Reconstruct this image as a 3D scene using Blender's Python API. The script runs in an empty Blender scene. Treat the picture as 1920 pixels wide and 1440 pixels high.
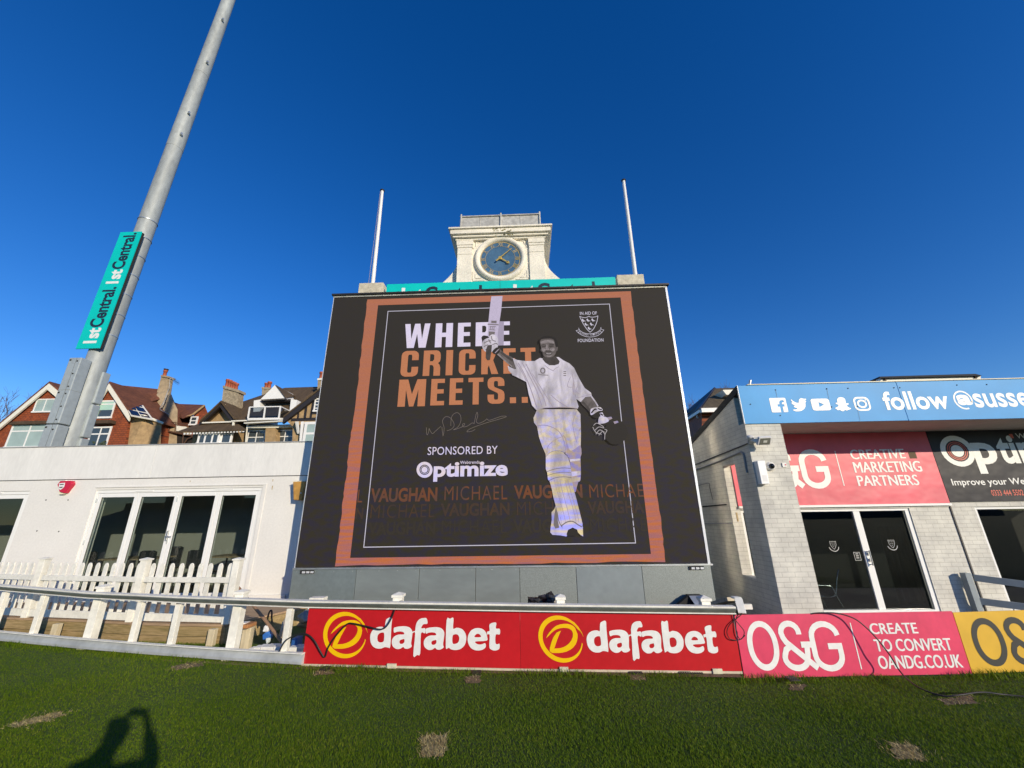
import bpy, bmesh, math, random
from math import sin, cos, pi, radians, atan2, hypot
from mathutils import Vector, Matrix, Euler
from mathutils.geometry import tessellate_polygon
random.seed(7)
S = bpy.context.scene
COL = S.collection
# ------------------------------------------------------------------ camera
CAM_H = 1.8; FPX = 745.0
TH, PSI, RHO = radians(18.47), radians(1.8), -0.0144
CR = (Matrix.Rotation(PSI, 3, 'Z') @ Matrix.Rotation(pi/2 + TH, 3, 'X') @ Matrix.Rotation(RHO, 3, 'Z'))
cd = bpy.data.cameras.new('camera'); co = bpy.data.objects.new('camera', cd); COL.objects.link(co)
cd.sensor_width = 36; cd.lens = FPX/1920*36; cd.clip_start = 0.05; cd.clip_end = 3000
co.matrix_world = Matrix.Translation((0, 0, CAM_H)) @ CR.to_4x4()
S.camera = co
# ------------------------------------------------------------------ sky, sun, exposure
SUN_EL, SUN_AZ = radians(16.4), radians(180 - 39.86)
W = bpy.data.worlds.new('World'); S.world = W; W.use_nodes = True
wn = W.node_tree.nodes; wl = W.node_tree.links
sky = wn.new('ShaderNodeTexSky'); sky.sky_type = 'NISHITA'; sky.sun_disc = False
sky.sun_elevation = SUN_EL; sky.sun_rotation = SUN_AZ
sky.air_density = 1.0; sky.dust_density = 0.0; sky.ozone_density = 4.0; sky.altitude = 20
hs = wn.new('ShaderNodeHueSaturation'); hs.inputs['Saturation'].default_value = 1.27; hs.inputs['Hue'].default_value = .515; hs.inputs['Value'].default_value = 1.62
wl.new(sky.outputs[0], hs.inputs['Color']); wl.new(hs.outputs[0], wn['Background'].inputs[0]); wn['Background'].inputs[1].default_value = 0.10
sl = bpy.data.lights.new('sun', 'SUN'); sl.energy = 4.4; sl.angle = radians(0.5); sl.color = (1.0, 0.87, 0.67)
S.cycles.blur_glossy = 0.0; S.cycles.sample_clamp_indirect = 0
so = bpy.data.objects.new('sun', sl); COL.objects.link(so)
sdir = Vector((sin(SUN_AZ)*cos(SUN_EL), cos(SUN_AZ)*cos(SUN_EL), sin(SUN_EL)))
so.rotation_euler = sdir.to_track_quat('Z', 'Y').to_euler(); so.location = (30, -40, 40)
vs = S.view_settings; vs.view_transform = 'Standard'; vs.look = 'None'; vs.exposure = 0; vs.gamma = 1
# ------------------------------------------------------------------ survey helpers: a photo direction meets a real plane
CP = Vector((0, 0, CAM_H))
def ray(px, py): return CR @ Vector(((px-960)/FPX, -(py-720)/FPX, -1))
def P(px, py, Y): d = ray(px, py); return CP + d*(Y/d.y)
def G(px, py, z): d = ray(px, py); return CP + d*((z-CAM_H)/d.z)
def PX(px, py, X): d = ray(px, py); return CP + d*(X/d.x)
def R2(x0, y0, x1, y1, Y):
    xm, ym = (x0+x1)/2, (y0+y1)/2
    return P(x0, ym, Y).x, P(x1, ym, Y).x, P(xm, y1, Y).z, P(xm, y0, Y).z
def R4(x0, x1, y0, y1, Y): return R2(x0, y0, x1, y1, Y)
def VP(a, b):
    """vertical plane through ground points a,b -> function (px,py,off) on it, off = towards the camera"""
    n = Vector((b.y-a.y, -(b.x-a.x), 0)).normalized()
    if n.y > 0: n = -n
    def f(px, py, off=0.0):
        d = ray(px, py); q = a + n*off
        return CP + d*((q-CP).dot(n)/d.dot(n))
    return f
# ------------------------------------------------------------------ materials
MATS = {}
def M(name, col, rough=.6, metal=0, n=0, ns=8, bump=0, bs=60, spec=.5, n2=0, n2s=.7, stretch=None, tint2=None):
    if name in MATS: return MATS[name]
    m = bpy.data.materials.new(name); m.use_nodes = True; MATS[name] = m
    nt = m.node_tree; b = nt.nodes['Principled BSDF']
    b.inputs['Roughness'].default_value = rough; b.inputs['Metallic'].default_value = metal
    b.inputs['Specular IOR Level'].default_value = spec
    c = (*col, 1); b.inputs['Base Color'].default_value = c
    if n or n2 or bump:
        tc = nt.nodes.new('ShaderNodeTexCoord'); src = tc.outputs['Object']
        if stretch:
            mp = nt.nodes.new('ShaderNodeMapping'); mp.inputs['Scale'].default_value = stretch
            nt.links.new(src, mp.inputs[0]); src = mp.outputs[0]
    cur = None
    def layer(amt, sc, cur, det=6):
        t = nt.nodes.new('ShaderNodeTexNoise'); t.inputs['Scale'].default_value = sc; t.inputs['Detail'].default_value = det
        nt.links.new(src, t.inputs['Vector'])
        r = nt.nodes.new('ShaderNodeValToRGB')
        r.color_ramp.elements[0].position = .3; r.color_ramp.elements[1].position = .7
        lo = 1-amt; hi = 1+amt*.6
        r.color_ramp.elements[0].color = (lo, lo, lo, 1); r.color_ramp.elements[1].color = (hi, hi, hi, 1)
        if tint2: r.color_ramp.elements[0].color = (lo*tint2[0], lo*tint2[1], lo*tint2[2], 1)
        nt.links.new(t.outputs[0], r.inputs[0])
        mx = nt.nodes.new('ShaderNodeMix'); mx.data_type = 'RGBA'; mx.blend_type = 'MULTIPLY'; mx.inputs[0].default_value = 1
        if cur is None: mx.inputs[6].default_value = c
        else: nt.links.new(cur, mx.inputs[6])
        nt.links.new(r.outputs[0], mx.inputs[7]); return mx.outputs[2]
    if n: cur = layer(n, ns, cur)
    if n2: cur = layer(n2, n2s, cur, 4)
    if cur: nt.links.new(cur, b.inputs['Base Color'])
    if bump:
        t = nt.nodes.new('ShaderNodeTexNoise'); t.inputs['Scale'].default_value = bs; t.inputs['Detail'].default_value = 5
        nt.links.new(src, t.inputs['Vector'])
        bp = nt.nodes.new('ShaderNodeBump'); bp.inputs['Strength'].default_value = bump; bp.inputs['Distance'].default_value = .02
        nt.links.new(t.outputs[0], bp.inputs['Height']); nt.links.new(bp.outputs[0], b.inputs['Normal'])
    return m
def brick(name, col, col2, mortar, bw, bh, axis='x', ms=.02, rough=.75, bump=.4, sq=False, n2=.25):
    m = bpy.data.materials.new(name); m.use_nodes = True; nt = m.node_tree; b = nt.nodes['Principled BSDF']
    tc = nt.nodes.new('ShaderNodeTexCoord'); sp = nt.nodes.new('ShaderNodeSeparateXYZ'); cb = nt.nodes.new('ShaderNodeCombineXYZ')
    nt.links.new(tc.outputs['Object'], sp.inputs[0]); nt.links.new(sp.outputs[0 if axis == 'x' else 1], cb.inputs[0]); nt.links.new(sp.outputs[2], cb.inputs[1])
    t = nt.nodes.new('ShaderNodeTexBrick'); nt.links.new(cb.outputs[0], t.inputs['Vector'])
    t.inputs['Color1'].default_value = (*col, 1); t.inputs['Color2'].default_value = (*col2, 1); t.inputs['Mortar'].default_value = (*mortar, 1)
    t.inputs['Scale'].default_value = 1; t.inputs['Brick Width'].default_value = bw; t.inputs['Row Height'].default_value = bh
    t.inputs['Mortar Size'].default_value = bh*ms*2; t.inputs['Mortar Smooth'].default_value = .3
    no = nt.nodes.new('ShaderNodeTexNoise'); no.inputs['Scale'].default_value = 2.2; no.inputs['Detail'].default_value = 9; no.inputs['Roughness'].default_value = .65
    nt.links.new(tc.outputs['Object'], no.inputs['Vector'])
    r = nt.nodes.new('ShaderNodeValToRGB'); r.color_ramp.elements[0].position = .32; r.color_ramp.elements[1].position = .68
    r.color_ramp.elements[0].color = (1-n2, 1-n2, 1-n2*.95, 1); r.color_ramp.elements[1].color = (1.06, 1.06, 1.05, 1)
    nt.links.new(no.outputs[0], r.inputs[0])
    mx = nt.nodes.new('ShaderNodeMix'); mx.data_type = 'RGBA'; mx.blend_type = 'MULTIPLY'; mx.inputs[0].default_value = 1
    nt.links.new(t.outputs['Color'], mx.inputs[6]); nt.links.new(r.outputs[0], mx.inputs[7]); nt.links.new(mx.outputs[2], b.inputs['Base Color'])
    b.inputs['Roughness'].default_value = rough
    inv = nt.nodes.new('ShaderNodeMath'); inv.operation = 'MULTIPLY_ADD'; inv.inputs[1].default_value = -1; inv.inputs[2].default_value = 1
    nt.links.new(t.outputs['Fac'], inv.inputs[0])
    ad = nt.nodes.new('ShaderNodeMath'); ad.operation = 'MULTIPLY_ADD'; ad.inputs[1].default_value = .35
    n3 = nt.nodes.new('ShaderNodeTexNoise'); n3.inputs['Scale'].default_value = 60; nt.links.new(tc.outputs['Object'], n3.inputs['Vector'])
    nt.links.new(n3.outputs[0], ad.inputs[0]); nt.links.new(inv.outputs[0], ad.inputs[2])
    bp = nt.nodes.new('ShaderNodeBump'); bp.inputs['Strength'].default_value = bump; bp.inputs['Distance'].default_value = .008
    nt.links.new(ad.outputs[0], bp.inputs['Height']); nt.links.new(bp.outputs[0], b.inputs['Normal'])
    return m
def LED(name, col, k=1.0, base=(.012, .011, .010), moire=0, freq=(9, 14), tintA=(1, 1, 1), tintB=(1, 1, 1), fold=0, fs=(5, 1, 1.6)):
    """a lit LED surface: gives off its picture colour, dark plastic behind"""
    m = bpy.data.materials.new(name); m.use_nodes = True; nt = m.node_tree; b = nt.nodes['Principled BSDF']
    b.inputs['Base Color'].default_value = (*base, 1); b.inputs['Roughness'].default_value = .75; b.inputs['Specular IOR Level'].default_value = .2
    b.inputs['Emission Color'].default_value = (*[c*k for c in col], 1); b.inputs['Emission Strength'].default_value = 1
    tc = nt.nodes.new('ShaderNodeTexCoord')
    # module grid: fine brightness grain of the diodes
    no = nt.nodes.new('ShaderNodeTexNoise'); no.inputs['Scale'].default_value = 55; no.inputs['Detail'].default_value = 3
    nt.links.new(tc.outputs['Object'], no.inputs['Vector'])
    r0 = nt.nodes.new('ShaderNodeMapRange'); r0.inputs[1].default_value = .3; r0.inputs[2].default_value = .7; r0.inputs[3].default_value = .9; r0.inputs[4].default_value = 1.1
    nt.links.new(no.outputs[0], r0.inputs[0])
    mx = nt.nodes.new('ShaderNodeMix'); mx.data_type = 'RGBA'; mx.blend_type = 'MULTIPLY'; mx.inputs[0].default_value = 1
    mx.inputs[6].default_value = (*[c*k for c in col], 1); nt.links.new(r0.outputs[0], mx.inputs[7]); out = mx.outputs[2]
    if fold:
        # light and dark cloth in the displayed photograph
        mpf = nt.nodes.new('ShaderNodeMapping'); mpf.inputs['Scale'].default_value = fs; mpf.inputs['Rotation'].default_value = (0, .35, 0); nt.links.new(tc.outputs['Object'], mpf.inputs[0])
        nf = nt.nodes.new('ShaderNodeTexNoise'); nf.inputs['Scale'].default_value = 1; nf.inputs['Detail'].default_value = 4; nf.inputs['Distortion'].default_value = .6; nt.links.new(mpf.outputs[0], nf.inputs['Vector'])
        rf = nt.nodes.new('ShaderNodeMapRange'); rf.inputs[1].default_value = .33; rf.inputs[2].default_value = .62; rf.inputs[3].default_value = 1-fold; rf.inputs[4].default_value = 1.12; nt.links.new(nf.outputs[0], rf.inputs[0])
        mf = nt.nodes.new('ShaderNodeMix'); mf.data_type = 'RGBA'; mf.blend_type = 'MULTIPLY'; mf.inputs[0].default_value = 1; nt.links.new(out, mf.inputs[6]); nt.links.new(rf.outputs[0], mf.inputs[7]); out = mf.outputs[2]
    if moire:
        sp = nt.nodes.new('ShaderNodeSeparateXYZ'); nt.links.new(tc.outputs['Object'], sp.inputs[0])
        cb = nt.nodes.new('ShaderNodeCombineXYZ')
        wv = nt.nodes.new('ShaderNodeTexNoise'); wv.inputs['Scale'].default_value = 1.0
        mp = nt.nodes.new('ShaderNodeMapping'); mp.inputs['Scale'].default_value = (freq[0], 1, freq[1])
        nt.links.new(tc.outputs['Object'], mp.inputs[0]); nt.links.new(mp.outputs[0], wv.inputs['Vector'])
        wv.inputs['Detail'].default_value = 1.5
        rp = nt.nodes.new('ShaderNodeValToRGB'); rp.color_ramp.elements[0].position = .38; rp.color_ramp.elements[1].position = .62
        rp.color_ramp.elements[0].color = (*tintA, 1); rp.color_ramp.elements[1].color = (*tintB, 1)
        nt.links.new(wv.outputs[0], rp.inputs[0])
        # interference shows only low on the screen
        mr = nt.nodes.new('ShaderNodeMapRange'); mr.inputs[1].default_value = 4.6; mr.inputs[2].default_value = 2.6; mr.inputs[3].default_value = 0.12; mr.inputs[4].default_value = moire
        nt.links.new(sp.outputs[2], mr.inputs[0])
        m2 = nt.nodes.new('ShaderNodeMix'); m2.data_type = 'RGBA'; m2.blend_type = 'MULTIPLY'
        nt.links.new(mr.outputs[0], m2.inputs[0]); nt.links.new(out, m2.inputs[6]); nt.links.new(rp.outputs[0], m2.inputs[7]); out = m2.outputs[2]
    nt.links.new(out, b.inputs['Emission Color'])
    return m
def glass(name, tint=(.9, .95, .93), refl=1.0, dirt=.0):
    m = bpy.data.materials.new(name); m.use_nodes = True; nt = m.node_tree; nt.nodes.remove(nt.nodes['Principled BSDF'])
    o = nt.nodes['Material Output']; tr = nt.nodes.new('ShaderNodeBsdfTransparent'); tr.inputs[0].default_value = (*tint, 1)
    gl = nt.nodes.new('ShaderNodeBsdfGlossy'); gl.inputs['Roughness'].default_value = .01; gl.inputs[0].default_value = (.95, .97, 1, 1)
    lw = nt.nodes.new('ShaderNodeLayerWeight'); fr = nt.nodes.new('ShaderNodeMath'); fr.operation = 'POWER'; fr.inputs[1].default_value = 5; nt.links.new(lw.outputs['Facing'], fr.inputs[0]); lw.inputs[0].default_value = .5
    mu = nt.nodes.new('ShaderNodeMath'); mu.operation = 'MULTIPLY_ADD'; mu.inputs[1].default_value = refl*.95; mu.inputs[2].default_value = refl*.045; nt.links.new(fr.outputs[0], mu.inputs[0])
    ms = nt.nodes.new('ShaderNodeMixShader'); nt.links.new(mu.outputs[0], ms.inputs[0]); nt.links.new(tr.outputs[0], ms.inputs[1]); nt.links.new(gl.outputs[0], ms.inputs[2])
    nt.links.new(ms.outputs[0], o.inputs[0]); return m
# ------------------------------------------------------------------ mesh builder
LOC = {}
class MB:
    def __init__(s): s.v = []; s.f = []; s.mi = []; s.sm = []
    def add(s, vs, fs, mi=0, sm=False):
        b = len(s.v); s.v += [Vector(v) for v in vs]
        for f in fs: s.f.append([b+i for i in f]); s.mi.append(mi); s.sm.append(sm)
        return s
    def box(s, x0, x1, y0, y1, z0, z1, mi=0):
        v = [(x, y, z) for z in (z0, z1) for y in (y0, y1) for x in (x0, x1)]
        return s.add(v, [(0, 2, 3, 1), (4, 5, 7, 6), (0, 1, 5, 4), (2, 6, 7, 3), (0, 4, 6, 2), (1, 3, 7, 5)], mi)
    def obox(s, a, b, w, h, mi=0, up=(0, 0, 1)):
        """bar from a to b, w across, h along up"""
        a, b = Vector(a), Vector(b); d = (b-a).normalized(); u = Vector(up)
        side = d.cross(u)
        if side.length < 1e-4: side = d.cross(Vector((0, 1, 0)))
        side.normalize(); u = side.cross(d).normalized()
        v = [p + side*(w/2*i) + u*(h/2*j) for p in (a, b) for j in (-1, 1) for i in (-1, 1)]
        return s.add(v, [(0, 1, 3, 2), (4, 6, 7, 5), (0, 4, 5, 1), (2, 3, 7, 6), (0, 2, 6, 4), (1, 5, 7, 3)], mi)
    def tube(s, pts, r, n=8, mi=0, cap=True, sm=True):
        pts = [Vector(p) for p in pts]; rs = r if isinstance(r, (list, tuple)) else [r]*len(pts)
        rings = []; prev = None
        for i, p in enumerate(pts):
            d = (pts[min(i+1, len(pts)-1)]-pts[max(i-1, 0)]).normalized()
            if prev is None: prev = d.orthogonal().normalized()
            e = (prev - d*prev.dot(d))
            e = e.normalized() if e.length > 1e-5 else d.orthogonal().normalized()
            prev = e; g = d.cross(e)
            rings.append([p + (e*cos(2*pi*k/n)+g*sin(2*pi*k/n))*rs[i] for k in range(n)])
        v = [q for R in rings for q in R]; f = []
        for i in range(len(pts)-1):
            for k in range(n): f.append((i*n+k, i*n+(k+1) % n, (i+1)*n+(k+1) % n, (i+1)*n+k))
        s.add(v, f, mi, sm)
        if cap:
            s.add(rings[0], [tuple(range(n-1, -1, -1))], mi); s.add(rings[-1], [tuple(range(n))], mi)
        return s
    def hull(s, pts, mi=0):
        bm = bmesh.new()
        for p in pts: bm.verts.new(p)
        r = bmesh.ops.convex_hull(bm, input=bm.verts[:])
        bm.verts.ensure_lookup_table(); bm.verts.index_update()
        used = sorted({v.index for f in bm.faces for v in f.verts}); mp = {k: i for i, k in enumerate(used)}
        bmesh.ops.recalc_face_normals(bm, faces=bm.faces[:])
        s.add([bm.verts[k].co.copy() for k in used], [[mp[v.index] for v in f.verts] for f in bm.faces], mi); bm.free(); return s
    def prism(s, loop, ext, mi=0):
        """solid: planar loop pushed along vector ext"""
        n = len(loop); e = Vector(ext); a = [Vector(p) for p in loop]
        tri = tessellate_polygon([a])
        s.add(a+[p+e for p in a], list(tri)+[tuple(i+n for i in reversed(t)) for t in tri]+[(i, (i+1) % n, n+(i+1) % n, n+i) for i in range(n)], mi)
        return s
    def flat(s, loops, mi=0):
        a = [[Vector(p) for p in L] for L in loops]; allp = [p for L in a for p in L]
        return s.add(allp, list(tessellate_polygon(a)), mi)
    def build(s, name, mats, parent=None, bevel=0, base=None):
        if not isinstance(mats, (list, tuple)): mats = [mats]
        if parent: o3 = LOC[parent.name]
        else:
            xs = [v.x for v in s.v]; ys = [v.y for v in s.v]; zs = [v.z for v in s.v]
            o3 = base or Vector(((min(xs)+max(xs))/2, (min(ys)+max(ys))/2, min(zs)))
        me = bpy.data.meshes.new(name); me.from_pydata([v-o3 for v in s.v], [], s.f)
        for m in mats: me.materials.append(m)
        me.polygons.foreach_set('material_index', s.mi); me.polygons.foreach_set('use_smooth', s.sm)
        bm = bmesh.new(); bm.from_mesh(me); bmesh.ops.recalc_face_normals(bm, faces=bm.faces[:]) if s.closed() else None
        bm.to_mesh(me); bm.free(); me.update()
        o = bpy.data.objects.new(name, me); COL.objects.link(o)
        if parent: o.parent = parent
        else: o.location = o3
        LOC[o.name] = o3
        if bevel:
            b = o.modifiers.new('bevel', 'BEVEL'); b.width = bevel; b.segments = 2; b.limit_method = 'ANGLE'; b.angle_limit = radians(40); b.harden_normals = False
        return o
    def closed(s): return True
def tag(o, label=None, cat=None, group=None, kind=None):
    if label: o['label'] = label
    if cat: o['category'] = cat
    if group: o['group'] = group
    if kind: o['kind'] = kind
    return o
def thing(name, label, cat, loc, group=None):
    o = bpy.data.objects.new(name, None); COL.objects.link(o); o.empty_display_size = .2
    o.location = loc; LOC[o.name] = Vector(loc); return tag(o, label, cat, group)
def part(name, mats, parent, fn, bevel=0, label=None):
    mb = MB(); fn(mb); o = mb.build(name, mats, parent, bevel)
    if label: o['label'] = label
    return o
# ------------------------------------------------------------------ 2-D shapes
def stroke(pts, w, closed=False):
    """flat band along a polyline: list of quads (each a loop)"""
    n = len(pts); L = []; pts = [Vector(p) for p in pts]
    for i, p in enumerate(pts):
        a = pts[i-1] if (i > 0 or closed) else None; b = pts[(i+1) % n] if (i < n-1 or closed) else None
        d1 = (p-a).normalized() if a is not None and (p-a).length > 1e-9 else None; d2 = (b-p).normalized() if b is not None and (b-p).length > 1e-9 else None
        d1 = d1 or d2; d2 = d2 or d1
        t = (d1+d2); t = t.normalized() if t.length > 1e-6 else d1
        nn = Vector((-t.y, t.x)); k = max(.35, Vector((-d1.y, d1.x)).dot(nn))
        ww = w[i] if isinstance(w, (list, tuple)) else w
        L.append((p+nn*(ww/2/k), p-nn*(ww/2/k)))
    q = []
    for i in range(n if closed else n-1):
        a, b = L[i], L[(i+1) % n]; q.append([a[0], a[1], b[1], b[0]])
    return q
def arc(cx, cy, rx, ry, a0, a1, n=12): return [(cx+rx*cos(radians(a0+(a1-a0)*i/n)), cy+ry*sin(radians(a0+(a1-a0)*i/n))) for i in range(n+1)]
def rrect(x0, x1, y0, y1, r, n=5):
    return arc(x1-r, y1-r, r, r, 0, 90, n)+arc(x0+r, y1-r, r, r, 90, 180, n)+arc(x0+r, y0+r, r, r, 180, 270, n)+arc(x1-r, y0+r, r, r, 270, 360, n)
def smooth(pts, n=6, closed=False):
    """Catmull-Rom through points"""
    P_ = [Vector(p) for p in pts]; m = len(P_); out = []
    for i in range(m if closed else m-1):
        if closed: a, b, c, d = P_[i-1], P_[i], P_[(i+1) % m], P_[(i+2) % m]
        else: a, b, c, d = P_[max(i-1, 0)], P_[i], P_[i+1], P_[min(i+2, m-1)]
        for k in range(n):
            t = k/n; out.append(.5*((2*b)+(c-a)*t+(2*a-5*b+4*c-d)*t*t+(3*b-a-3*c+d)*t**3))
    if not closed: out.append(P_[-1])
    return out
_tx = {}
def text2d(s, off=0.0, space=1.0, shear=0.0):
    """built-in font lettering as flat triangles scaled into the unit box"""
    k = (s, off, space, shear)
    if k in _tx: return _tx[k]
    cu = bpy.data.curves.new('t', 'FONT'); cu.body = s; cu.offset = off; cu.space_character = space; cu.shear = shear; cu.resolution_u = 4
    o = bpy.data.objects.new('t', cu); COL.objects.link(o)
    me = o.to_mesh(); v = [(p.co.x, p.co.y) for p in me.vertices]; f = [tuple(p.vertices) for p in me.polygons]
    o.to_mesh_clear(); bpy.data.objects.remove(o); bpy.data.curves.remove(cu)
    x0, x1 = min(p[0] for p in v), max(p[0] for p in v); y0, y1 = min(p[1] for p in v), max(p[1] for p in v)
    r = ([((x-x0)/(x1-x0), (y-y0)/(y1-y0)) for x, y in v], f); _tx[k] = r; return r
def put_text(mb, s, o, u, v, off=0.02, mi=0, space=1.0, shear=0.0):
    vs_, fs = text2d(s, off, space, shear); o, u, v = Vector(o), Vector(u), Vector(v)
    mb.add([o+u*x+v*y for x, y in vs_], fs, mi)
def put_bold(mb, s, o, u, v, off=0, k=.007):
    # a heavier weight: two strikes of the letters, the second a hair proud and to the right
    put_text(mb, s, o, u, v, off); put_text(mb, s, Vector(o)+Vector((k, -.0006, 0)), u, v, off)
def put_shape(mb, loops, o, u, v, mi=0):
    o, u, v = Vector(o), Vector(u), Vector(v)
    mb.flat([[o+u*p[0]+v*p[1] for p in L] for L in loops], mi)
def put_stroke(mb, pts, w, o, u, v, mi=0, closed=False):
    """stroke in real units: pts in unit box of (u,v)"""
    o, u, v = Vector(o), Vector(u), Vector(v); ul, vl = u.length, v.length
    for q in stroke([(p[0]*ul, p[1]*vl) for p in pts], w, closed):
        mb.add([o+u*(p.x/ul)+v*(p.y/vl) for p in q], [(0, 1, 2, 3)], mi)
# ------------------------------------------------------------------ shared materials
white_render = M('white_render', (.75, .735, .69), .85, n=.05, ns=25, bump=.25, bs=90, n2=.06, n2s=.9)
white_parapet = M('white_parapet', (.76, .755, .72), .8, n=.05, ns=18, bump=.2, bs=110, n2=.09, n2s=1.2, stretch=(1, 1, .3))
white_upvc = M('white_upvc', (.82, .82, .79), .32, n=.03, ns=4)
white_paint = M('white_paint', (.80, .79, .74), .5, n=.08, ns=14, n2=.08, n2s=2)
white_weathered = M('white_weathered', (.84, .82, .73), .6, n=.10, ns=18, n2=.12, n2s=2.5, bump=.1, bs=40)
black_rubber = M('black_rubber', (.012, .012, .012), .5)
dark_gap = M('dark_gap', (.02, .02, .02), .9)
galv = M('galvanised_steel', (.52, .55, .55), .42, .75, n=.14, ns=9, bump=.04, bs=30, n2=.15, n2s=1.2)
alu = M('aluminium', (.60, .60, .60), .32, .9, n=.1, ns=7, n2=.12, n2s=1.5)
timber_old = M('weathered_timber', (.36, .25, .13), .8, n=.3, ns=5, bump=.3, bs=12, stretch=(.6, 6, 9), n2=.25, n2s=1, tint2=(.95, 1.0, .8))
timber_pale = M('pale_timber', (.58, .50, .34), .75, n=.2, ns=6, bump=.2, bs=15, stretch=(5, 5, .8), n2=.2, n2s=2)
timber_deckm = M('deck_timber', (.40, .27, .16), .8, n=.22, ns=4, bump=.2, bs=12, stretch=(.5, 9, 9))
pane = glass('window_glass', (.80, .84, .82), .8)
pane_dark = glass('tinted_glass', (.62, .66, .66), .9)
# ------------------------------------------------------------------ ground
def lawn_z(x, y):
    d = min(1, max(0, (x-2.2)/1.0)); e = min(1, max(0, (y-5.75)/.5)); g = min(1, max(0, (x-1.9)/.6))*min(1, max(0, (y-4.7)/.8)); return -.2*d*e-.05*g*(1-d*e)
lm = M('lawn_turf', (.040, .082, .010), .95, n=.45, ns=30, bump=.5, bs=160, n2=.25, n2s=.8, tint2=(1.1, .95, .8))
mb = MB()
xs = [-900, -200, -60, -20]+[-14+.5*i for i in range(57)]+[20, 60, 200, 900]
ys = [-900, -200, -60, -20]+[-4+.5*i for i in range(33)]+[20, 60, 200, 900]
vv = [(x, y, lawn_z(x, y)) for y in ys for x in xs]; nx = len(xs)
mb.add(vv, [(j*nx+i, j*nx+i+1, (j+1)*nx+i+1, (j+1)*nx+i) for j in range(len(ys)-1) for i in range(nx-1)])
tag(mb.build('lawn', lm, base=Vector((0, 0, 0))), kind='structure')
# worn patches of turf (outlines as worn into the pitch)
bare = M('dry_turf', (.34, .26, .12), .95, n=.5, ns=22, bump=.6, bs=90, n2=.3, n2s=6, tint2=(.8, .8, .7))
soil = M('bare_soil', (.17, .12, .065), .95, n=.45, ns=20, bump=.6, bs=80)
def blob(pxs, z, m, name, jag=.035):
    pts = [G(x, y, z) for x, y in pxs]; out = []
    for i, a in enumerate(pts):
        b = pts[(i+1) % len(pts)]; k = max(2, int((b-a).length/.05))
        for t in range(k):
            p = a.lerp(b, t/k); q_ = Vector((p.x+random.uniform(-jag, jag), p.y+random.uniform(-jag, jag), 0)); q_.z = lawn_z(q_.x, q_.y)+z; out.append(q_)
    mb = MB(); mb.flat([out]); return tag(mb.build(name, m), kind='structure'), pts
PATCH = []
for q in ([(18, 1357), (112, 1335), (122, 1341), (30, 1365)], [(792, 1380), (838, 1377), (833, 1418), (787, 1420)],
          [(1670, 1394), (1722, 1397), (1738, 1428), (1678, 1422)]):
    PATCH.append(blob(q, .006, bare, 'bare_patch')[1])
for q in ([(595, 1257), (625, 1254), (622, 1264), (592, 1266)], [(876, 1268), (902, 1266), (900, 1280), (872, 1280)],
          [(1180, 1266), (1210, 1264), (1212, 1276), (1184, 1276)], [(1478, 1274), (1506, 1274), (1506, 1288), (1482, 1288)],
          [(1760, 1308), (1820, 1298), (1832, 1316), (1775, 1322)], [(320, 1252), (350, 1243), (378, 1240), (380, 1248), (330, 1257)]):
    PATCH.append(blob(q, .006, soil, 'bare_patch', .03)[1])
# soil strip under the boards
q = [(300, 1233), (568, 1246), (780, 1252), (977, 1256), (1180, 1259), (1392, 1262)]
front = [G(x, y+7, .005) for x, y in q]; back = [p+Vector((0, .5, 0)) for p in front]
mb = MB(); mb.flat([[p+Vector((0, random.uniform(-.03, .03), 0)) for p in front]+back[::-1]]); tag(mb.build('bare_strip', soil), kind='structure')
# ------------------------------------------------------------------ boundary fence line
BASE = [(-260, 1172), (-120, 1187), (0, 1200), (90, 1209), (175, 1217), (265, 1224.5), (340, 1230), (423, 1236), (568, 1245), (780, 1251), (977, 1255), (1180, 1258), (1392, 1260)]
TOPY = [(-260, 1072), (-120, 1085), (0, 1096), (172, 1110), (265, 1114), (336, 1117.5), (440, 1121), (580, 1125.6), (800, 1129), (1000, 1132), (1375, 1136)]
def itp(tab, x):
    for (a, b), (c, d) in zip(tab, tab[1:]):
        if x <= c: return b+(d-b)*(x-a)/(c-a)
    return tab[-1][1]
def base_at(px): return G(px, itp(BASE, px), .03)
def rail_pt(px, lift=0):      # top of the rail straight above the base line, seen at px
    y = itp(TOPY, px); b = base_at(px)
    for _ in range(6):
        p = P(px, y, b.y); # slide base sideways until it sits under p
        # find base pixel whose world x equals p.x
        lo, hi = -400, 1500
        for _ in range(30):
            mid = (lo+hi)/2
            if base_at(mid).x < p.x: lo = mid
            else: hi = mid
        b = base_at(lo)
    return Vector((p.x, b.y, p.z+lift)), lo
fence = thing('boundary_fence', 'low metal and white post boundary rail round the edge of the pitch', 'fence', base_at(340))
RP = [rail_pt(x) for x in (-250, -100, 0, 90, 172, 265, 336, 440, 580, 700, 850, 1000, 1180, 1376)]
rail_face = M('rail_face', (.30, .33, .30), .42, .6, n=.2, ns=8, n2=.2, n2s=1.5)
def sweep(m, prof, mi=0):
    pr = []
    for k, (p, _) in enumerate(RP):
        a, b = RP[max(k-1, 0)][0], RP[min(k+1, len(RP)-1)][0]; n = Vector((b.y-a.y, -(b.x-a.x), 0)).normalized(); n = -n if n.y > 0 else n
        pr.append([p+n*o+Vector((0, 0, z)) for o, z in prof])
    q = len(prof); m.add([v for r in pr for v in r], [(i*q+k, i*q+(k+1) % q, (i+1)*q+(k+1) % q, (i+1)*q+k) for i in range(len(pr)-1) for k in range(q)]+[tuple(range(q)), tuple(range((len(pr)-1)*q, len(pr)*q))], mi)
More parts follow.
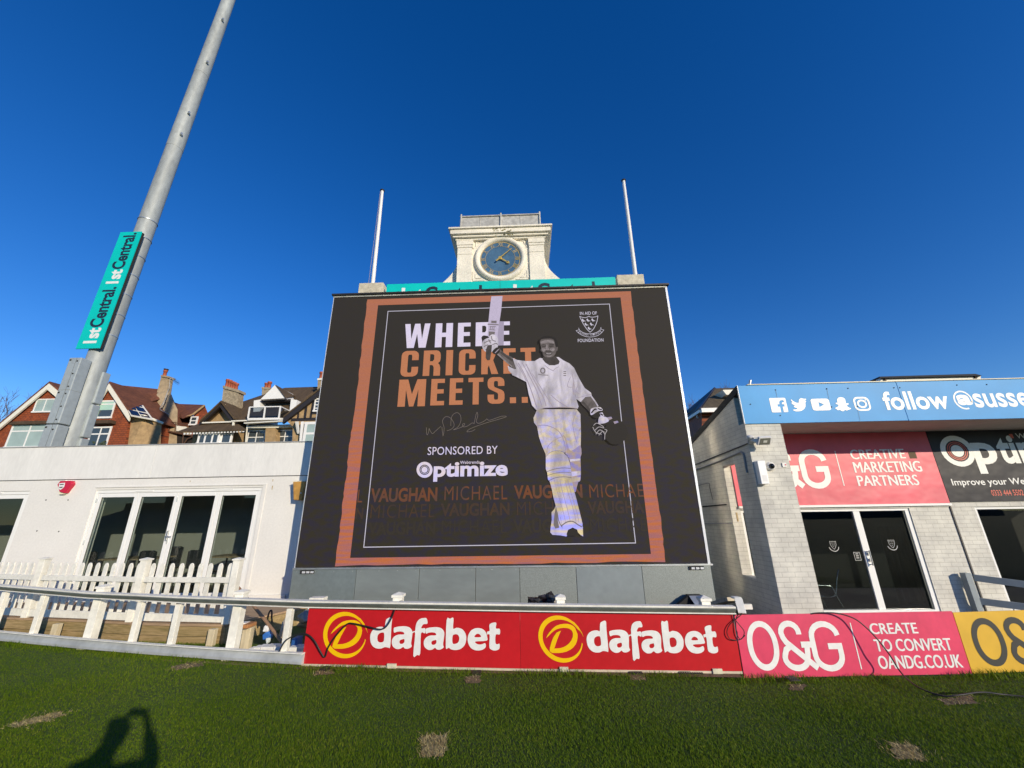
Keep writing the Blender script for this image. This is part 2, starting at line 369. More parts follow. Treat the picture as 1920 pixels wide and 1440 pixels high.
part('top_rail', [rail_face, white_weathered], fence, lambda m: (sweep(m, [(.040, -.020), (.048, -.030), (.032, -.062), (.0, -.072), (-.045, -.072), (-.045, -.020)], 0), sweep(m, [(.050, 0), (.050, -.019), (-.05, -.019), (-.05, 0)], 1), sweep(m, [(.03, -.075), (.03, -.086), (-.03, -.086), (-.03, -.075)], 1)))
bpx = (-260, -120, 0, 90, 175, 265, 340, 423, 568)
BB = [base_at(x) for x in bpx]
def bottom(m):
    for a, b in zip(BB, BB[1:]):
        n = Vector((b.y-a.y, -(b.x-a.x), 0)).normalized()
        if n.y > 0: n = -n
        m.prism([a+n*.03+Vector((0, 0, .0)), a+n*.03+Vector((0, 0, .03)), a+n*.0+Vector((0, 0, .115)), a-n*.05+Vector((0, 0, .115)), a-n*.05], b-a, 0)
        m.obox(a+n*.015+Vector((0, 0, .122)), b+n*.015+Vector((0, 0, .122)), .06, .012, 1)
part('bottom_rail', [M('bottom_rail_zinc', (.52, .53, .51), .55, .25, n=.14, ns=9, n2=.18, n2s=1.4), white_weathered], fence, bottom)
foot_m = M('painted_foot', (.62, .58, .42), .8, n=.25, ns=12, bump=.2)
def fpost(px_t, w, cap=False, foot=False, low=None, d=None):
    p, bx = rail_pt(px_t); b = base_at(bx); d = d or w
    y0 = p.y+.01 if not cap else p.y+.06
    o = part('post', white_weathered, fence, lambda m: m.box(p.x-w/2, p.x+w/2, y0-.01, y0-.01+d, (.12 if not foot else -.02), p.z-(.11 if not cap else -.04)), .004)
    if cap:
        c = MB(); z = p.z+.04; h = w*.62
        c.box(p.x-h, p.x+h, y0-.01-.015, y0-.01+d+.015, z, z+.03)
        yy0, yy1 = y0-.025, y0-.01+d+.015; cx, cy = p.x, (yy0+yy1)/2
        c.add([(p.x-h, yy0, z+.031), (p.x+h, yy0, z+.031), (p.x+h, yy1, z+.031), (p.x-h, yy1, z+.031), (cx, cy, z+.06)], [(0, 1, 4), (1, 2, 4), (2, 3, 4), (3, 0, 4)])
        c.build('cap', white_weathered, None) if False else None
        cc = c.build('cap', white_weathered, o2(o))
    if foot:
        part('footing', foot_m, fence, lambda m: m.box(p.x-w*.5, p.x+w*.5, y0-.05, y0+d, -.05, .055))
def o2(o): return o
for px, w, cap, foot in [(12, .07, 0, 0), (85, .075, 0, 0), (180, .125, 1, 1), (266, .075, 0, 0), (337, .075, 0, 0), (443, .12, 1, 1), (545, .075, 0, 0), (742, .12, 1, 1), (1052, .105, 1, 1), (1328, .11, 1, 1), (-90, .12, 1, 0)]:
    fpost(px, w, cap, foot)
# ------------------------------------------------------------------ advertising boards
red_b = M('red_board', (.53, .012, .018), .36, n=.06, ns=14, n2=.10, n2s=1.2, bump=.05, bs=2.5)
yel_p = M('yellow_print', (.86, .52, .0), .4, n=.04, ns=5)
wht_p = M('white_print', (.80, .80, .77), .45, n=.07, ns=16)
pink_b = M('pink_board', (.72, .055, .13), .40, n=.06, ns=12, bump=.06, bs=2.5, n2=.12, n2s=1.5)
ybd_b = M('yellow_board', (.70, .42, .035), .45, n=.08, ns=3, n2=.12, n2s=1.5)
blk_p = M('black_print', (.035, .035, .032), .5)
edge_m = M('board_edge', (.62, .52, .38), .6, n=.15, ns=12)
C8 = lambda x, y: (x/4.8+600, y/4.8+960)
DAFA = dict(
 d=([(610, 957), (655, 945), (650, 1020), (640, 1203), (622, 1214), (592, 1210), (560, 1222), (520, 1222), (488, 1206), (466, 1172), (460, 1120), (470, 1078), (496, 1046), (532, 1030), (568, 1028), (588, 1034), (598, 985)], [(524, 1130), (531, 1100), (552, 1082), (580, 1080), (586, 1100), (583, 1150), (570, 1165), (545, 1168), (529, 1155)]),
 a=([(672, 1040), (692, 1031), (715, 1026), (770, 1023), (812, 1034), (834, 1060), (838, 1095), (827, 1175), (832, 1205), (800, 1224), (770, 1222), (755, 1208), (730, 1224), (695, 1226), (665, 1205), (654, 1175), (658, 1140), (680, 1112), (715, 1098), (762, 1096), (760, 1078), (735, 1070), (700, 1072), (674, 1080)], [(722, 1165), (728, 1148), (750, 1140), (766, 1140), (766, 1165), (750, 1180), (730, 1180)]),
 f=([(840, 1085), (842, 1070), (862, 1064), (868, 1020), (884, 978), (912, 955), (945, 949), (965, 953), (974, 985), (968, 1002), (940, 1004), (925, 1020), (919, 1042), (953, 1042), (950, 1087), (915, 1088), (908, 1268), (880, 1280), (846, 1288), (863, 1088)],),
 b=([(1145, 967), (1175, 956), (1206, 950), (1203, 1043), (1235, 1036), (1282, 1048), (1312, 1085), (1321, 1130), (1309, 1185), (1276, 1222), (1230, 1236), (1185, 1230), (1165, 1216), (1150, 1222), (1137, 1205)], [(1198, 1112), (1215, 1096), (1243, 1098), (1258, 1125), (1251, 1163), (1226, 1180), (1198, 1174)]),
 e=([(1340, 1100), (1365, 1060), (1410, 1040), (1460, 1045), (1495, 1075), (1508, 1120), (1502, 1152), (1402, 1160), (1420, 1183), (1455, 1186), (1490, 1175), (1494, 1210), (1460, 1235), (1410, 1239), (1365, 1220), (1340, 1180), (1333, 1140)], [(1395, 1120), (1405, 1098), (1425, 1090), (1445, 1100), (1450, 1120)]),
 t=([(1530, 1005), (1588, 990), (1585, 1042), (1620, 1047), (1620, 1096), (1585, 1098), (1582, 1172), (1600, 1184), (1618, 1180), (1616, 1225), (1580, 1240), (1545, 1232), (1527, 1205), (1530, 1100), (1509, 1097), (1508, 1072), (1530, 1062)],))
def board_axes(bl, br, tl, z=.03):
    a, b = G(*bl, z), G(*br, z); f = VP(a, b); t = f(*tl)
    return a, b, t.z
BRDS = [((568, 1243), (977, 1252), (580, 1133)), ((977, 1252), (1390, 1257), (977, 1140))]
A1, B1, Z1 = board_axes(*BRDS[0]); F1 = VP(A1, B1); U1 = (B1-A1)
def brd_uv(px, py):     # photo point on the first red board -> (u,v) along it
    p = F1(px, py); return ((p-A1).dot(U1)/U1.length_squared, (p.z-.03)/(Z1-.03))
ring_out = [(232+193*cos(radians(a)), 1102-208*sin(radians(a))) for a in range(20, 352, 8)]
ring_in = [(247+171*cos(radians(a)), 1101-171*sin(radians(a))) for a in range(348, 20, -8)]
DGLY = [(105, 1095), (125, 1062), (150, 1035), (180, 1006), (210, 985), (245, 973), (280, 968), (312, 968), (340, 975), (362, 988), (375, 1005), (388, 1060), (384, 1090), (375, 1120), (358, 1150), (335, 1175), (305, 1197), (270, 1212), (235, 1221), (200, 1225), (140, 1224), (120, 1208), (128, 1175), (150, 1125), (172, 1085), (205, 1045), (247, 1027), (225, 1065), (203, 1105), (165, 1185), (215, 1182), (245, 1174), (275, 1160), (302, 1140), (325, 1115), (342, 1085), (348, 1060), (347, 1040), (340, 1025), (322, 1011), (300, 1005), (270, 1003), (245, 1006), (215, 1014), (190, 1026), (160, 1048), (140, 1066)]
swoosh = [(330, 925), (375, 955), (405, 995), (428, 1045), (437, 1085), (424, 1050), (398, 1003), (368, 968)]
def red_board(i, label):
    a, b, zt = board_axes(*BRDS[i]); u = b-a; n = Vector((u.y, -u.x, 0)).normalized(); n = -n if n.y > 0 else n
    f = .025; z0 = .03; v = Vector((0, 0, zt-z0)); o = a+n*f
    t = thing('advertising_board', label, 'sign', (a+b)/2, 'advertising boards along the boundary')
    def panel(m):
        m.prism([a+n*f, b+n*f-u*.001, b+n*f-u*.001+v, a+n*f+v], -n*.02, 0)
        m.prism([a+n*(f+.004)+Vector((0, 0, -.028)), b+n*(f+.004)-u*.001+Vector((0, 0, -.028)), b+n*(f+.004)-u*.001+Vector((0, 0, -.002)), a+n*(f+.004)+Vector((0, 0, -.002))], -n*.03, 1)
    part('panel', [red_b, edge_m], t, panel)
    oo = o+n*.003
    cv = lambda L: [brd_uv(*C8(x, y)) for x, y in L]
    def letters(m):
        for k, dx, dy in (('d', 0, 0), ('a', 0, 0), ('f', 0, 0), ('a', 286, 8), ('b', 0, 0), ('e', 0, 0), ('t', 0, 0)):
            put_shape(m, [cv(smooth([(x+dx, y+dy) for x, y in L], 3, True)) for L in DAFA[k]], oo, u, v)
    part('lettering', wht_p, t, letters)
    def logo(m):
        put_shape(m, [cv(ring_out+ring_in)], oo, u, v)
        put_shape(m, [cv(DGLY)], oo, u, v); put_shape(m, [cv(swoosh)], oo+n*.001, u, v)
    part('logo', yel_p, t, logo)
red_board(0, 'red board reading dafabet with a thick black cable looped across its yellow logo')
red_board(1, 'red board reading dafabet directly beside the pink board')
# O&G glyph strokes in a unit box
GL_O = rrect(.05, .95, .03, .97, .44, 8)
GL_G = arc(.5, .70, .45, .27, 4, 180, 10)+arc(.5, .30, .45, .27, 180, 360, 12)+[(.95, .49), (.55, .49)]
GL_A1 = [(.60, .74)]+arc(.33, .78, .27, .20, 0, 180, 10)+[(.09, .68), (.16, .58), (.97, .02)]
GL_A2 = [(.28, .50)]+[(.12, .42)]+arc(.38, .24, .34, .21, 160, 350, 12)+[(.75, .34), (.77, .50)]
GL_A3 = [(.60, .52), (.95, .52)]
def og(m, o, u, v, boxes, w, n, mi=0):
    (O, A, Gg) = boxes
    def bx(b): return o+u*b[0]+v*b[2], u*(b[1]-b[0]), v*(b[3]-b[2])
    if O: put_stroke(m, GL_O, w, *bx(O), mi, True)
    if A:
        put_stroke(m, GL_A1, w, *bx(A), mi); oa, ua, va = bx(A)
        put_stroke(m, GL_A2, w, oa+n*.0006, ua, va, mi); put_stroke(m, GL_A3, w, oa+n*.0012, ua, va, mi)
    if Gg: put_stroke(m, GL_G, w, *bx(Gg), mi)
ZPK = -.022
def flat_board(name, label, cat, bl, br, tl, mat, group, th=.012, off=0.0):
    a, b, zt = board_axes(bl, br, tl, ZPK); u = b-a; n = Vector((u.y, -u.x, 0)).normalized(); n = -n if n.y > 0 else n
    v = Vector((0, 0, zt-ZPK)); t = thing(name, label, cat, (a+b)/2, group)
    part('panel', mat, t, lambda m: m.prism([a+Vector((0, 0, -.03)), b+Vector((0, 0, -.03)), b+v, a+v], -n*th), .002)
    f = VP(a, b)
    def uv(px, py): p = f(px, py); return ((p-a).dot(u)/u.length_squared, (p.z-ZPK)/v.z)
    return t, a+n*.003, u, v, n, uv
C9 = lambda x, y: (x/3.31+1340, y/3.31+1080)
t, o, u, v, n, uv = flat_board('advertising_board', 'pink board reading O&G create to convert beside the yellow board', 'sign', (1395, 1266), (1821, 1258), (1384, 1153), pink_b, 'advertising boards along the boundary')
def bxs(f, *L):
    r = []
    for x0, x1, y0, y1 in L:
        a, b = f(x0, (y0+y1)/2), f(x1, (y0+y1)/2); c, d = f((x0+x1)/2, y1), f((x0+x1)/2, y0); r.append((a[0], b[0], c[1], d[1]))
    return r
uv9 = lambda x, y: uv(*C9(x, y))
def pinkletters(m):
    b = bxs(uv9, (212, 388, 288, 577), (414, 618, 288, 580), (604, 784, 288, 582)); og(m, o, u, v, b, .064, n)
    l0, l1 = uv9(840, 290), uv9(910, 578); xx = (l0[0]+l1[0])/2
    put_shape(m, [[(xx-.002, l1[1]), (xx+.0025, l1[1]), (xx+.0025, l0[1]), (xx-.002, l0[1])]], o, u, v)
    for s, B in (('CREATE', (960, 1253, 291, 359)), ('TO CONVERT', (990, 1466, 388, 465)), ('OANDG.CO.UK', (1012, 1530, 490, 573))):
        (x0, x1, y0, y1), = bxs(uv9, B); put_bold(m, s, o+u*x0+v*y0, u*(x1-x0), v*(y1-y0), .004, .007)
part('lettering', wht_p, t, pinkletters)
t, o, u, v, n, uv = flat_board('advertising_board', 'yellow board with dark grey O and ampersand beside the pink board', 'sign', (1822, 1258), (2150, 1244), (1799, 1148), ybd_b, 'advertising boards along the boundary')
def yelletters(m):
    b = bxs(uv9, (1612, 1795, 270, 550), (1826, 2030, 265, 545)); d = b[1][0]-b[0][0]; b.append((b[1][0]+d, b[1][1]+d*.98, b[1][2], b[1][3])); og(m, o, u, v, b, .07, n)
part('lettering', blk_p, t, yelletters)
# end post and bracket between the red and the pink boards
p0 = P(1374, 1122, base_at(1385).y+.1)
mb = MB(); q0, q1, q2 = P(1376, 1119, 5.85), P(1384, 1122, 5.75), P(1392, 1150, 5.62)
mb.obox(q0, q1, .09, .02); mb.obox(q1, q2, .09, .02)
tag(mb.build('bracket', white_weathered, bevel=.003), 'bent white metal bracket where the red and pink boards meet', 'bracket')
# ------------------------------------------------------------------ LED video screen
YS = 8.2
sx0, sx1, sz0, sz1 = -4.49, 3.385, .93, 6.815
scr = thing('led_screen', 'giant LED video screen showing a cricketer on a grey metal base', 'screen', (-.55, YS, 0))
mA, mB_ = (1.25, .95, .55), (.72, .78, 1.45)
L_blk = LED('led_black', (.020, .0165, .0130), moire=1, freq=(5, 11), tintA=(1.1, 1.05, .55), tintB=(.8, .8, 2.0))
L_cop = LED('led_copper', (.42, .145, .075), moire=.8, freq=(1.6, 18), tintA=(1.25, .95, .45), tintB=(.85, .85, 1.9))
L_wht = LED('led_white', (.70, .63, .80), moire=.6, freq=(8, 4), tintA=(1.1, 1.0, .75), tintB=(.85, .9, 1.15))
L_line = LED('led_line', (.55, .52, .62))
L_wor = LED('led_copper_words', (.50, .185, .082), moire=.0)
L_r1 = LED('led_dim_words', (.125, .052, .024), moire=.9, freq=(6, 2), tintA=(1.3, .9, .5), tintB=(.7, .8, 1.3))
L_r2 = LED('led_faint_words', (.045, .027, .0145), moire=.9, freq=(6, 2), tintA=(1.2, .95, .6), tintB=(.75, .8, 1.4))
L_r3 = LED('led_ghost_words', (.026, .0200, .0132))
L_shirt = LED('led_shirt', (.60, .55, .62), moire=.9, fold=.38, freq=(9, 13), tintA=(1.05, 1.0, .80), tintB=(.82, .82, 1.2))
L_trou = LED('led_trousers', (.58, .53, .53), moire=1, fold=.42, freq=(7, 9), tintA=(1.15, 1.0, .60), tintB=(.68, .70, 1.55))
L_pad = LED('led_pads', (.60, .56, .57), moire=1, fold=.35, fs=(4, 1, 1), freq=(1.3, 9), tintA=(1.15, 1.0, .55), tintB=(.62, .66, 1.6))
L_sh2 = LED('led_shade', (.36, .31, .36), moire=1, freq=(7, 9), tintA=(1.2, 1.0, .6), tintB=(.7, .7, 1.5))
L_sh3 = LED('led_deep_shade', (.17, .145, .15), moire=.6)
L_skin = LED('led_skin', (.125, .105, .102), fold=.35, fs=(9, 1, 7)); L_skin2 = LED('led_skin_light', (.25, .215, .22), fold=.3, fs=(14, 1, 12)); L_skin3 = LED('led_skin_dark', (.055, .046, .044), fold=.3, fs=(9, 1, 7))
L_hair = LED('led_hair', (.010, .008, .008)); L_teeth = LED('led_teeth', (.42, .38, .40)); L_lav = LED('led_bat', (.52, .45, .60)); L_lav2 = LED('led_bat_shade', (.36, .31, .42))
scrframe = M('screen_trim', (.72, .74, .76), .35, .3, n=.08, ns=6)
scr_side = M('screen_side_sheet', (.88, .88, .85), .20, .97, n=.05, ns=3)
cab = M('screen_cabinet', (.03, .03, .03), .6)
part('cabinet', cab, scr, lambda m: m.box(sx0+.02, sx1-.05, YS+.012, YS+.5, sz0, sz1))
part('display', L_blk, scr, lambda m: m.box(sx0+.012, sx1-.045, YS, YS+.01, sz0, sz1-.0))
part('side_trim', scrframe, scr, lambda m: m.box(sx1-.045, sx1, YS-.012, YS+.02, sz0-.01, sz1+.04)); part('side_trim', scrframe, scr, lambda m: m.box(sx0, sx0+.012, YS-.008, YS+.5, sz0-.01, sz1+.02))
part('side_sheet', scr_side, scr, lambda m: m.box(sx1-.04, sx1+.03, YS+.1, YS+.34, sz0-.3, sz1+.03))
# head flashing
roofdark = M('dark_flashing', (.035, .033, .03), .5, .3, n=.2, ns=6)
strip_m = M('flashing_strip', (.50, .49, .42), .5, .3, n=.2, ns=8, n2=.2, n2s=1.5)
def head(m):
    m.prism([(sx0-.03, YS-.06, sz1+.085), (sx0-.03, YS+.55, sz1+.14), (sx0-.03, YS+.55, sz1+.05), (sx0-.03, YS-.06, sz1+.045)], (sx1-sx0+.07, 0, 0), 0)
    m.box(sx0+.0, sx1-.02, YS-.02, YS+.4, sz1+.003, sz1+.045, 1)
    for k in range(34):
        x = sx0+.25+k*.228+(k % 3)*.02; m.box(x, x+.014, YS-.027, YS-.019, sz1+.012, sz1+.027, 2)
part('head_flashing', [roofdark, strip_m, galv], scr, head)
# base sheets
bpxs = [545, 665.6, 785, 891.7, 975, 1082, 1207, 1339]
gm = [M('base_sheet_a', (.215, .255, .255), .45, .35, n=.09, ns=16, n2=.10, n2s=.9), M('base_sheet_b', (.275, .31, .30), .4, .35, n=.05, ns=5, n2=.12, n2s=1.2, stretch=(1, 1, 3)),
      M('base_sheet_c', (.27, .30, .285), .5, .3, n=.28, ns=75), M('base_sheet_d', (.27, .31, .32), .42, .35, n=.06, ns=8, n2=.08, n2s=1)]
gi = [0, 1, 1, 1, 2, 3, 2]
bx = [P(x, 1110, YS).x for x in bpxs]; bx[0] -= .01
for i in range(7):
    def sheet(m, i=i):
        m.box(bx[i]+.004, bx[i+1]-.004, YS-.03-.003*(i % 2), YS+.02, .02, sz0-.035, 0)
        for k in range(4): x = bx[i]+.08+k*(bx[i+1]-bx[i]-.16)/3; m.box(x, x+.012, YS-.038-.003*(i % 2), YS-.03, sz0-.075, sz0-.063, 1)
    part('base_sheet', [gm[gi[i]], galv], scr, sheet, .003)
part('base_backing', dark_gap, scr, lambda m: m.box(bx[0]+.03, bx[-1]-.03, YS+.03, YS+.5, 0, sz0-.03))
part('base_ledge', galv, scr, lambda m: m.box(sx0-.02, sx1+.03, YS-.045, YS+.02, sz0-.033, sz0-.004))
def latch(m, pr):
    for xa, xb in (pr,):
        a, b = P(xa, 1064, YS-.05).x, P(xb, 1064, YS-.05).x; m.box(a, b, YS-.052, YS-.046, sz0-.105, sz0-.04, 0)
        for k in range(3): x = a+(b-a)*(.15+.3*k); m.box(x, x+.06, YS-.06, YS-.053, sz0-.095, sz0-.06, 1)
for pr in ((564, 590), (1292, 1320)): part('latch', [dark_gap, scrframe], scr, lambda m: latch(m, pr))
# picture on the screen: layers a few mm apart
def SP(px, py, k=1): return P(px, py, YS-.004*k)
def spoly(m, loops, k=1, mi=0): m.flat([[SP(x, y, k) for x, y in L] for L in loops], mi)
def sline(m, pts, w, k=1, mi=0, closed=False):
    q = [SP(x, y, k) for x, y in pts]; Y = q[0].y
    ww = w
    for s in stroke([(p.x, p.z) for p in q], ww, closed): m.add([(p.x, Y, p.y) for p in s], [(0, 1, 2, 3)], mi)
def stext(m, s, x0, x1, y0, y1, off=.02, k=1, mi=0, space=1.0, shear=0):
    X0, X1, Z0, Z1_ = R2(x0, y0, x1, y1, YS-.004*k); put_text(m, s, (X0, YS-.004*k, Z0), (X1-X0, 0, 0), (0, 0, Z1_-Z0), off, mi, space, shear)
def jag(pts, amp=1.2, n=5):
    out = []
    for i, (a, b) in enumerate(zip(pts, pts[1:])):
        for t in range(n): out.append((a[0]+(b[0]-a[0])*t/n+(random.uniform(-amp, amp) if t or i else 0), a[1]+(b[1]-a[1])*t/n))
    return out+[pts[-1]]
left = jag([(689, 561.5), (685, 592), (678.5, 648), (674, 686), (671, 719), (664.6, 775), (658.8, 811), (654, 842), (651, 875), (646, 917), (642, 946), (639, 977), (634.6, 1012), (628, 1062)], .9, 4)
right = jag([(1182.7, 546), (1188.5, 598), (1195.8, 657), (1202, 707), (1208, 748), (1216.7, 809), (1223.5, 862), (1231, 917), (1239, 971), (1243, 1010), (1247.5, 1054)], .9, 4)
bott = [(628+(1247.5-628)*i/24, 1062+(1054-1062)*i/24-(random.uniform(0, 2.5) if 0 < i < 24 else 0)) for i in range(25)]
part('picture_border', L_cop, scr, lambda m: spoly(m, [left+bott[1:-1]+right[::-1], [(708.8, 572.3), (656.5, 1046), (1220.5, 1038.7), (1163.5, 557.7)]], 1))
def thin(m):
    sline(m, [(1169.4, 824), (1191.7, 1018), (682, 1026), (727.5, 583.7), (1142.7, 570), (1165.5, 790)], .016, 1)
part('picture_line', L_line, scr, thin)
GLY = {
 'W': [[(0, 1), (.21, 1), (.28, .36), (.39, 1), (.60, 1), (.70, .36), (.78, 1), (1, 1), (.86, 0), (.59, 0), (.5, .58), (.40, 0), (.13, 0)]],
 'H': [[(0, 0), (0, 1), (.38, 1), (.38, .60), (.62, .60), (.62, 1), (1, 1), (1, 0), (.62, 0), (.62, .42), (.38, .42), (.38, 0)]],
 'E': [[(0, 0), (0, 1), (1, 1), (1, .84), (.46, .84), (.46, .60), (.94, .60), (.94, .44), (.46, .44), (.46, .16), (1, .16), (1, 0)]],
 'R': [[(0, 0), (0, 1), (.75, 1), (.88, .97), (.97, .9), (1, .8), (1, .66), (.97, .56), (.86, .49), (.95, .42), (1, .3), (1, 0), (.62, 0), (.62, .3), (.58, .39), (.5, .42), (.38, .42), (.38, 0)], [(.38, .57), (.38, .85), (.55, .85), (.62, .80), (.62, .64), (.55, .57)]],
 'C': [[(1, .63), (1, .82), (.96, .91), (.86, .97), (.72, 1), (.28, 1), (.14, .97), (.04, .91), (0, .82), (0, .18), (.04, .09), (.14, .03), (.28, 0), (.72, 0), (.86, .03), (.96, .09), (1, .18), (1, .37), (.62, .37), (.62, .2), (.58, .15), (.42, .15), (.38, .2), (.38, .8), (.42, .85), (.58, .85), (.62, .8), (.62, .63)]],
 'I': [[(0, 0), (0, 1), (1, 1), (1, 0)]],
 'K': [[(0, 0), (0, 1), (.38, 1), (.38, .60), (.60, 1), (1, 1), (.70, .54), (1, 0), (.60, 0), (.45, .34), (.38, .24), (.38, 0)]],
 'T': [[(0, 1), (1, 1), (1, .84), (.70, .84), (.70, 0), (.30, 0), (.30, .84), (0, .84)]],
 'M': [[(0, 0), (0, 1), (.33, 1), (.5, .45), (.67, 1), (1, 1), (1, 0), (.73, 0), (.73, .62), (.58, 0), (.42, 0), (.27, .62), (.27, 0)]],
 'S': [[(1, .66), (1, .82), (.96, .91), (.86, .97), (.72, 1), (.28, 1), (.14, .97), (.04, .91), (0, .82), (0, .70), (.04, .60), (.14, .54), (.58, .40), (.62, .35), (.62, .2), (.58, .15), (.42, .15), (.38, .2), (.38, .34), (0, .34), (0, .18), (.04, .09), (.14, .03), (.28, 0), (.72, 0), (.86, .03), (.96, .09), (1, .18), (1, .34), (.96, .44), (.86, .50), (.42, .62), (.38, .68), (.38, .80), (.42, .85), (.58, .85), (.62, .80), (.62, .66)]],
 '.': [[(0, 0), (0, 1), (1, 1), (1, 0)]]}
CA = lambda x, y: (x/4.8+640, y/4.8+540)
def word(m, L, mi, k=1):
    for ch, x0, x1, y0, y1 in L:
        (a, c), (b, d) = CA(x0, y0), CA(x1, y1); X0, X1, Z0, Z1_ = R2(a, c, b, d, YS-.004*k)
        put_shape(m, GLY[ch], (X0, YS-.004*k, Z0), (X1-X0, 0, 0), (0, 0, Z1_-Z0), mi)
def title(m, k):
    if k == 0: word(m, [('W', 568, 796, 322, 538), ('H', 846, 1002, 317, 532), ('E', 1048, 1163, 313, 527), ('R', 1209, 1362, 308, 522), ('E', 1400, 1518, 302, 516)], 0)
    if k == 1: word(m, [('C', 538, 693, 566, 797), ('R', 738, 892, 562, 790), ('I', 942, 1003, 559, 785), ('C', 1058, 1208, 553, 780), ('K', 1260, 1412, 547, 775), ('E', 1458, 1570, 543, 770), ('T', 1614, 1750, 538, 764)], 1)
    if k == 2: word(m, [('M', 514, 758, 823, 1066), ('E', 806, 928, 818, 1056), ('E', 974, 1094, 812, 1051), ('T', 1142, 1278, 808, 1048), ('S', 1316, 1468, 802, 1041), ('.', 1517, 1572, 984, 1036), ('.', 1624, 1678, 981, 1033)], 1)
for k in range(3): part('title_word', [L_wht, L_wor], scr, lambda m: title(m, k))
def names(m, row):
    CB = lambda x, y: (x/4.8+620, y/4.8+800)
    def nm(s, x0, x1, y0, y1, off, mi, sp=1.0):
        if mi == row: stext(m, s, x0, x1, y0, y1, off, 1, mi, sp)
    th = -.004
    nm('L', 671, 680, 918, 942, th, 0); nm('VAUGHAN', 695, 820, 914.5, 941, .032, 0); nm('MICHAEL', 833.5, 951, 911, 937.5, th, 0, 1.12); nm('VAUGHAN', 963.7, 1092, 909, 934.5, .032, 0); nm('MICHAE', 1104.8, 1206, 907.5, 932.5, th, 0, 1.12)
    nm('N', 667, 681, 952, 973, .032, 1); nm('MICHAEL', 695, 815, 945.5, 971, th, 1, 1.12); nm('VAUGHAN', 826, 955.5, 943, 967.5, .032, 1); nm('MICHAEL', 969, 1090, 940, 965.5, th, 1, 1.12); nm('VAUGHA', 1101.7, 1207, 939, 963, .032, 1)
    nm('VAUGHAN', 690, 816, 978, 1003, .032, 2); nm('MICHAEL', 828, 950, 975, 1001, th, 2, 1.12); nm('VAUGHAN', 962, 1092, 973, 999, .032, 2); nm('MICHAE', 1106, 1212, 971, 997, th, 2, 1.12)
for k in range(3): part('name_row', [L_r1, L_r2, L_r3], scr, lambda m: names(m, k))
def sponsor(m):
    stext(m, 'SPONSORED BY', 802, 933, 837, 852, .0, 1, 0, 1.05)
    CB = lambda x, y: (x/4.8+620, y/4.8+800)
    c = (845, 388)
    spoly(m, [[CB(c[0]+72*cos(a*pi/18), c[1]+72*sin(a*pi/18)) for a in range(36)], [CB(c[0]+46*cos(-a*pi/12), c[1]+46*sin(-a*pi/12)) for a in range(24)]], 1)
    spoly(m, [[CB(c[0]+27*cos(a*pi/12), c[1]+27*sin(a*pi/12)) for a in range(24)]], 1)
    spoly(m, [[CB(c[0]+38*cos(a*pi/12), c[1]+38*sin(a*pi/12)) for a in range(24)], [CB(c[0]+34*cos(-a*pi/12), c[1]+34*sin(-a*pi/12)) for a in range(24)]], 1)
    stext(m, 'ptimize', 813, 952, 866, 902, .035, 1)
    stext(m, 'Webtrends', 862.5, 899.5, 863.8, 869.6, .005, 2)
part('sponsor_lettering', L_wht, scr, sponsor)
CC = lambda x, y: (x/12+1040, y/12+560)
BIRD = [(-38, -10), (-30, -30), (-15, -34), (-5, -22), (-2, -8), (15, 4), (40, 14), (58, 22), (30, 26), (12, 22), (5, 34), (-5, 40), (-10, 28), (-26, 18), (-36, 4)]
SHIELD = [(565, 400), (620, 420), (690, 428), (735, 415), (770, 395), (800, 412), (850, 418), (920, 408), (972, 388)]
def crest(m):
    stext(m, 'IN AID OF', 1087.3, 1119.2, 584.2, 590.2, .012, 1); stext(m, 'FOUNDATION', 1083.3, 1131.5, 634.8, 641, .015, 1, 0, 1.05)
    side = [(968, 430), (955, 500), (930, 575), (890, 655), (845, 715), (795, 755)]; sidel = [(740, 705), (690, 640), (640, 560), (600, 480), (575, 430)]
    sline(m, [CC(*p) for p in SHIELD+side+sidel], .014, 1, 0, True)
    for bx_, by in ((648, 485), (755, 482), (865, 478), (712, 575), (832, 572), (782, 665)): spoly(m, [[CC(bx_+x, by+y) for x, y in BIRD]], 1)
    up = [(570, 720), (640, 765), (720, 788), (800, 792), (880, 782), (960, 752), (1020, 712)]; lo = [(1058, 765), (980, 825), (890, 855), (790, 864), (690, 850), (600, 815), (528, 765)]
    sline(m, [CC(*p) for p in up+lo], .011, 1, 0, True)
    sline(m, [CC(*p) for p in [(570, 720), (538, 662), (548, 700), (482, 720), (528, 765)]], .010, 2); sline(m, [CC(*p) for p in [(1020, 712), (1040, 645), (1048, 690), (1105, 705), (1058, 765)]], .010, 2)
    word = 'SUSSEX CRICKET'
    for i, ch in enumerate(word):
        if ch == ' ': continue
        t = (i+.5)/len(word); cx = 562+470*t; cy = 763+62*(1-(2*t-1)**2)-12*t-6
        a, b = CC(cx-13, cy-20), CC(cx+13, cy+22); stext(m, ch, a[0], b[0], a[1], b[1], .0, 1)
part('crest', L_line, scr, crest)
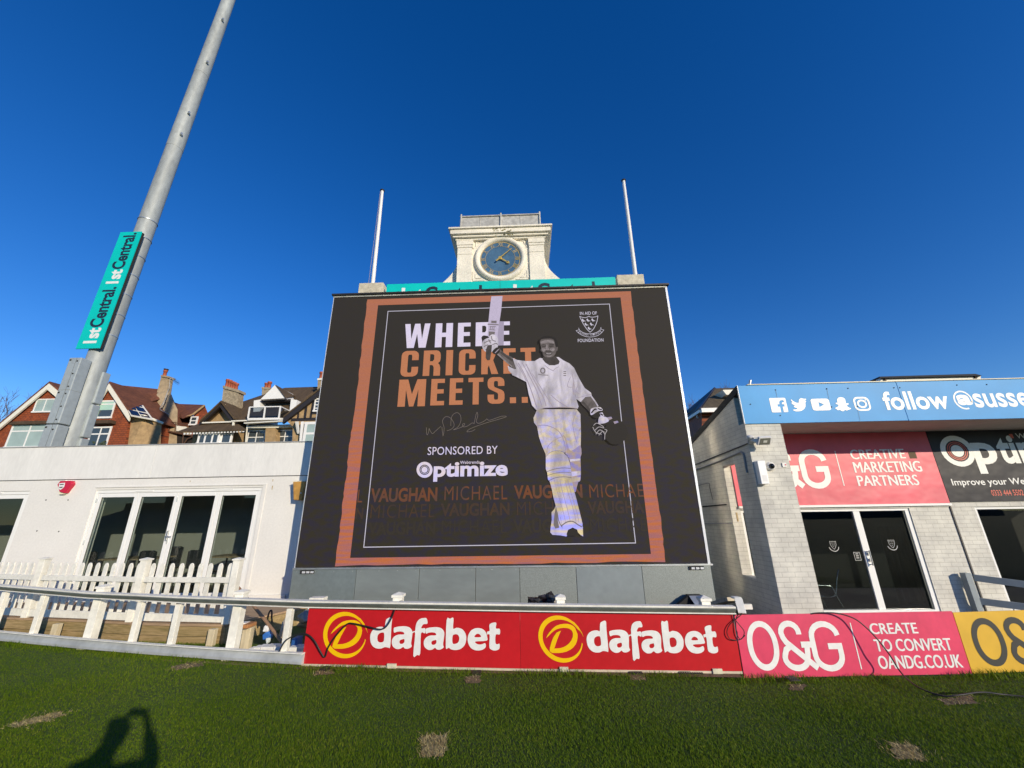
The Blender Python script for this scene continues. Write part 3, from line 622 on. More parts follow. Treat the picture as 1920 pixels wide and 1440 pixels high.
def signature(m):
    for L in ([(765, 1255), (770, 1320), (785, 1300), (790, 1265), (800, 1285), (820, 1310), (850, 1285), (895, 1245)], [(905, 1250), (915, 1330), (925, 1260), (910, 1200), (935, 1160), (975, 1165), (1005, 1200), (1015, 1240), (990, 1270), (950, 1285)],
              [(985, 1240), (990, 1170), (1010, 1135), (1045, 1122), (1072, 1150), (1075, 1200), (1050, 1250), (1010, 1275), (1040, 1268), (1095, 1245), (1110, 1222), (1092, 1225), (1098, 1250), (1140, 1240), (1175, 1215), (1195, 1220)],
              [(1195, 1222), (1212, 1140), (1222, 1118), (1228, 1150), (1215, 1200), (1238, 1218), (1290, 1195), (1310, 1178), (1335, 1190), (1440, 1155), (1478, 1162), (1300, 1215), (1170, 1262), (1130, 1292), (1170, 1290), (1205, 1272)]):
        sline(m, [CA(p.x, p.y) for p in smooth(L, 4)], .008, 1)
part('signature', LED('led_ink', (.19, .155, .13)), scr, signature)
# the cricketer in the picture (flat, part of the lit picture)
CD = lambda x, y: (x/8+960, y/8+620)      # torso crop
CE = lambda x, y: (x/8+880, y/8+540)      # arm / bat crop
CF = lambda x, y: (x/5.538+980, y/5.538+760)  # legs crop
def player(m):
    def po(f, L, k, mi, sm_=0): spoly(m, [[f(p[0], p[1]) for p in (smooth(L, 3, True) if sm_ else L)]], k, mi)
    def ln(f, L, w, k, mi): sline(m, [f(p.x, p.y) for p in smooth(L, 4)], w, k, mi)
    # 0 shirt 1 trousers 2 pads 3 shade 4 deep 5 skin 6 skin light 7 skin dark 8 hair 9 teeth 10 bat 11 bat shade 12 black
    po(CF, [(345, 1040), (330, 1075), (300, 1110), (302, 1190), (290, 1270), (287, 1320), (310, 1345), (390, 1350), (455, 1362), (465, 1340), (420, 1320), (405, 1250), (395, 1180), (390, 1100)], 2, 2)    # rear foot
    po(CF, [(345, 1045), (360, 1110), (365, 1200), (380, 1270), (340, 1280), (320, 1240), (330, 1130)], 3, 4)
    po(CF, [(480, 540), (600, 545), (605, 700), (600, 780), (575, 800), (550, 900), (520, 900), (500, 700)], 2, 3)        # rear pad
    po(CF, [(490, 560), (598, 552), (600, 572), (492, 585)], 3, 0); po(CF, [(505, 690), (602, 680), (604, 720), (510, 740)], 3, 0); po(CF, [(510, 750), (600, 745), (592, 790), (515, 795)], 3, 2)
    po(CF, [(150, 40), (560, 40), (600, 90), (605, 300), (600, 545), (480, 545), (440, 480), (430, 500), (470, 560), (245, 540), (235, 500), (200, 420), (170, 330), (150, 220), (118, 180), (112, 130), (135, 80)], 3, 1)   # trousers
    po(CF, [(415, 310), (450, 380), (470, 540), (600, 540), (602, 420), (560, 440), (500, 470), (470, 420), (445, 330)], 4, 3, 1)
    ln(CF, [(145, 215), (220, 205), (300, 225), (370, 265), (412, 325)], 0.0176, 5, 3); ln(CF, [(415, 325), (440, 420), (448, 500), (475, 560)], 0.0176, 5, 3)
    ln(CF, [(415, 325), (350, 350), (270, 415), (250, 490)], .012, 5, 3); ln(CF, [(160, 90), (150, 150), (165, 240)], .012, 5, 3); ln(CF, [(600, 240), (585, 265)], 0.024, 5, 3); ln(CF, [(560, 60), (520, 200), (560, 380)], .014, 5, 3)
    po(CF, [(240, 520), (290, 480), (360, 470), (420, 490), (470, 540), (500, 640), (510, 750), (500, 760), (280, 790), (262, 770), (255, 700), (240, 660)], 6, 2)   # knee of the pad
    ln(CF, [(242, 530), (300, 482), (380, 472), (440, 500), (485, 570), (502, 650)], 0.0077, 7, 4)
    ln(CF, [(248, 690), (330, 662), (420, 650), (500, 655)], 0.0121, 7, 4); ln(CF, [(255, 730), (340, 705), (430, 695), (505, 700)], 0.0099, 7, 4); ln(CF, [(270, 785), (340, 752), (430, 742), (508, 752)], 0.0121, 7, 4)
    po(CF, [(280, 790), (505, 755), (530, 870), (560, 980), (590, 1100), (622, 1230), (620, 1260), (580, 1250), (520, 1215), (450, 1230), (405, 1240), (395, 1160), (345, 1050), (320, 960), (300, 860)], 6, 2)     # front pad
    for xa, xb in ((330, 420), (385, 470), (440, 530), (470, 560)): ln(CF, [(xa, 780), (xa+30, 900), (xb, 1100), (xb+25, 1215)], .009, 7, 3)
    po(CF, [(410, 1240), (460, 1215), (520, 1210), (580, 1245), (625, 1260), (628, 1362), (600, 1345), (575, 1320), (565, 1290), (520, 1270), (475, 1290), (455, 1340), (415, 1330)], 8, 2)   # front shoe
    ln(CF, [(410, 1245), (460, 1212), (520, 1205), (575, 1240), (615, 1262)], .02, 9, 4); po(CF, [(470, 1295), (520, 1268), (565, 1292), (578, 1325), (560, 1355), (470, 1355), (455, 1340)], 9, 12)
    ln(CF, [(360, 1110), (375, 1200), (405, 1260)], .016, 9, 4)
    # raised arm, bat
    po(CE, [(330, 125), (498, 120), (478, 330), (447, 545), (425, 700), (430, 870), (340, 890), (270, 740), (285, 520), (305, 320)], 3, 10)
    po(CE, [(450, 500), (520, 500), (515, 860), (430, 862), (425, 700)], 4, 11)
    po(CE, [(275, 535), (440, 545), (440, 560), (275, 550)], 5, 4); po(CE, [(315, 490), (410, 490), (408, 530), (315, 525), (335, 510)], 5, 4)
    po(CE, [(290, 650), (385, 655), (375, 720), (290, 720)], 5, 4)
    for q in ([(305, 575), (398, 580)], [(300, 625), (392, 632)], [(318, 582), (312, 622)], [(345, 585), (340, 625)], [(372, 585), (366, 628)]): sline(m, [CE(*p) for p in q], .016, 5, 4)
    po(CE, [(655, 1055), (690, 1225), (640, 1190), (560, 1120), (470, 1050), (400, 990), (350, 960), (440, 900), (480, 940), (560, 1000)], 4, 5, 1)      # forearm
    ln(CE, [(470, 960), (560, 1030), (650, 1090)], .05, 5, 7); ln(CE, [(410, 975), (520, 1075), (640, 1180)], .03, 5, 6)
    po(CE, [(195, 820), (230, 770), (290, 750), (310, 715), (350, 695), (400, 715), (430, 760), (432, 850), (415, 905), (370, 940), (340, 960), (310, 930), (270, 950), (235, 950), (200, 905)], 6, 0, 1)   # glove
    for q in ([(215, 830), (270, 800), (330, 790)], [(215, 880), (280, 850)], [(330, 720), (345, 780), (400, 800)], [(345, 850), (400, 830), (425, 850)], [(240, 930), (300, 900), (330, 940)], [(290, 770), (320, 830)]): ln(CE, q, .020, 7, 4)
    po(CE, [(180, 740), (215, 710), (275, 720), (300, 745), (235, 765), (190, 790)], 7, 12); po(CE, [(250, 920), (275, 860), (340, 850), (330, 960), (310, 1080), (270, 1085), (245, 1050)], 8, 7)
    po(CE, [(340, 960), (410, 890), (450, 920), (455, 960), (400, 1000)], 8, 12, 1); ln(CE, [(385, 975), (440, 920)], .02, 9, 3)
    # shirt
    po(CD, [(10, 410), (80, 440), (200, 455), (340, 455), (420, 408), (470, 420), (560, 520), (700, 510), (720, 440), (665, 395), (700, 395), (770, 445), (860, 490), (930, 555), (970, 640), (1020, 740), (1090, 860), (1185, 930), (1200, 985), (1100, 995), (1030, 1070), (960, 1020), (945, 930), (950, 980), (1000, 1140), (980, 1170), (840, 1150), (500, 1160), (365, 1190), (300, 1120), (250, 950), (215, 770), (60, 690), (0, 665), (0, 600), (60, 570), (45, 520)], 9, 0)
    po(CE, [(575, 1165), (620, 1190), (690, 1225), (700, 1260), (850, 1400), (760, 1360), (640, 1290), (590, 1240)], 8, 0)
    po(CD, [(455, 440), (500, 500), (560, 520), (640, 520), (700, 500), (712, 470), (720, 520), (660, 580), (625, 610), (540, 560), (470, 500)], 10, 0)
    for q, w in (([(90, 480), (180, 640), (290, 900), (370, 1150)], .022), ([(150, 480), (260, 680), (370, 900), (450, 1140)], .018), ([(210, 500), (330, 740), (470, 1000), (510, 1130)], .020), ([(60, 480), (150, 620), (215, 760)], .016), ([(300, 640), (420, 830), (560, 1060), (620, 1150)], .014),
                 ([(930, 760), (915, 850), (930, 960)], .024), ([(900, 640), (925, 760), (950, 930)], .014), ([(620, 610), (640, 575), (700, 540)], .012), ([(470, 500), (540, 560), (625, 605)], .014), ([(580, 960), (680, 1050), (840, 1150)], .016), ([(960, 1005), (1060, 990), (1185, 950)], .012), ([(880, 690), (830, 830), (900, 850)], .012), ([(1000, 800), (960, 900), (1010, 950)], .014)): ln(CD, q, w, 11, 3)
    ln(CD, [(370, 1165), (620, 1150), (840, 1150), (990, 1168)], .016, 11, 3)
    ring = [CD(462+32*cos(a*pi/10), 600+38*sin(a*pi/10)) for a in range(20)]; sline(m, ring, .026, 12, 4, True)
    ln(CD, [(390, 650), (440, 662), (545, 668)], .016, 12, 4)
    for y in (612, 640, 672): sline(m, [CD(772, y), CD(812, y+2)], .02, 12, 4)
    # neck, head
    po(CD, [(465, 390), (665, 385), (712, 465), (700, 500), (640, 520), (560, 518), (500, 480), (458, 430)], 10, 7)
    po(CD, [(420, 150), (440, 128), (530, 118), (620, 125), (640, 170), (655, 240), (680, 245), (685, 275), (665, 310), (650, 350), (615, 388), (545, 405), (490, 390), (465, 360), (455, 320), (435, 310), (428, 285), (440, 270), (428, 210)], 12, 5, 1)
    po(CD, [(440, 160), (530, 140), (615, 150), (628, 190), (540, 180), (440, 195)], 13, 6, 1); po(CD, [(510, 215), (530, 210), (545, 260), (560, 285), (520, 290), (505, 280)], 13, 6, 1)
    po(CD, [(445, 262), (490, 270), (505, 290), (480, 320), (455, 300)], 13, 6, 1); po(CD, [(570, 270), (630, 258), (640, 290), (610, 310), (580, 300)], 13, 6, 1)
    po(CD, [(446, 236), (475, 226), (508, 232), (506, 245), (474, 249), (450, 246)], 14, 7, 1); po(CD, [(558, 231), (600, 221), (627, 227), (623, 240), (592, 247), (562, 244)], 14, 7, 1); ln(CD, [(440, 222), (475, 210), (512, 220)], .012, 14, 8); ln(CD, [(553, 217), (598, 204), (634, 214)], .012, 14, 8)
    po(CD, [(500, 330), (550, 345), (600, 325), (595, 355), (550, 365), (512, 358)], 14, 7, 1); po(CD, [(515, 335), (552, 345), (590, 333), (580, 346), (552, 352), (522, 348)], 15, 9, 1)
    po(CD, [(520, 372), (560, 380), (600, 368), (580, 392), (535, 392)], 13, 6, 1); po(CD, [(515, 300), (545, 308), (580, 300), (600, 320), (550, 322), (505, 322)], 13, 7, 1)
    po(CD, [(415, 190), (412, 140), (440, 100), (500, 80), (580, 82), (640, 105), (680, 160), (690, 250), (665, 300), (655, 240), (640, 180), (618, 128), (530, 116), (445, 128), (425, 160)], 15, 8, 1)
    po(CD, [(662, 255), (685, 245), (684, 290), (665, 305)], 16, 5, 1)
    # collar
    po(CD, [(420, 408), (455, 425), (480, 490), (500, 540), (440, 500), (400, 440)], 13, 0); po(CD, [(665, 395), (700, 395), (770, 445), (730, 475), (712, 455)], 13, 0)
    # lowered arm, band, glove, helmet
    po(CD, [(1030, 1070), (1100, 990), (1180, 985), (1240, 1060), (1290, 1140), (1230, 1200), (1190, 1240), (1120, 1170)], 8, 5, 1); ln(CD, [(1060, 1070), (1130, 1150), (1190, 1230)], .05, 9, 7)
    ln(CD, [(1190, 985), (1245, 1060), (1290, 1135)], .03, 10, 0)
    po(CD, [(1175, 1200), (1200, 1165), (1270, 1145), (1330, 1150), (1360, 1195), (1290, 1210), (1210, 1260), (1180, 1260)], 11, 0, 1); ln(CD, [(1190, 1235), (1240, 1180), (1270, 1185)], .03, 12, 12); ln(CD, [(1290, 1165), (1320, 1180), (1350, 1180)], .026, 12, 12)
    po(CD, [(1200, 1265), (1290, 1215), (1310, 1290), (1250, 1315)], 10, 12, 1); po(CD, [(1315, 1235), (1355, 1225), (1385, 1280), (1330, 1290)], 11, 0); ln(CD, [(1325, 1245), (1365, 1270)], .03, 12, 12)
    po(CD, [(1305, 1300), (1350, 1285), (1420, 1300), (1455, 1350), (1400, 1385), (1340, 1395), (1295, 1395)], 12, 0, 1); po(CD, [(1425, 1300), (1490, 1290), (1505, 1320), (1460, 1340)], 12, 3); po(CD, [(1520, 1365), (1580, 1350), (1600, 1375), (1540, 1400)], 12, 3)
    hel = arc(1075, 240, 105, 120, 0, 360, 24)
    po(CF, [(1065-1075+850+x*0, y) for x, y in []] or [(880, 190), (960, 175), (1050, 195), (1090, 260), (1080, 330), (1010, 400), (920, 400), (860, 340), (850, 260)], 10, 12, 1)
    for q in ([(735, 210), (770, 185), (830, 215), (845, 240)], [(728, 225), (760, 280), (820, 300)], [(750, 260), (790, 225), (840, 235)], [(760, 300), (800, 255), (850, 280)], [(790, 310), (830, 270), (850, 300)], [(850, 250), (875, 260), (855, 300), (852, 355)]): ln(CF, q, .013, 11, 9)
part('player_picture', [L_shirt, L_trou, L_pad, L_sh2, L_sh3, L_skin, L_skin2, L_skin3, L_hair, L_teeth, L_lav, L_lav2, LED('led_off', (.016, .013, .011))], scr, player)
# ------------------------------------------------------------------ clock building behind the screen
stone = M('tower_stucco', (.86, .80, .67), .85, n=.15, ns=26, bump=.25, bs=60, n2=.12, n2s=1.6, tint2=(.96, .97, .98))
lead = M('lead_sheet', (.47, .46, .42), .6, .1, n=.25, ns=9, n2=.2, n2s=2)
stain_m = M('lichen_stain', (.20, .18, .05), .95, n=.5, ns=18)
dial_m = M('clock_dial', (.07, .15, .25), .3, n=.12, ns=8, n2=.2, n2s=1.5)  # the sky's reflection is put into the dial's blue
gold = M('gold_leaf', (.72, .50, .12), .35, .5, n=.1, ns=20); gold_old = M('worn_gold', (.50, .38, .18), .6, .1, n=.3, ns=30)
YT = 10.0
tx0, tx1 = -1.885, .695; tcx = (tx0+tx1)/2; tz0, tz1 = 7.2, 9.70
tw = thing('clock_tower', 'cream stucco clock tower on the old building behind the screen', 'clock tower', (tcx, YT, 0))
part('building_wall', stone, tw, lambda m: m.box(-4.3, 3.2, 9.35, 13.2, 0, 7.55))
part('shaft', stone, tw, lambda m: m.box(tx0+.03, tx1-.03, YT, YT+2.4, 7.55, tz1))
for s in (0, 1):
    a = tx0 if s == 0 else tx1-.44
    def pil(m, a=a):
        m.box(a, a+.44, YT-.07, YT-.002, 7.55, tz1-.48); m.box(a-.03, a+.47, YT-.10, YT-.002, tz1-.16, tz1-.002)
        m.box(a-.015, a+.455, YT-.085, YT-.002, tz1-.24, tz1-.165); m.box(a+.0, a+.44, YT-.07, YT-.002, tz1-.45, tz1-.245); m.box(a-.01, a+.45, YT-.08, YT-.002, tz1-.478, tz1-.452)
    part('pilaster', stone, tw, pil, .006)
def corn(m):
    for d, z0, z1 in ((.10, tz1+.001, tz1+.06), (.17, tz1+.062, tz1+.13), (.24, tz1+.132, tz1+.28), (.29, tz1+.282, tz1+.34)):
        m.box(tx0-d+.03, tx1+d-.03, YT-d, YT+2.4+d, z0, z1)
part('cornice', stone, tw, corn, .012)
def stn(m):
    for k in range(26):
        x = tcx+random.gauss(.05, .2); w = random.uniform(.02, .09); h = random.uniform(.015, .05); z = tz1+random.choice((.07, .14, .17, .2, .23)); d = .172 if z < tz1+.12 else .242
        m.add([(x, YT-d, z), (x+w, YT-d, z+.004), (x+w*.9, YT-d, z+h), (x+.01, YT-d, z+h*.8)], [(0, 1, 2, 3)])
part('lichen', stain_m, tw, stn)
def roof(m):
    a, b = tx0+.03, tx1-.06; z = tz1+.342
    m.hull([(a, YT+.02, z), (b, YT+.02, z), (a, YT+2.2, z), (b, YT+2.2, z), (a+.0, YT+.12, z+.68), (b-.0, YT+.12, z+.68), (a, YT+2.1, z+.68), (b, YT+2.1, z+.68)])
    m.box(a-.01, b+.01, YT+.08, YT+.15, z+.685, z+.715)
    for x in (a+.02, tcx, b-.02): m.tube([(x, YT-.0, z), (x, YT+.10, z+.70), (x, YT+.10, z+.78)], .028, 8)
    for x in (a+.62, b-.62): m.tube([(x, YT+.012, z), (x, YT+.112, z+.68)], .008, 6)
part('lead_roof', lead, tw, roof)
def vol(m, s):
    ex = tx0+.03 if s < 0 else tx1-.03; pts = [(ex, 7.55), (ex, 9.15)]
    for k in range(15):
        z = 9.15-k*.075; pts.append((ex+s*(.05+.42*max(0, (9.15-z)/.75)**1.9), z))
    pts.append((pts[-1][0], 7.55)); m.prism([(x, YT+.12, z) for x, z in pts], (0, .5, 0))
for s in (-1, 1): part('volute', stone, tw, lambda m: vol(m, s), .006)
ccx, ccz, cr = -.607, 9.05, .60
def disc(m, r0, r1, y0, y1, mi=0, n=48):
    v = []
    for r, y in ((r0, y0), (r1, y0), (r1, y1), (r0, y1)): v += [(ccx+r*cos(2*pi*k/n), y, ccz+r*sin(2*pi*k/n)) for k in range(n)]
    m.add(v, [(i*n+k, i*n+(k+1) % n, ((i+1) % 4)*n+(k+1) % n, ((i+1) % 4)*n+k) for i in range(4) for k in range(n)], mi)
def surround(m):
    prof = [(.60, -.02), (.615, -.06), (.65, -.10), (.70, -.115), (.74, -.10), (.765, -.06), (.775, -.004)]; n = 56
    v = [(ccx+r*cos(2*pi*k/n), YT+y, ccz+r*sin(2*pi*k/n)) for r, y in prof for k in range(n)]
    m.add(v, [(i*n+k, i*n+(k+1) % n, (i+1)*n+(k+1) % n, (i+1)*n+k) for i in range(len(prof)-1) for k in range(n)], 0, True)
part('clock_surround', stone, tw, surround)
def corners(m):
    for sx in (-1, 1):
        for sz in (-1, 1):
            x, z = ccx+sx*.80, ccz+sz*.70
            m.box(min(x, x-sx*.34), max(x, x-sx*.34), YT-.022, YT-.002, z-.02, z+.02); m.box(x-.02, x+.02, YT-.0225, YT-.0025, min(z-sz*.022, z-sz*.30), max(z-sz*.022, z-sz*.30))
            m.prism([(x-sx*.06, YT-.02, z-sz*.06), (x-sx*.24, YT-.02, z-sz*.06), (x-sx*.1, YT-.02, z-sz*.1), (x-sx*.06, YT-.02, z-sz*.22)], (0, .018, 0))
part('corner_moulding', stone, tw, corners)
dial = part('clock_dial', [dial_m], tw, lambda m: m.add([(ccx, YT-.026, ccz)]+[(ccx+.60*cos(2*pi*k/48), YT-.025, ccz+.60*sin(2*pi*k/48)) for k in range(48)], [(0, k+1, (k+1) % 48+1) for k in range(48)]))
def ringsf(m): disc(m, .575, .597, YT-.034, YT-.027); disc(m, .438, .446, YT-.032, YT-.027)
part('chapter_ring', gold_old, dial, ringsf)
ROM = ['XII', 'I', 'II', 'III', 'IIII', 'V', 'VI', 'VII', 'VIII', 'IX', 'X', 'XI']
def numer(m):
    for i, s in enumerate(ROM):
        a = pi/2-i*pi/6; ux, uz = sin(pi/2-a+0), 0
        r = Vector((cos(a), 0, sin(a))); tg = Vector((sin(a), 0, -cos(a)))
        w = .028*sum({'I': 1, 'V': 2, 'X': 2.2}[c] for c in s)+.012; h = .115
        put_text(m, s, Vector((ccx, YT-.033, ccz))+r*.452-tg*w/2, tg*w, r*h, .004, 0 if i in (3, 4, 5, 6) else 1)
part('numerals', [gold, gold_old], dial, numer)
def hand(m, ang, L, w, y, tail=.0, club=True):
    r = Vector((cos(ang), 0, sin(ang))); t = Vector((-sin(ang), 0, cos(ang))); c = Vector((ccx, YT+y, ccz)); e = Vector((0, .012, 0))
    m.prism([c-t*w*.7, c+r*L*.80-t*w*.4, c+r*L*.80+t*w*.4, c+t*w*.7], e)
    if club: m.prism([c+r*L*.72-t*w*1.1, c+r*L*.84-t*w*1.3, c+r*L-t*w*.15, c+r*L+t*w*.15, c+r*L*.84+t*w*1.3, c+r*L*.72+t*w*1.1], e+Vector((0, .002, 0)))
    else: m.prism([c+r*L*.80-t*w*.4, c+r*L-t*w*.25, c+r*L+t*w*.25, c+r*L*.80+t*w*.4], e)
    if tail: m.prism([c-r*tail+t*w, c-r*tail-t*w, c-r*.02-t*w*.8, c-r*.02+t*w*.8], e)
part('hour_hand', gold, dial, lambda m: (hand(m, pi/2-radians(124), .33, .035, -.075), disc(m, .0, .05, YT-.095, YT-.06, 0, 16)))
part('minute_hand', gold, dial, lambda m: hand(m, pi/2-radians(48), .47, .024, -.10, .16, False))
coping = M('coping_stone', (.60, .55, .42), .85, n=.25, ns=10, bump=.3, n2=.15, n2s=3)
for a, b in ((677, 723), (1156, 1205)):
    xa, xb = P(a, 540, 9.45).x, P(b, 530, 9.45).x
    part('parapet_block', coping, tw, lambda m: m.box(xa, xb, 9.3, 9.8, 7.56, 7.93), .012)
polew = M('white_flagpole', (.80, .79, .76), .35, n=.06, ns=5)
for px0, py0, px1, py1, lab in ((717, 357, 698, 540, 'white flagpole on the stone block left of the clock tower'), (1169, 338, 1192, 522, 'white flagpole on the stone block right of the clock tower')):
    a, b = P(px1, py1, 9.55), P(px0, py0, 9.55)
    f = thing('flagpole', lab, 'flagpole', (a.x, 9.55, 7.93), 'flagpoles beside the clock tower')
    part('pole', polew, f, lambda m: m.tube([(a.x, 9.55, 7.93), (a.x*.4+b.x*.6, 9.55, 7.93+(b.z-7.93)*.6), (b.x, 9.55, b.z-.03)], [.055, .05, .042], 12))
    part('finial', roofdark, f, lambda m: m.tube([(b.x, 9.55, b.z-.028), (b.x, 9.55, b.z-.0), (b.x, 9.55, b.z+.025)], [.066, .07, .03], 12))
    if px0 < 900: part('halyard', M('rope', (.35, .30, .28), .9), f, lambda m: m.tube([(b.x-.05, 9.53, b.z-.02), (a.x-.10, 9.50, 7.94)], .006, 5))
teal = M('teal_panel', (.0, .56, .50), .42, n=.04, ns=5, n2=.06, n2s=1.2); navy = M('navy_print', (.012, .022, .045), .5)
a, b = P(726, 533, 9.3), P(1153, 521, 9.3); zt = (a.z+b.z)/2; x0, x1 = a.x, b.x
ts = thing('rooftop_sign', 'long turquoise sign panel on the roof behind the screen top', 'sign', ((x0+x1)/2, 9.3, 7.1))
part('panel', teal, ts, lambda m: m.box(x0, x1, 9.28, 9.30, 7.12, zt)); xm = (x0+x1)/2
part('joint', dark_gap, ts, lambda m: m.box(xm-.003, xm+.003, 9.277, 9.2795, 7.12, zt))
def firstc(m, o, u, v, n):
    # "1st" white + "Central." navy, unit box over the whole wordmark
    o = o+n*.003
    put_text(m, '1st', o, u*.265, v*.96, .035, 0); put_text(m, 'Central.', o+u*.275, u*.725, v, .03, 1)
for k in (0, 1):
    part('lettering', [wht_p, navy], ts, lambda m: firstc(m, Vector((x0+.42+3.02*k, 9.28, 7.28)), Vector((2.3, 0, 0)), Vector((0, 0, .46)), Vector((0, -1, 0))))
# ------------------------------------------------------------------ white pavilion on the left
YL = 8.8; ZB = 2.72; ZT = 3.47; DZ = .27
lp = thing('white_pavilion', 'flat roofed white rendered pavilion with folding glass doors, left of the screen', 'pavilion', (-9, YL, 0))
dx0, dx1, _, dz1 = R2(181, 919, 491, 916, YL); dx0, dx1, dz1 = P(181, 919, YL).x, P(491, 917, YL).x, 2.49
wx1 = P(57, 920, YL).x; wx0 = wx1-3.7; wz1 = P(30, 921, YL).z
def lwall(m):
    y0, y1 = YL, YL+.28
    m.box(-16, wx0, y0, y1, 0, ZB); m.box(wx1, dx0, y0, y1, 0, ZB); m.box(dx1, -4.3, y0, y1, 0, ZB)
    m.box(wx0, wx1, y0, y1, wz1, ZB); m.box(dx0, dx1, y0, y1, dz1, ZB); m.box(wx0, wx1, y0, y1, 0, DZ-.05); m.box(dx0, dx1, y0, y1, 0, DZ-.05)
part('wall', white_render, lp, lwall)
part('parapet', white_parapet, lp, lambda m: (m.box(-16, -8.42, YL-.012, YL+.3, ZB+.014, ZT), m.box(-8.415, -4.3, YL-.012, YL+.3, ZB+.014, ZT)), .004)
part('joint', dark_gap, lp, lambda m: m.box(-16, -4.3, YL-.004, YL+.28, ZB, ZB+.013))
part('coping', M('grey_coping', (.40, .40, .39), .5, .2, n=.1), lp, lambda m: m.box(-16, -4.3, YL-.03, YL+.34, ZT+.001, ZT+.02))
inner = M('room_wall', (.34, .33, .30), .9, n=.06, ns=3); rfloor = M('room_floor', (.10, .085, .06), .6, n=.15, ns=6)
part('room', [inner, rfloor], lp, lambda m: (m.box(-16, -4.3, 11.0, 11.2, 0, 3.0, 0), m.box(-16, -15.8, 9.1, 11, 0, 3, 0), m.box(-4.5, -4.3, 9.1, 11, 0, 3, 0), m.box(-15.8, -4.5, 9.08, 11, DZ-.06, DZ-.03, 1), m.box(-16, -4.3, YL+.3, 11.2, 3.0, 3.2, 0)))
# render patches around openings, rusty drips and plugged fixing holes
def trim(m):
    m.box(dx1+.02, dx1+.10, YL-.012, YL+.0, DZ, dz1+.06); m.box(dx0-.02, dx1+.10, YL-.02, YL, dz1+.045, dz1+.075)
    m.box(dx1+.12, -4.9, YL-.05, YL-.002, DZ+.0, DZ+.10)
part('render_trim', white_render, lp, trim, .004)
rust = M('rust_stain', (.50, .38, .20), .9, n=.4, ns=30)
def holes(m):
    for px, py in ((86, 937.5), (127.5, 937.5), (69, 995.5), (110, 996.5)):
        p = P(px, py, YL-.004); m.tube([p, p+Vector((0, .003, 0))], .014, 10)
part('fixing_plug', dark_gap, lp, holes)
def drips(m):
    for px, py, w, h in ((356, 901.5, .02, .03), (353.5, 910, .03, .02), (511, 899, .02, .05), (510, 911, .025, .09)):
        p = P(px, py, YL-.004); m.add([p, p+Vector((w, 0, .005)), p+Vector((w*.8, 0, -h)), p+Vector((.004, 0, -h*.8))], [(0, 1, 2, 3)])
part('rust_drip', rust, lp, drips)
def bifold(parent, x0, x1, z0, z1, n, Y, fr=.055, hasdark=True):
    part('door_frame', white_upvc, parent, lambda m: (m.box(x0, x1, Y+.02, Y+.12, z1-.07, z1), m.box(x0, x0+.045, Y+.02, Y+.12, z0, z1-.071), m.box(x1-.045, x1, Y+.02, Y+.12, z0, z1-.071), m.box(x0, x1, Y+.02, Y+.12, z0-.05, z0-.001),
         m.box(x0+.9, x0+1.3, Y+.008, Y+.019, z1-.045, z1-.02), m.box(x1-1.05, x1-.65, Y+.008, Y+.019, z1-.045, z1-.02)), .004)
    a, b = x0+.05, x1-.05; w = (b-a)/n
    for i in range(n):
        l, r = a+i*w+.004, a+(i+1)*w-.004; zb, zt_ = z0+.005, z1-.075
        d = part('door_panel', white_upvc, parent, lambda m: (m.box(l, l+.075, Y+.03, Y+.10, zb, zt_), m.box(r-.075, r, Y+.03, Y+.10, zb, zt_), m.box(l+.0755, r-.0755, Y+.03, Y+.10, zt_-.085, zt_), m.box(l+.0755, r-.0755, Y+.03, Y+.10, zb, zb+.1)), .004)
        part('glass', pane, d, lambda m: m.box(l+.07, r-.07, Y+.06, Y+.066, zb+.09, zt_-.08))
        part('gasket', M('gasket', (.05, .05, .045), .7), d, lambda m: (m.box(l+.0755, l+.083, Y+.045, Y+.055, zb+.1, zt_-.086), m.box(r-.083, r-.0755, Y+.045, Y+.055, zb+.1, zt_-.086)))
        if i % 2 == 0: part('hinge', galv, d, lambda m: [m.tube([(l-.002, Y+.022, z), (l-.002, Y+.022, z+.09)], .012, 8) for z in (zb+.25, zb+1.05, zt_-.2)])
bifold(lp, dx0, dx1, DZ+.03, dz1, 4, YL)
bifold(lp, wx0, wx1, DZ+.03, wz1, 4, YL)
def handles(m):
    xc = (dx0+dx1)/2; m.box(xc-.03, xc-.005, YL-.01, YL+.03, 1.42, 1.62); m.tube([(xc-.02, YL-.03, 1.5), (xc+.1, YL-.03, 1.5)], .009, 8)
part('door_handle', alu, lp, handles)
# things in the left room
chair_black = M('black_chair', (.02, .02, .02), .6); table_top = M('table_top', (.30, .22, .13), .5, n=.15, ns=6)
def legs4(m, x0, x1, y0, y1, z0, z1, r, mi=0):
    for x in (x0, x1):
        for y in (y0, y1): m.tube([(x, y, z0), (x, y, z1)], r, 6, mi)
for k, (x, y, lab) in enumerate(((-9.1, 9.75, 'brown table indoors behind the leftmost folding door glass'), (-6.9, 10.1, 'brown table indoors behind the rightmost folding door glass'))):
    t = thing('table', lab, 'table', (x, y, DZ), 'tables inside the white pavilion')
    part('tabletop', table_top, t, lambda m: m.box(x-.6, x+.6, y-.38, y+.38, DZ+.72, DZ+.75), .004)
    for sx in (-.52, .52):
        for sy in (-.3, .3): part('leg', chair_black, t, lambda m: m.tube([(x+sx, y+sy, DZ-.03), (x+sx, y+sy, DZ+.72)], .02, 6))
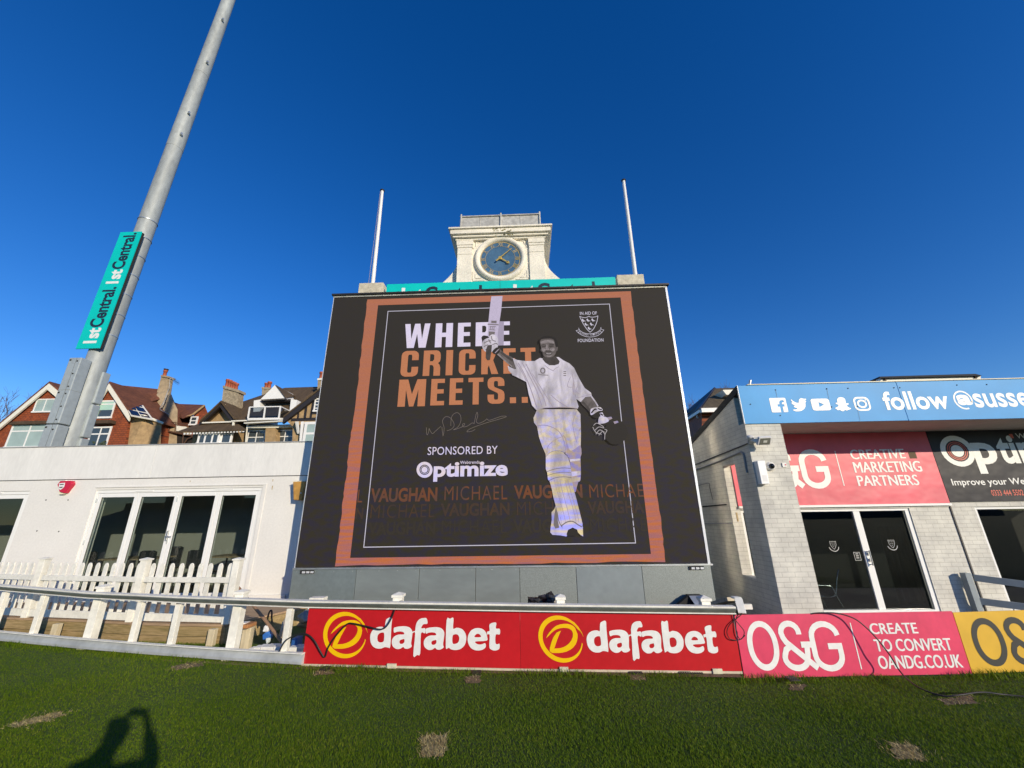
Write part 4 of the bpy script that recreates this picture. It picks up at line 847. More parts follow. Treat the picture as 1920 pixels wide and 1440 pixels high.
for x, y, fc, lab in ((-9.75, 9.5, 1, 'black chair left of the table behind the leftmost door glass'), (-8.95, 10.35, -1, 'black chair behind the table behind the leftmost door glass'), (-8.4, 9.5, 1, 'black chair right of the table, in front of the second door glass'), (-7.3, 9.5, 1, 'black chair before the table behind the rightmost door glass')):
    t = thing('chair', lab, 'chair', (x, y, DZ), 'chairs inside the white pavilion')
    part('seat', chair_black, t, lambda m: m.box(x-.22, x+.22, y-.22, y+.22, DZ+.43, DZ+.47), .01)
    part('backrest', chair_black, t, lambda m: m.prism([(x-.2, y-.22*fc, DZ+.55), (x+.2, y-.22*fc, DZ+.55), (x+.19, y-.25*fc, DZ+.9), (x+.12, y-.255*fc, DZ+.93), (x-.12, y-.255*fc, DZ+.93), (x-.19, y-.25*fc, DZ+.9)], (0, -.03*fc, 0)), .006)
    for sx in (-.19, .19):
        for sy in (-.19, .19): part('leg', chair_black, t, lambda m: m.tube([(x+sx, y+sy, DZ-.03), (x+sx*.95, y+sy, DZ+.43)], .012, 6))
red_box = M('alarm_red', (.55, .012, .05), .35); cream = M('alarm_cream', (.80, .74, .52), .5)
t = thing('alarm_box', 'red angular alarm box with white shield high on the left white wall', 'alarm box', P(120, 915, YL))
o_ = [P(a/7.2, 900+b/7.2, YL-.09) for a, b in ((812, 12), (958, 10), (965, 55), (868, 178), (800, 158), (772, 62))]
part('cover', red_box, t, lambda m: m.prism(o_, (0, .09, 0)), .008)
part('base', cream, t, lambda m: m.prism([P(a/7.2, 900+b/7.2, YL-.06) for a, b in ((795, 162), (866, 180), (862, 192), (798, 194))], (0, .06, 0)))
def shield(m): m.flat([[P(a/7.2, 900+b/7.2, YL-.094) for a, b in ((800, 44), (880, 36), (868, 90), (840, 118), (812, 134), (788, 112))]])
sh = part('shield', wht_p, t, shield)
def shlines(m):
    for y, a, b in ((56, 806, 862), (62, 806, 858), (94, 800, 850), (102, 802, 842)): m.flat([[P(c/7.2, 900+d/7.2, YL-.097) for c, d in ((a, y), (b, y-3), (b, y+3), (a, y+6))]])
part('print', blk_p, sh, shlines)
tan = M('tan_fitting', (.50, .27, .06), .55, n=.2, ns=8, n2=.15, n2s=4)
t = thing('wall_speaker', 'tan tapered speaker box on the white wall beside the screen edge', 'speaker', P(562, 920, YL))
f4 = [P(300+a/4.8, 660+b/4.8, YL-.20) for a, b in ((1197, 1168), (1305, 1165), (1272, 1332), (1202, 1332))]
part('housing', tan, t, lambda m: m.hull(f4+[p+Vector((.01 if i in (0, 3) else -.06, .19, 0)) for i, p in enumerate(f4)]), .008)
part('top_cover', cream, t, lambda m: m.hull([f4[0]+Vector((-.01, -.01, .002)), f4[1]+Vector((.01, -.01, .002)), f4[0]+Vector((-.0, .19, .03)), f4[1]+Vector((-.05, .19, .03)), f4[0]+Vector((-.01, -.01, .015)), f4[1]+Vector((.01, -.01, .015))]))
part('badge', wht_p, t, lambda m: m.box(f4[2].x-.045, f4[2].x-.02, f4[2].y-.004, f4[2].y-.001, f4[2].z+.13, f4[2].z+.155))
# ------------------------------------------------------------------ deck with picket fence
E0 = [(-200, 1143), (-60, 1152), (10, 1157.5), (155, 1162.5), (250, 1167.5), (330, 1170), (421, 1171)]
ED = [G(x, y, DZ) for x, y in E0]
deck = thing('timber_deck', 'weathered timber deck edge under the white picket fence', 'deck', (ED[3].x, ED[3].y, 0))
def inn(a, b):
    n = Vector((b.y-a.y, -(b.x-a.x), 0)).normalized(); return n if n.y > 0 else -n
endx = ED[-1].x
part('decking', timber_deckm, deck, lambda m: m.prism([p for p in ED]+[Vector((endx+.9, YL-.02, DZ)), Vector((ED[0].x, YL-.02, DZ))], (0, 0, -.03)))
def fascia(m):
    for a, b in zip(ED, ED[1:]):
        k = inn(a, b)
        for z0, z1 in ((DZ-.17, DZ-.036), (DZ-.31, DZ-.176)): m.prism([a+k*.02+Vector((0, 0, z0-DZ)), b+k*.02-(b-a).normalized()*.004+Vector((0, 0, z0-DZ)), b+k*.02-(b-a).normalized()*.004+Vector((0, 0, z1-DZ)), a+k*.02+Vector((0, 0, z1-DZ))], k*.03)
part('fascia_board', timber_old, deck, fascia, .003)
a = ED[-1]; b = Vector((endx+.9, YL-.02, DZ))
part('side_board', timber_old, deck, lambda m: m.prism([a+Vector((.02, 0, -.31)), b+Vector((.02, 0, -.31)), b+Vector((.02, 0, -.035)), a+Vector((.02, 0, -.035))], (-.03, 0, 0)))
for px in (108, 402, 232, 30): 
    p = G(px, 1205, .0); q = P(px, 1180, ED[3].y-.02 if px < 300 else ED[-1].y-.05)
    if px in (402, 108): part('leg', timber_pale, deck, lambda m: m.box(q.x-.05, q.x+.05, q.y-.06, q.y+.02, -.02, DZ-.04), .005)
    else: part('leg', timber_pale, deck, lambda m: m.box(q.x-.07, q.x+.07, q.y-.08, q.y+.02, -.02, .10), .005)
pf = thing('picket_fence', 'white picket fence standing along the edge of the timber deck', 'fence', (ED[3].x, ED[3].y, DZ))
def fpt(px):      # deck-edge point seen at px (edge line)
    for (x0, y0), (x1, y1) in zip(E0, E0[1:]):
        if px <= x1: break
    return G(px, y0+(y1-y0)*(px-x0)/(x1-x0), DZ)
posts_px = [(-58, 0), (80, 1047), (270, 1048), (444, 1047)]
PB = []
for px, pyt in posts_px:
    # foot of the post: slide along edge until its top (z) projects at px,pyt
    if pyt == 0: PB.append((fpt(-110), 1.33)); continue
    lo, hi = -200, 440
    for _ in range(40):
        mid = (lo+hi)/2; f_ = fpt(mid)
        if P(px, pyt, f_.y).x > f_.x: lo = mid
        else: hi = mid
    f_ = fpt(lo); PB.append((f_, P(px, pyt, f_.y).z))
for (f_, z) in PB:
    z = 1.215
    o = part('post', white_weathered, pf, lambda m: m.box(f_.x-.055, f_.x+.055, f_.y-.0, f_.y+.11, DZ-.0, z-.03), .004)
    def capf(m):
        x, y = f_.x, f_.y+.055; h = .068
        m.box(x-h, x+h, y-h, y+h, z-.029, z-.008); m.add([(x-h, y-h, z-.0075), (x+h, y-h, z-.0075), (x+h, y+h, z-.0075), (x-h, y+h, z-.0075), (x, y, z+.015)], [(0, 1, 4), (1, 2, 4), (2, 3, 4), (3, 0, 4)])
    part('cap', white_weathered, o, capf)
first = None
for (f0, _), (f1, _) in zip(PB, PB[1:]):
    d = (f1-f0); L = d.length; u = d.normalized(); k = inn(f0, f1); off = k*.05
    a, b = f0+u*.056+off, f1-u*.056+off; zt = 1.14
    for z0, z1 in ((DZ+.58, DZ+.66),): part('rail', white_weathered, pf, lambda m: m.prism([a+k*-.022+Vector((0, 0, z0-DZ)), b+k*-.022+Vector((0, 0, z0-DZ)), b+k*-.022+Vector((0, 0, z1-DZ)), a+k*-.022+Vector((0, 0, z1-DZ))], k*.03), .003)
    part('rail', white_weathered, pf, lambda m: m.prism([a+k*-.03+Vector((0, 0, .02)), b+k*-.03+Vector((0, 0, .02)), b+k*-.03+Vector((0, 0, .13)), a+k*-.03+Vector((0, 0, .13))], k*.03), .003)
    n = max(3, round((L-.11)/.172)); w = .082
    for i in range(n):
        c = a+(b-a)*((i+.5)/n)+k*.009; ti = random.uniform(-.006, .006)
        pts = [(-w/2, .035), (w/2, .035), (w/2+ti, zt-DZ-.05), (w*.30+ti, zt-DZ-.012), (0+ti, zt-DZ), (-w*.30+ti, zt-DZ-.012), (-w/2+ti, zt-DZ-.05)]
        part('picket', white_weathered, pf, lambda m: m.prism([c+u*x+Vector((0, 0, z)) for x, z in pts], k*.02), .003)
# ------------------------------------------------------------------ floodlight mast
mast_m = M('mast_steel', (.36, .39, .39), .6, .15, n=.16, ns=10, n2=.18, n2s=1.4, bump=.03, bs=20, stretch=(1, 1, .35))
cabm = M('cabinet_steel', (.46, .50, .49), .5, .35, n=.08, ns=8, n2=.08, n2s=1)
mk = lambda z: Vector((-14.56+.022*z, 12, z))
fm = thing('floodlight_mast', 'tall tapering galvanised floodlight mast behind the white pavilion', 'mast', (-14.56, 12, 0))
part('lower_section', mast_m, fm, lambda m: m.tube([mk(0), mk(9), mk(16.6)], [.31, .29, .275], 28, cap=False))
part('middle_section', mast_m, fm, lambda m: m.tube([mk(16.4), mk(16.42), mk(20.9)], [.282, .284, .262], 28, cap=False))
part('upper_section', mast_m, fm, lambda m: m.tube([mk(20.7), mk(20.72), mk(34)], [.268, .27, .2], 28, cap=False))
def bands(m):
    for z in (7.9, 8.7, 9.5, 10.3, 11.1, 11.9, 12.7): m.tube([mk(z), mk(z+.03)], .302, 28)
    for z in (9.0, 11.2): m.tube([mk(z)+Vector((.22, -.26, 0)), mk(z)+Vector((.25, -.33, 0))], .05, 10)
part('sign_strap', galv, fm, bands)
def steps(m):
    for z in (17, 18.2, 21.3, 24.2): m.obox(mk(z)+Vector((.2, -.15, 0)), mk(z)+Vector((.33, -.2, 0)), .06, .1)
part('lug', galv, fm, steps)
YC = 11.7
def cabf(pts, nm='cabinet', side=None):
    q = [P(a/4, 660+b/4, YC) for a, b in pts]; return q
CAB = [[(525, 72), (612, 68), (650, 95), (572, 312), (540, 305), (440, 300)], [(440, 308), (535, 312), (570, 325), (490, 555), (362, 550)], [(362, 560), (480, 562), (440, 715), (430, 900), (300, 900), (305, 715)]]
for i, L in enumerate(CAB):
    q = [P(a/4, 660+b/4, YC) for a, b in L]; xs_ = [p.x for p in q]
    zz = [p.z for p in q]; zt_, zb = max(zz), min(zz)
    xa, xb = -14.62, -14.22
    c = part('cabinet', cabm, fm, lambda m: m.box(xa, xb, YC-.33, YC-.0, zb+.012, zt_-.012), .02)
    def det(m):
        m.box(xa+.03, xa+.09, YC-.336, YC-.3305, zt_-.12, zt_-.07); 
        for f in (.12, .5, .88): m.tube([(xb-.10, YC-.34, zb+(zt_-zb)*f), (xb-.10, YC-.328, zb+(zt_-zb)*f)], .025, 8)
        m.box(xb-.15, xb-.146, YC-.334, YC-.3305, zb+.02, zt_-.02)
    part('lock', dark_gap, c, det)
for z0, z1 in ((5.5, 6.62), (4.38, 5.49), (3.2, 4.37)):
    part('cabinet', cabm, fm, lambda m: m.box(-14.24, -14.08, 12.02, 12.28, z0+.012, z1-.012), .03)
q = [P(225, 434.5, 11.62), P(262.5, 435, 11.62), P(188.5, 654, 11.62), P(143.5, 652.5, 11.62)]
sgx0, sgx1 = (q[0].x+q[3].x)/2, (q[1].x+q[2].x)/2; sgz0, sgz1 = (q[2].z+q[3].z)/2, (q[0].z+q[1].z)/2
sg = thing('mast_sign', 'turquoise vertical sign strapped to the floodlight mast', 'sign', ((sgx0+sgx1)/2, 11.62, sgz0))
lean = Vector((.022*(sgz1-sgz0), 0, sgz1-sgz0)); bl = Vector((sgx0-.05, 11.62, sgz0)); br = Vector((sgx1-.05, 11.62, sgz0))
part('panel', teal, sg, lambda m: m.prism([bl, br, br+lean, bl+lean], (0, .03, 0)))
part('bracket', dark_gap, sg, lambda m: m.prism([br+Vector((-.12, .035, .02)), br+Vector((.0, .06, .02)), br+lean+Vector((.0, .06, -.02)), br+lean+Vector((-.12, .035, -.02))], (0, .06, 0)))
for k in (0, 1):
    zz = .04+.49*k
    part('lettering', [wht_p, navy], sg, lambda m: firstc(m, bl+lean*zz+(br-bl)*.80, lean*.46, (br-bl)*-.60, Vector((0, -1, 0))))
# ------------------------------------------------------------------ white brick pavilion on the right
wb = ((.71, .69, .61), (.685, .665, .585), (.50, .48, .42))
wbx = brick('white_brick_front', *wb, .235, .085, 'x', .03, n2=.30); wby = brick('white_brick_side', *wb, .235, .085, 'y', .03, n2=.30)
YF, YP, XW = 9.44, 8.2, 4.525
rp = thing('brick_pavilion', 'white painted brick pavilion under a blue fascia sign, right of the screen', 'pavilion', (9, YF, 0))
def rz(y): return 4.37-(y-8.2)*.233
def side(m):
    x0, x1 = XW, XW+.13
    def pr(ya, yb, za, zb=None):
        ta, tb = (rz(ya)-.05, rz(yb)-.05) if zb is None else (zb, zb)
        m.prism([(x0, ya, za), (x0, yb, za), (x0, yb, tb), (x0, ya, ta)], (x1-x0, 0, 0))
    pr(YP+.221, 8.89, -.3); pr(8.89, YF-.002, 2.83); pr(8.89, YF-.002, -.3, .55); pr(YF-.002, 12.6, -.3)
part('wing_wall', wby, rp, side)
part('pillar', wbx, rp, lambda m: m.box(XW, 5.25, YP, YP+.22, -.3, 3.56), .003)
dX0, dX1 = 4.735, P(1714, 950, YF).x; dX1 = (dX1+P(1752, 1140, YF).x)/2; dzT = P(1600, 954, YF).z; dzB = P(1650, 1149, YF).z
d2X0 = (P(1832, 945, YF).x+P(1878, 1115, YF).x)/2
def fac(m):
    y0, y1 = YF, YF+.2
    m.box(XW+.003, dX0, y0-.006, y1, -.3, dzT); m.box(dX1, d2X0, y0, y1, -.3, dzT); m.box(XW+.004, 16, y0-.006, y1, dzT+.001, 3.6); m.box(d2X0+3.4, 16, y0, y1, -.3, dzT)
part('facade_wall', wbx, rp, fac)
soff = M('soffit_board', (.42, .36, .30), .8, n=.1, ns=4); felt = M('roof_felt', (.03, .03, .03), .9, n=.3, ns=12)
part('soffit', soff, rp, lambda m: m.box(5.251, 16, YP+.0, YF-.001, 3.545, 3.575))
part('roof', felt, rp, lambda m: m.prism([(XW-.02, YP-.01, 4.372), (XW-.02, 13, rz(13)), (XW-.02, 13, rz(13)-.13), (XW-.02, YP-.01, 4.372-.14)], (12, 0, 0)))
part('roof_edge', M('roof_trim', (.28, .27, .22), .5, .3, n=.15, ns=5), rp, lambda m: m.box(XW+.2, 16, YP-.05, YP+.05, 4.374, 4.392))
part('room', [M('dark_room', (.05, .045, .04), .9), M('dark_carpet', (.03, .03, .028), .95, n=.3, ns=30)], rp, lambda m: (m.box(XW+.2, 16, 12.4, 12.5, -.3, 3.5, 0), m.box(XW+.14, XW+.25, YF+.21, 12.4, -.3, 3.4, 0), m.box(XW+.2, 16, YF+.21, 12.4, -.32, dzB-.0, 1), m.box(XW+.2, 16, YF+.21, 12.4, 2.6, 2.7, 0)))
patio = M('concrete_patio', (.30, .29, .27), .9, n=.2, ns=8, bump=.2)
mb = MB(); mb.box(3.4, 18, 6.6, YF-.002, -.25, dzB-.02); tag(mb.build('patio', patio), kind='structure')
# glazed doors
midx = (P(1606, 950, YF).x+P(1656, 1140, YF).x)/2
def sdoor(x0, x1, xm_, nm):
    fr = part('door_frame', white_upvc, rp, lambda m: (m.box(x0, x1, YF+.02, YF+.12, dzT-.05, dzT-.001), m.box(x0, x0+.06, YF+.02, YF+.12, dzB, dzT-.051), m.box(x1-.09, x1, YF+.02, YF+.12, dzB, dzT-.051), m.box(x0+.061, x1-.091, YF+.0, YF+.12, dzB, dzB+.05)), .004)
    part('door_stile', white_upvc, rp, lambda m: m.box(xm_-.075, xm_+.065, YF+.03, YF+.10, dzB+.051, dzT-.052), .004)
    for a, b in ((x0+.061, xm_-.076), (xm_+.066, x1-.091)):
        g = part('door_glass', pane_dark, rp, lambda m: m.box(a, b, YF+.06, YF+.068, dzB+.051, dzT-.051))
    return fr
sdoor(dX0, dX1, midx, 'a'); sdoor(d2X0, d2X0+3.4, d2X0+1.7, 'b')
part('door_gasket', M('gasket2', (.06, .07, .06), .6), rp, lambda m: (m.box(dX1-.125, dX1-.092, YF+.035, YF+.1, dzB+.051, dzT-.052)))
def lock(m):
    for z in (.80, .92): m.box(midx-.02, midx+.03, YF+.0, YF+.028, z, z+.06)
    m.tube([(midx-.0, YF-.03, .72), (midx-.0, YF-.03, 1.02)], .012, 8); m.box(midx-.015, midx+.015, YF-.03, YF+.03, .735, .75); m.box(midx-.015, midx+.015, YF-.03, YF+.03, .985, 1.0)
part('door_handle', alu, rp, lock)
decal = M('pale_decal', (.55, .55, .52), .6)
def decals(m, cx, cz, k):
    Y = YF+.055
    def ln(L, w): 
        for q in stroke([(cx+x*k, cz-z*k) for x, z in L], w): m.add([(p.x, Y, p.y) for p in q], [(0, 1, 2, 3)])
    ln([(-28, -50), (-10, -46), (0, -50), (10, -46), (28, -50), (26, -20), (14, 5), (0, 20), (-14, 5), (-26, -20), (-28, -50)], .007)
    for bx_, bz in ((-16, -36), (0, -36), (16, -36), (-8, -20), (8, -20), (0, -5)): m.add([(cx+(bx_-5)*k, Y, cz-(bz-4)*k), (cx+(bx_+6)*k, Y, cz-(bz+3)*k), (cx+(bx_-1)*k, Y, cz-(bz+5)*k)], [(0, 1, 2)])
    ln([(-44, 2), (-34, 22), (-16, 34), (4, 38), (24, 32), (38, 18), (44, 0)], .012)
c1, c2 = P(1567, 1026, YF), P(1677.5, 1023.5, YF)
part('crest_decal', decal, rp, lambda m: decals(m, c1.x, c1.z, .0023)); part('crest_decal', decal, rp, lambda m: decals(m, c2.x, c2.z, .0023))
def notice(m):
    a, b, c, d = R2(1606, 1036, 1617, 1051, YF); Y = YF+.054
    for q in stroke([(a, c), (b, c), (b, d), (a, d)], .008, True): m.add([(p.x, Y, p.y) for p in q], [(0, 1, 2, 3)], 0)
    for z in (.25, .5, .75): m.add([(a+.03, Y, c+(d-c)*z), (b-.03, Y, c+(d-c)*z), (b-.03, Y, c+(d-c)*(z+.1)), (a+.03, Y, c+(d-c)*(z+.1))], [(0, 1, 2, 3)], 0)
part('door_notice', decal, rp, notice)
cur = M('brown_curtain', (.16, .10, .045), .9, n=.2, ns=5, stretch=(8, 1, .3))
def curtain(m):
    n = 40; xa, xb = 8.25, 9.35; v = []
    for i in range(n+1):
        x = xa+(xb-xa)*i/n; y = 10.25+.05*sin(i*1.35)
        v += [(x, y, dzB), (x, y, 1.45)]
    m.add(v, [(2*i, 2*i+2, 2*i+3, 2*i+1) for i in range(n)], 0, True)
part('curtain', cur, rp, curtain)
jx = (P(1783, 945, YF).x+P(1817, 1068, YF).x)/2
part('downpipe', M('dark_joint', (.10, .09, .08), .7), rp, lambda m: m.box(jx-.014, jx+.014, YF-.02, YF-.001, dzB-.1, dzT+.03))
part('opening_ledge', white_weathered, rp, lambda m: m.box(XW+.005, XW+.14, 8.88, YF-.01, .551, .575))
# fascia sign
blue = M('blue_panel', (.035, .31, .68), .5, spec=.3, n=.04, ns=3, n2=.12, n2s=.7)
fsz0, fsz1 = 3.545, 4.368; YG = YP-.03
fs = thing('fascia_sign', 'long blue fascia sign with white social icons and follow lettering', 'sign', (9, YG, fsz0))
jx1 = (P(1682, 721, YG).x+P(1703, 789, YG).x)/2
part('panel', blue, fs, lambda m: (m.box(XW, jx1-.004, YG, YG+.025, fsz0, fsz1), m.box(jx1+.004, 16, YG-.002, YG+.025, fsz0-.004, fsz1)), .002)
part('edge_trim', white_upvc, fs, lambda m: m.box(XW-.012, XW-.001, YG-.004, YG+.03, fsz0, fsz1))
CG = lambda x, y: P(x/4.8+1240, y/4.8+660, YG-.004)
CH = lambda x, y: P(x/6+1600, y/6+680, YG-.005)
def fpoly(m, loops, f=CG): m.flat([[f(*p) for p in L] for L in loops])
def fbox(x0, x1, y0, y1, f=CG):
    xm_, ym_ = (x0+x1)/2, (y0+y1)/2; return Vector((f(x0, ym_).x, YG-.004, f(xm_, y1).z)), Vector((f(x1, ym_).x-f(x0, ym_).x, 0, 0)), Vector((0, 0, f(xm_, y0).z-f(xm_, y1).z))
def icons(m):
    o, u, v = fbox(982, 1130, 413, 543)     # f in a square
    put_shape(m, [rrect(0, 1, 0, 1, .07, 4), [(.56, 0), (.56, .39), (.43, .39), (.43, .55), (.56, .55), (.56, .66), (.60, .77), (.69, .83), (.86, .84), (.86, .69), (.76, .68), (.72, .64), (.72, .55), (.86, .55), (.84, .39), (.72, .39), (.72, 0)][::-1]] and [[(.56, 0), (.56, .39), (.43, .39), (.43, .55), (.56, .55), (.56, .66), (.60, .77), (.69, .83), (.86, .84), (.86, .69), (.76, .68), (.72, .64), (.72, .55), (.86, .55), (.84, .39), (.72, .39), (.72, 0)]+rrect(0, 1, 0, 1, .07, 4)[18:]+rrect(0, 1, 0, 1, .07, 4)[:18]], o, u, v)
    bird = [(1168, 425), (1195, 448), (1235, 458), (1238, 430), (1258, 415), (1280, 420), (1305, 422), (1294, 440), (1306, 442), (1296, 456), (1298, 490), (1280, 518), (1248, 533), (1212, 534), (1182, 520), (1212, 516), (1226, 508), (1200, 498), (1192, 486), (1205, 484), (1178, 468), (1172, 452), (1184, 452), (1170, 440)]
    fpoly(m, [smooth(bird, 2, True)])
    o, u, v = fbox(1352, 1518, 420, 526)
    put_shape(m, [rrect(0, 1, 0, 1, .16, 5), [(.40, .28), (.40, .72), (.68, .50)]], o, u, v)
    gh = [(1610, 407), (1640, 412), (1656, 430), (1662, 462), (1682, 460), (1685, 472), (1668, 482), (1690, 500), (1708, 506), (1702, 516), (1682, 520), (1670, 526), (1654, 522), (1640, 532), (1622, 530), (1606, 520), (1590, 524), (1578, 514), (1566, 510), (1570, 500), (1588, 492), (1594, 476), (1570, 466), (1572, 456), (1588, 456), (1580, 436), (1590, 414)]
    fpoly(m, [smooth(gh, 2, True)])
    o, u, v = fbox(1735, 1878, 405, 528)
    put_stroke(m, rrect(.05, .95, .05, .95, .26, 5), .036, o, u, v, 0, True); put_stroke(m, [(p[0], p[1]) for p in arc(.5, .5, .25, .25, 0, 345, 22)], .036, o, u, v, 0, True)
    put_shape(m, [[(.78+.05*cos(k*pi/4), .78+.05*sin(k*pi/4)) for k in range(8)]], o, u, v)
part('icon', wht_p, fs, icons)
def follow(m):
    for s, b, of in (('follow', (332, 1068, 318, 528), .022), ('susse', (1352, 1985, 340, 500), .02)): put_text(m, s, *fbox(*b, CH), of)
    o, u, v = fbox(1165, 1330, 360, 478, CH); put_text(m, 'a', o, u, v, .045)
    o, u, v = fbox(1135, 1338, 318, 523, CH); put_stroke(m, arc(.5, .5, .48, .48, -18, 290, 30), .030, o, u, v)
part('lettering', wht_p, fs, follow)
def screws(m):
    for px, py in ((1454, 731), (1407, 758), (1550, 729), (1590, 728), (1676, 727), (1687, 727), (1794, 722), (1850, 721), (1559, 763), (1607, 762), (1463, 779)): 
        p = P(px, py, YG-.003); m.tube([p, p+Vector((0, -.006, 0))], .012, 8)
part('screw', dark_gap, fs, screws)
drip = M('drip_stain', (.10, .24, .40), .6, n=.4, ns=30)
def drps(m):
    for px, py, h in ((1454, 732, 18), (1550, 730, 20), (1607, 764, 28)):
        a, b = P(px, py, YG-.003), P(px+h*.22, py+h, YG-.003); m.add([a, a+Vector((.012, 0, 0)), b+Vector((.003, 0, 0)), b], [(0, 1, 2, 3)])
part('drip_stain', drip, fs, drps)
# banners
def vinyl(name, col, dk):
    m = M(name, col, .45, n=.05, ns=2.2, n2=.16, n2s=1.1, bump=.0, spec=.25 if col[0] < .1 else .5); nt = m.node_tree
    t = nt.nodes.new('ShaderNodeTexNoise'); t.inputs['Scale'].default_value = 2.1; t.inputs['Detail'].default_value = 2
    tc = nt.nodes.new('ShaderNodeTexCoord'); nt.links.new(tc.outputs['Object'], t.inputs['Vector'])
    b = nt.nodes.new('ShaderNodeBump'); b.inputs['Strength'].default_value = .35; b.inputs['Distance'].default_value = .05
    nt.links.new(t.outputs[0], b.inputs['Height']); nt.links.new(b.outputs[0], nt.nodes['Principled BSDF'].inputs['Normal']); return m
bz0, bz1 = 1.955, 3.54; YB = YF-.03
bx1 = (P(1779, 944, YB).x+P(1737, 808, YB).x)/2
bn = thing('banner', 'pink banner reading O&G creative marketing partners above the glass doors', 'banner', (7, YB, bz0), 'banners under the pavilion roof')
part('sheet', vinyl('pink_vinyl', (.72, .095, .135), 0), bn, lambda m: m.box(4.70, bx1, YB, YB+.012, bz0, bz1))
part('rail', white_upvc, bn, lambda m: m.box(4.70, bx1, YB-.03, YB+.02, bz0-.05, bz0-.003))
CI = lambda x, y: P(x/4.8+1240, y/4.8+660, YB-.004)
CJ = lambda x, y: P(x/4.8+1520, y/4.8+660, YB-.004)
def bb(x0, x1, y0, y1, f):
    xm_, ym_ = (x0+x1)/2, (y0+y1)/2; z0, z1 = f(xm_, y1).z, f(xm_, y0).z
    return Vector((f(x0, ym_).x, YB-.004, z0)), Vector((f(x1, ym_).x-f(x0, ym_).x, 0, 0)), Vector((0, 0, z1-z0))
def pb(m):
    o, u, v = bb(1262, 1498, 890, 1215, CI); n = Vector((0, -1, 0)); h = v.length; w = u.length
    gx = o.x
    def ogb(x0, x1): return (x0, x1, 0, 1)
    og(m, o, u, v, ((-2.12, -1.18, 0, 1), (-1.03, .02-.06, 0, 1), (0.02, .98, 0, 1)), .125, n)
    o2_, u2, v2 = bb(1600, 1612, 890, 1205, CI); m.add([o2_, o2_+Vector((.02, 0, 0)), o2_+Vector((.02, 0, 0))+v2, o2_+v2], [(0, 1, 2, 3)])
    for s, b in (('CREATIVE', (355, 842, 875, 962)), ('MARKETING', (385, 990, 985, 1082)), ('PARTNERS', (418, 965, 1108, 1203))): put_bold(m, s, *bb(*b, CJ), 0, .014)
part('lettering', wht_p, bn, pb)
part('eyelet_tape', M('brown_tape', (.09, .05, .02), .7), bn, lambda m: (lambda o, u, v: m.add([o, o+u, o+u+v, o+v], [(0, 1, 2, 3)]))(*bb(886, 950, 897, 958, CJ)))
bn2 = thing('banner', 'black banner with white Optimize lettering beside the pink banner', 'banner', (11, YB, bz0), 'banners under the pavilion roof')
part('sheet', vinyl('black_vinyl', (.022, .020, .026), 0), bn2, lambda m: m.box(bx1+.012, 15, YB, YB+.012, bz0+.02, bz1))
def ob(m):
    o, u, v = bb(1172, 1470, 752, 1032, CJ)
    put_shape(m, [arc(.5, .5, .5, .5, 0, 348, 29), arc(.5, .5, .345, .345, 0, 340, 20)[::-1]], o, u, v, 0); put_shape(m, [arc(.5, .5, .19, .19, 0, 340, 18)], o, u, v, 0)
    for r in (.235, .29): put_stroke(m, arc(.5, .5, r, r, 0, 345, 22), .018, o, u, v, 1, True)
    n_ = Vector((0, -1, 0)); o, u, v = bb(1465, 1700, 815, 1095, CJ)
    put_text(m, 'p', o+u*.06+n_*.001, u*.90, v, .032, 0)
    H = v.length*1.18; o2_ = Vector((CJ(1700, 930).x, YB-.004, o.z+v.length*.30))
    put_text(m, 'timize', o2_, Vector((H*2.25, 0, 0)), Vector((0, 0, H*.78)), .032, 0)
    put_text(m, 'Improve your Website User Experience', *bb(1268, 2750, 1130, 1208, CJ), .012, 0)
    o, u, v = bb(1625, 1915, 1240, 1292, CJ); put_text(m, '0333 444 5502', o, u, v, .012, 1)
    o, u, v = bb(1790, 1822, 738, 776, CJ); m.add([o, o+u, o+u+v, o+v], [(0, 1, 2, 3)], 1)
    put_text(m, 'Webtrends', *bb(1845, 2230, 728, 776, CJ), .0, 0)
part('lettering', [wht_p, M('orange_print', (.62, .10, .06), .5)], bn2, ob)
# fittings on the pillar
lampw = M('lamp_white', (.72, .70, .66), .45, n=.1, ns=10)
C4 = lambda x, y, Y=YP: P(x/9+1380, y/9+800, Y)
t = thing('floodlight', 'white wall floodlight with round sensor on the brick pillar', 'floodlight', C4(300, 230))
part('bracket', lampw, t, lambda m: (m.hull([C4(215, 215, YP-.002), C4(215, 295, YP-.002), C4(330, 270, YP-.002), C4(300, 200, YP-.002), C4(215, 225, YP-.14), C4(390, 195, YP-.26), C4(380, 270, YP-.24)]), m.obox(C4(290, 185, YP-.22), C4(420, 180, YP-.26), .02, .015)))
part('sensor', lampw, t, lambda m: m.tube([C4(195, 195, YP-.12), C4(215, 185, YP-.15), C4(250, 180, YP-.17), C4(300, 182, YP-.19)], [.03, .05, .045, .03], 12))
fq = [C4(398, 187, YP-.30), C4(604, 178, YP-.30), C4(584, 308, YP-.24), C4(366, 316, YP-.24)]
part('lamp_head', lampw, t, lambda m: m.hull(fq+[p+Vector((0, .05, .035)) for p in fq]), .004)
cx = sum(fq, Vector())/4
part('lamp_glass', M('lamp_glass', (.16, .16, .13), .25, n=.2, ns=20), t, lambda m: m.flat([[cx+(p-cx)*.82+Vector((0, -.006, -.003)) for p in fq]]))
part('lamp_reflector', M('lamp_led', (.55, .55, .48), .3), t, lambda m: m.flat([[cx+(p-cx)*.3+Vector((0, -.012, -.006)) for p in fq]]))
t = thing('heater_unit', 'upright white box unit on the brick pillar under the floodlight', 'box', C4(460, 770))
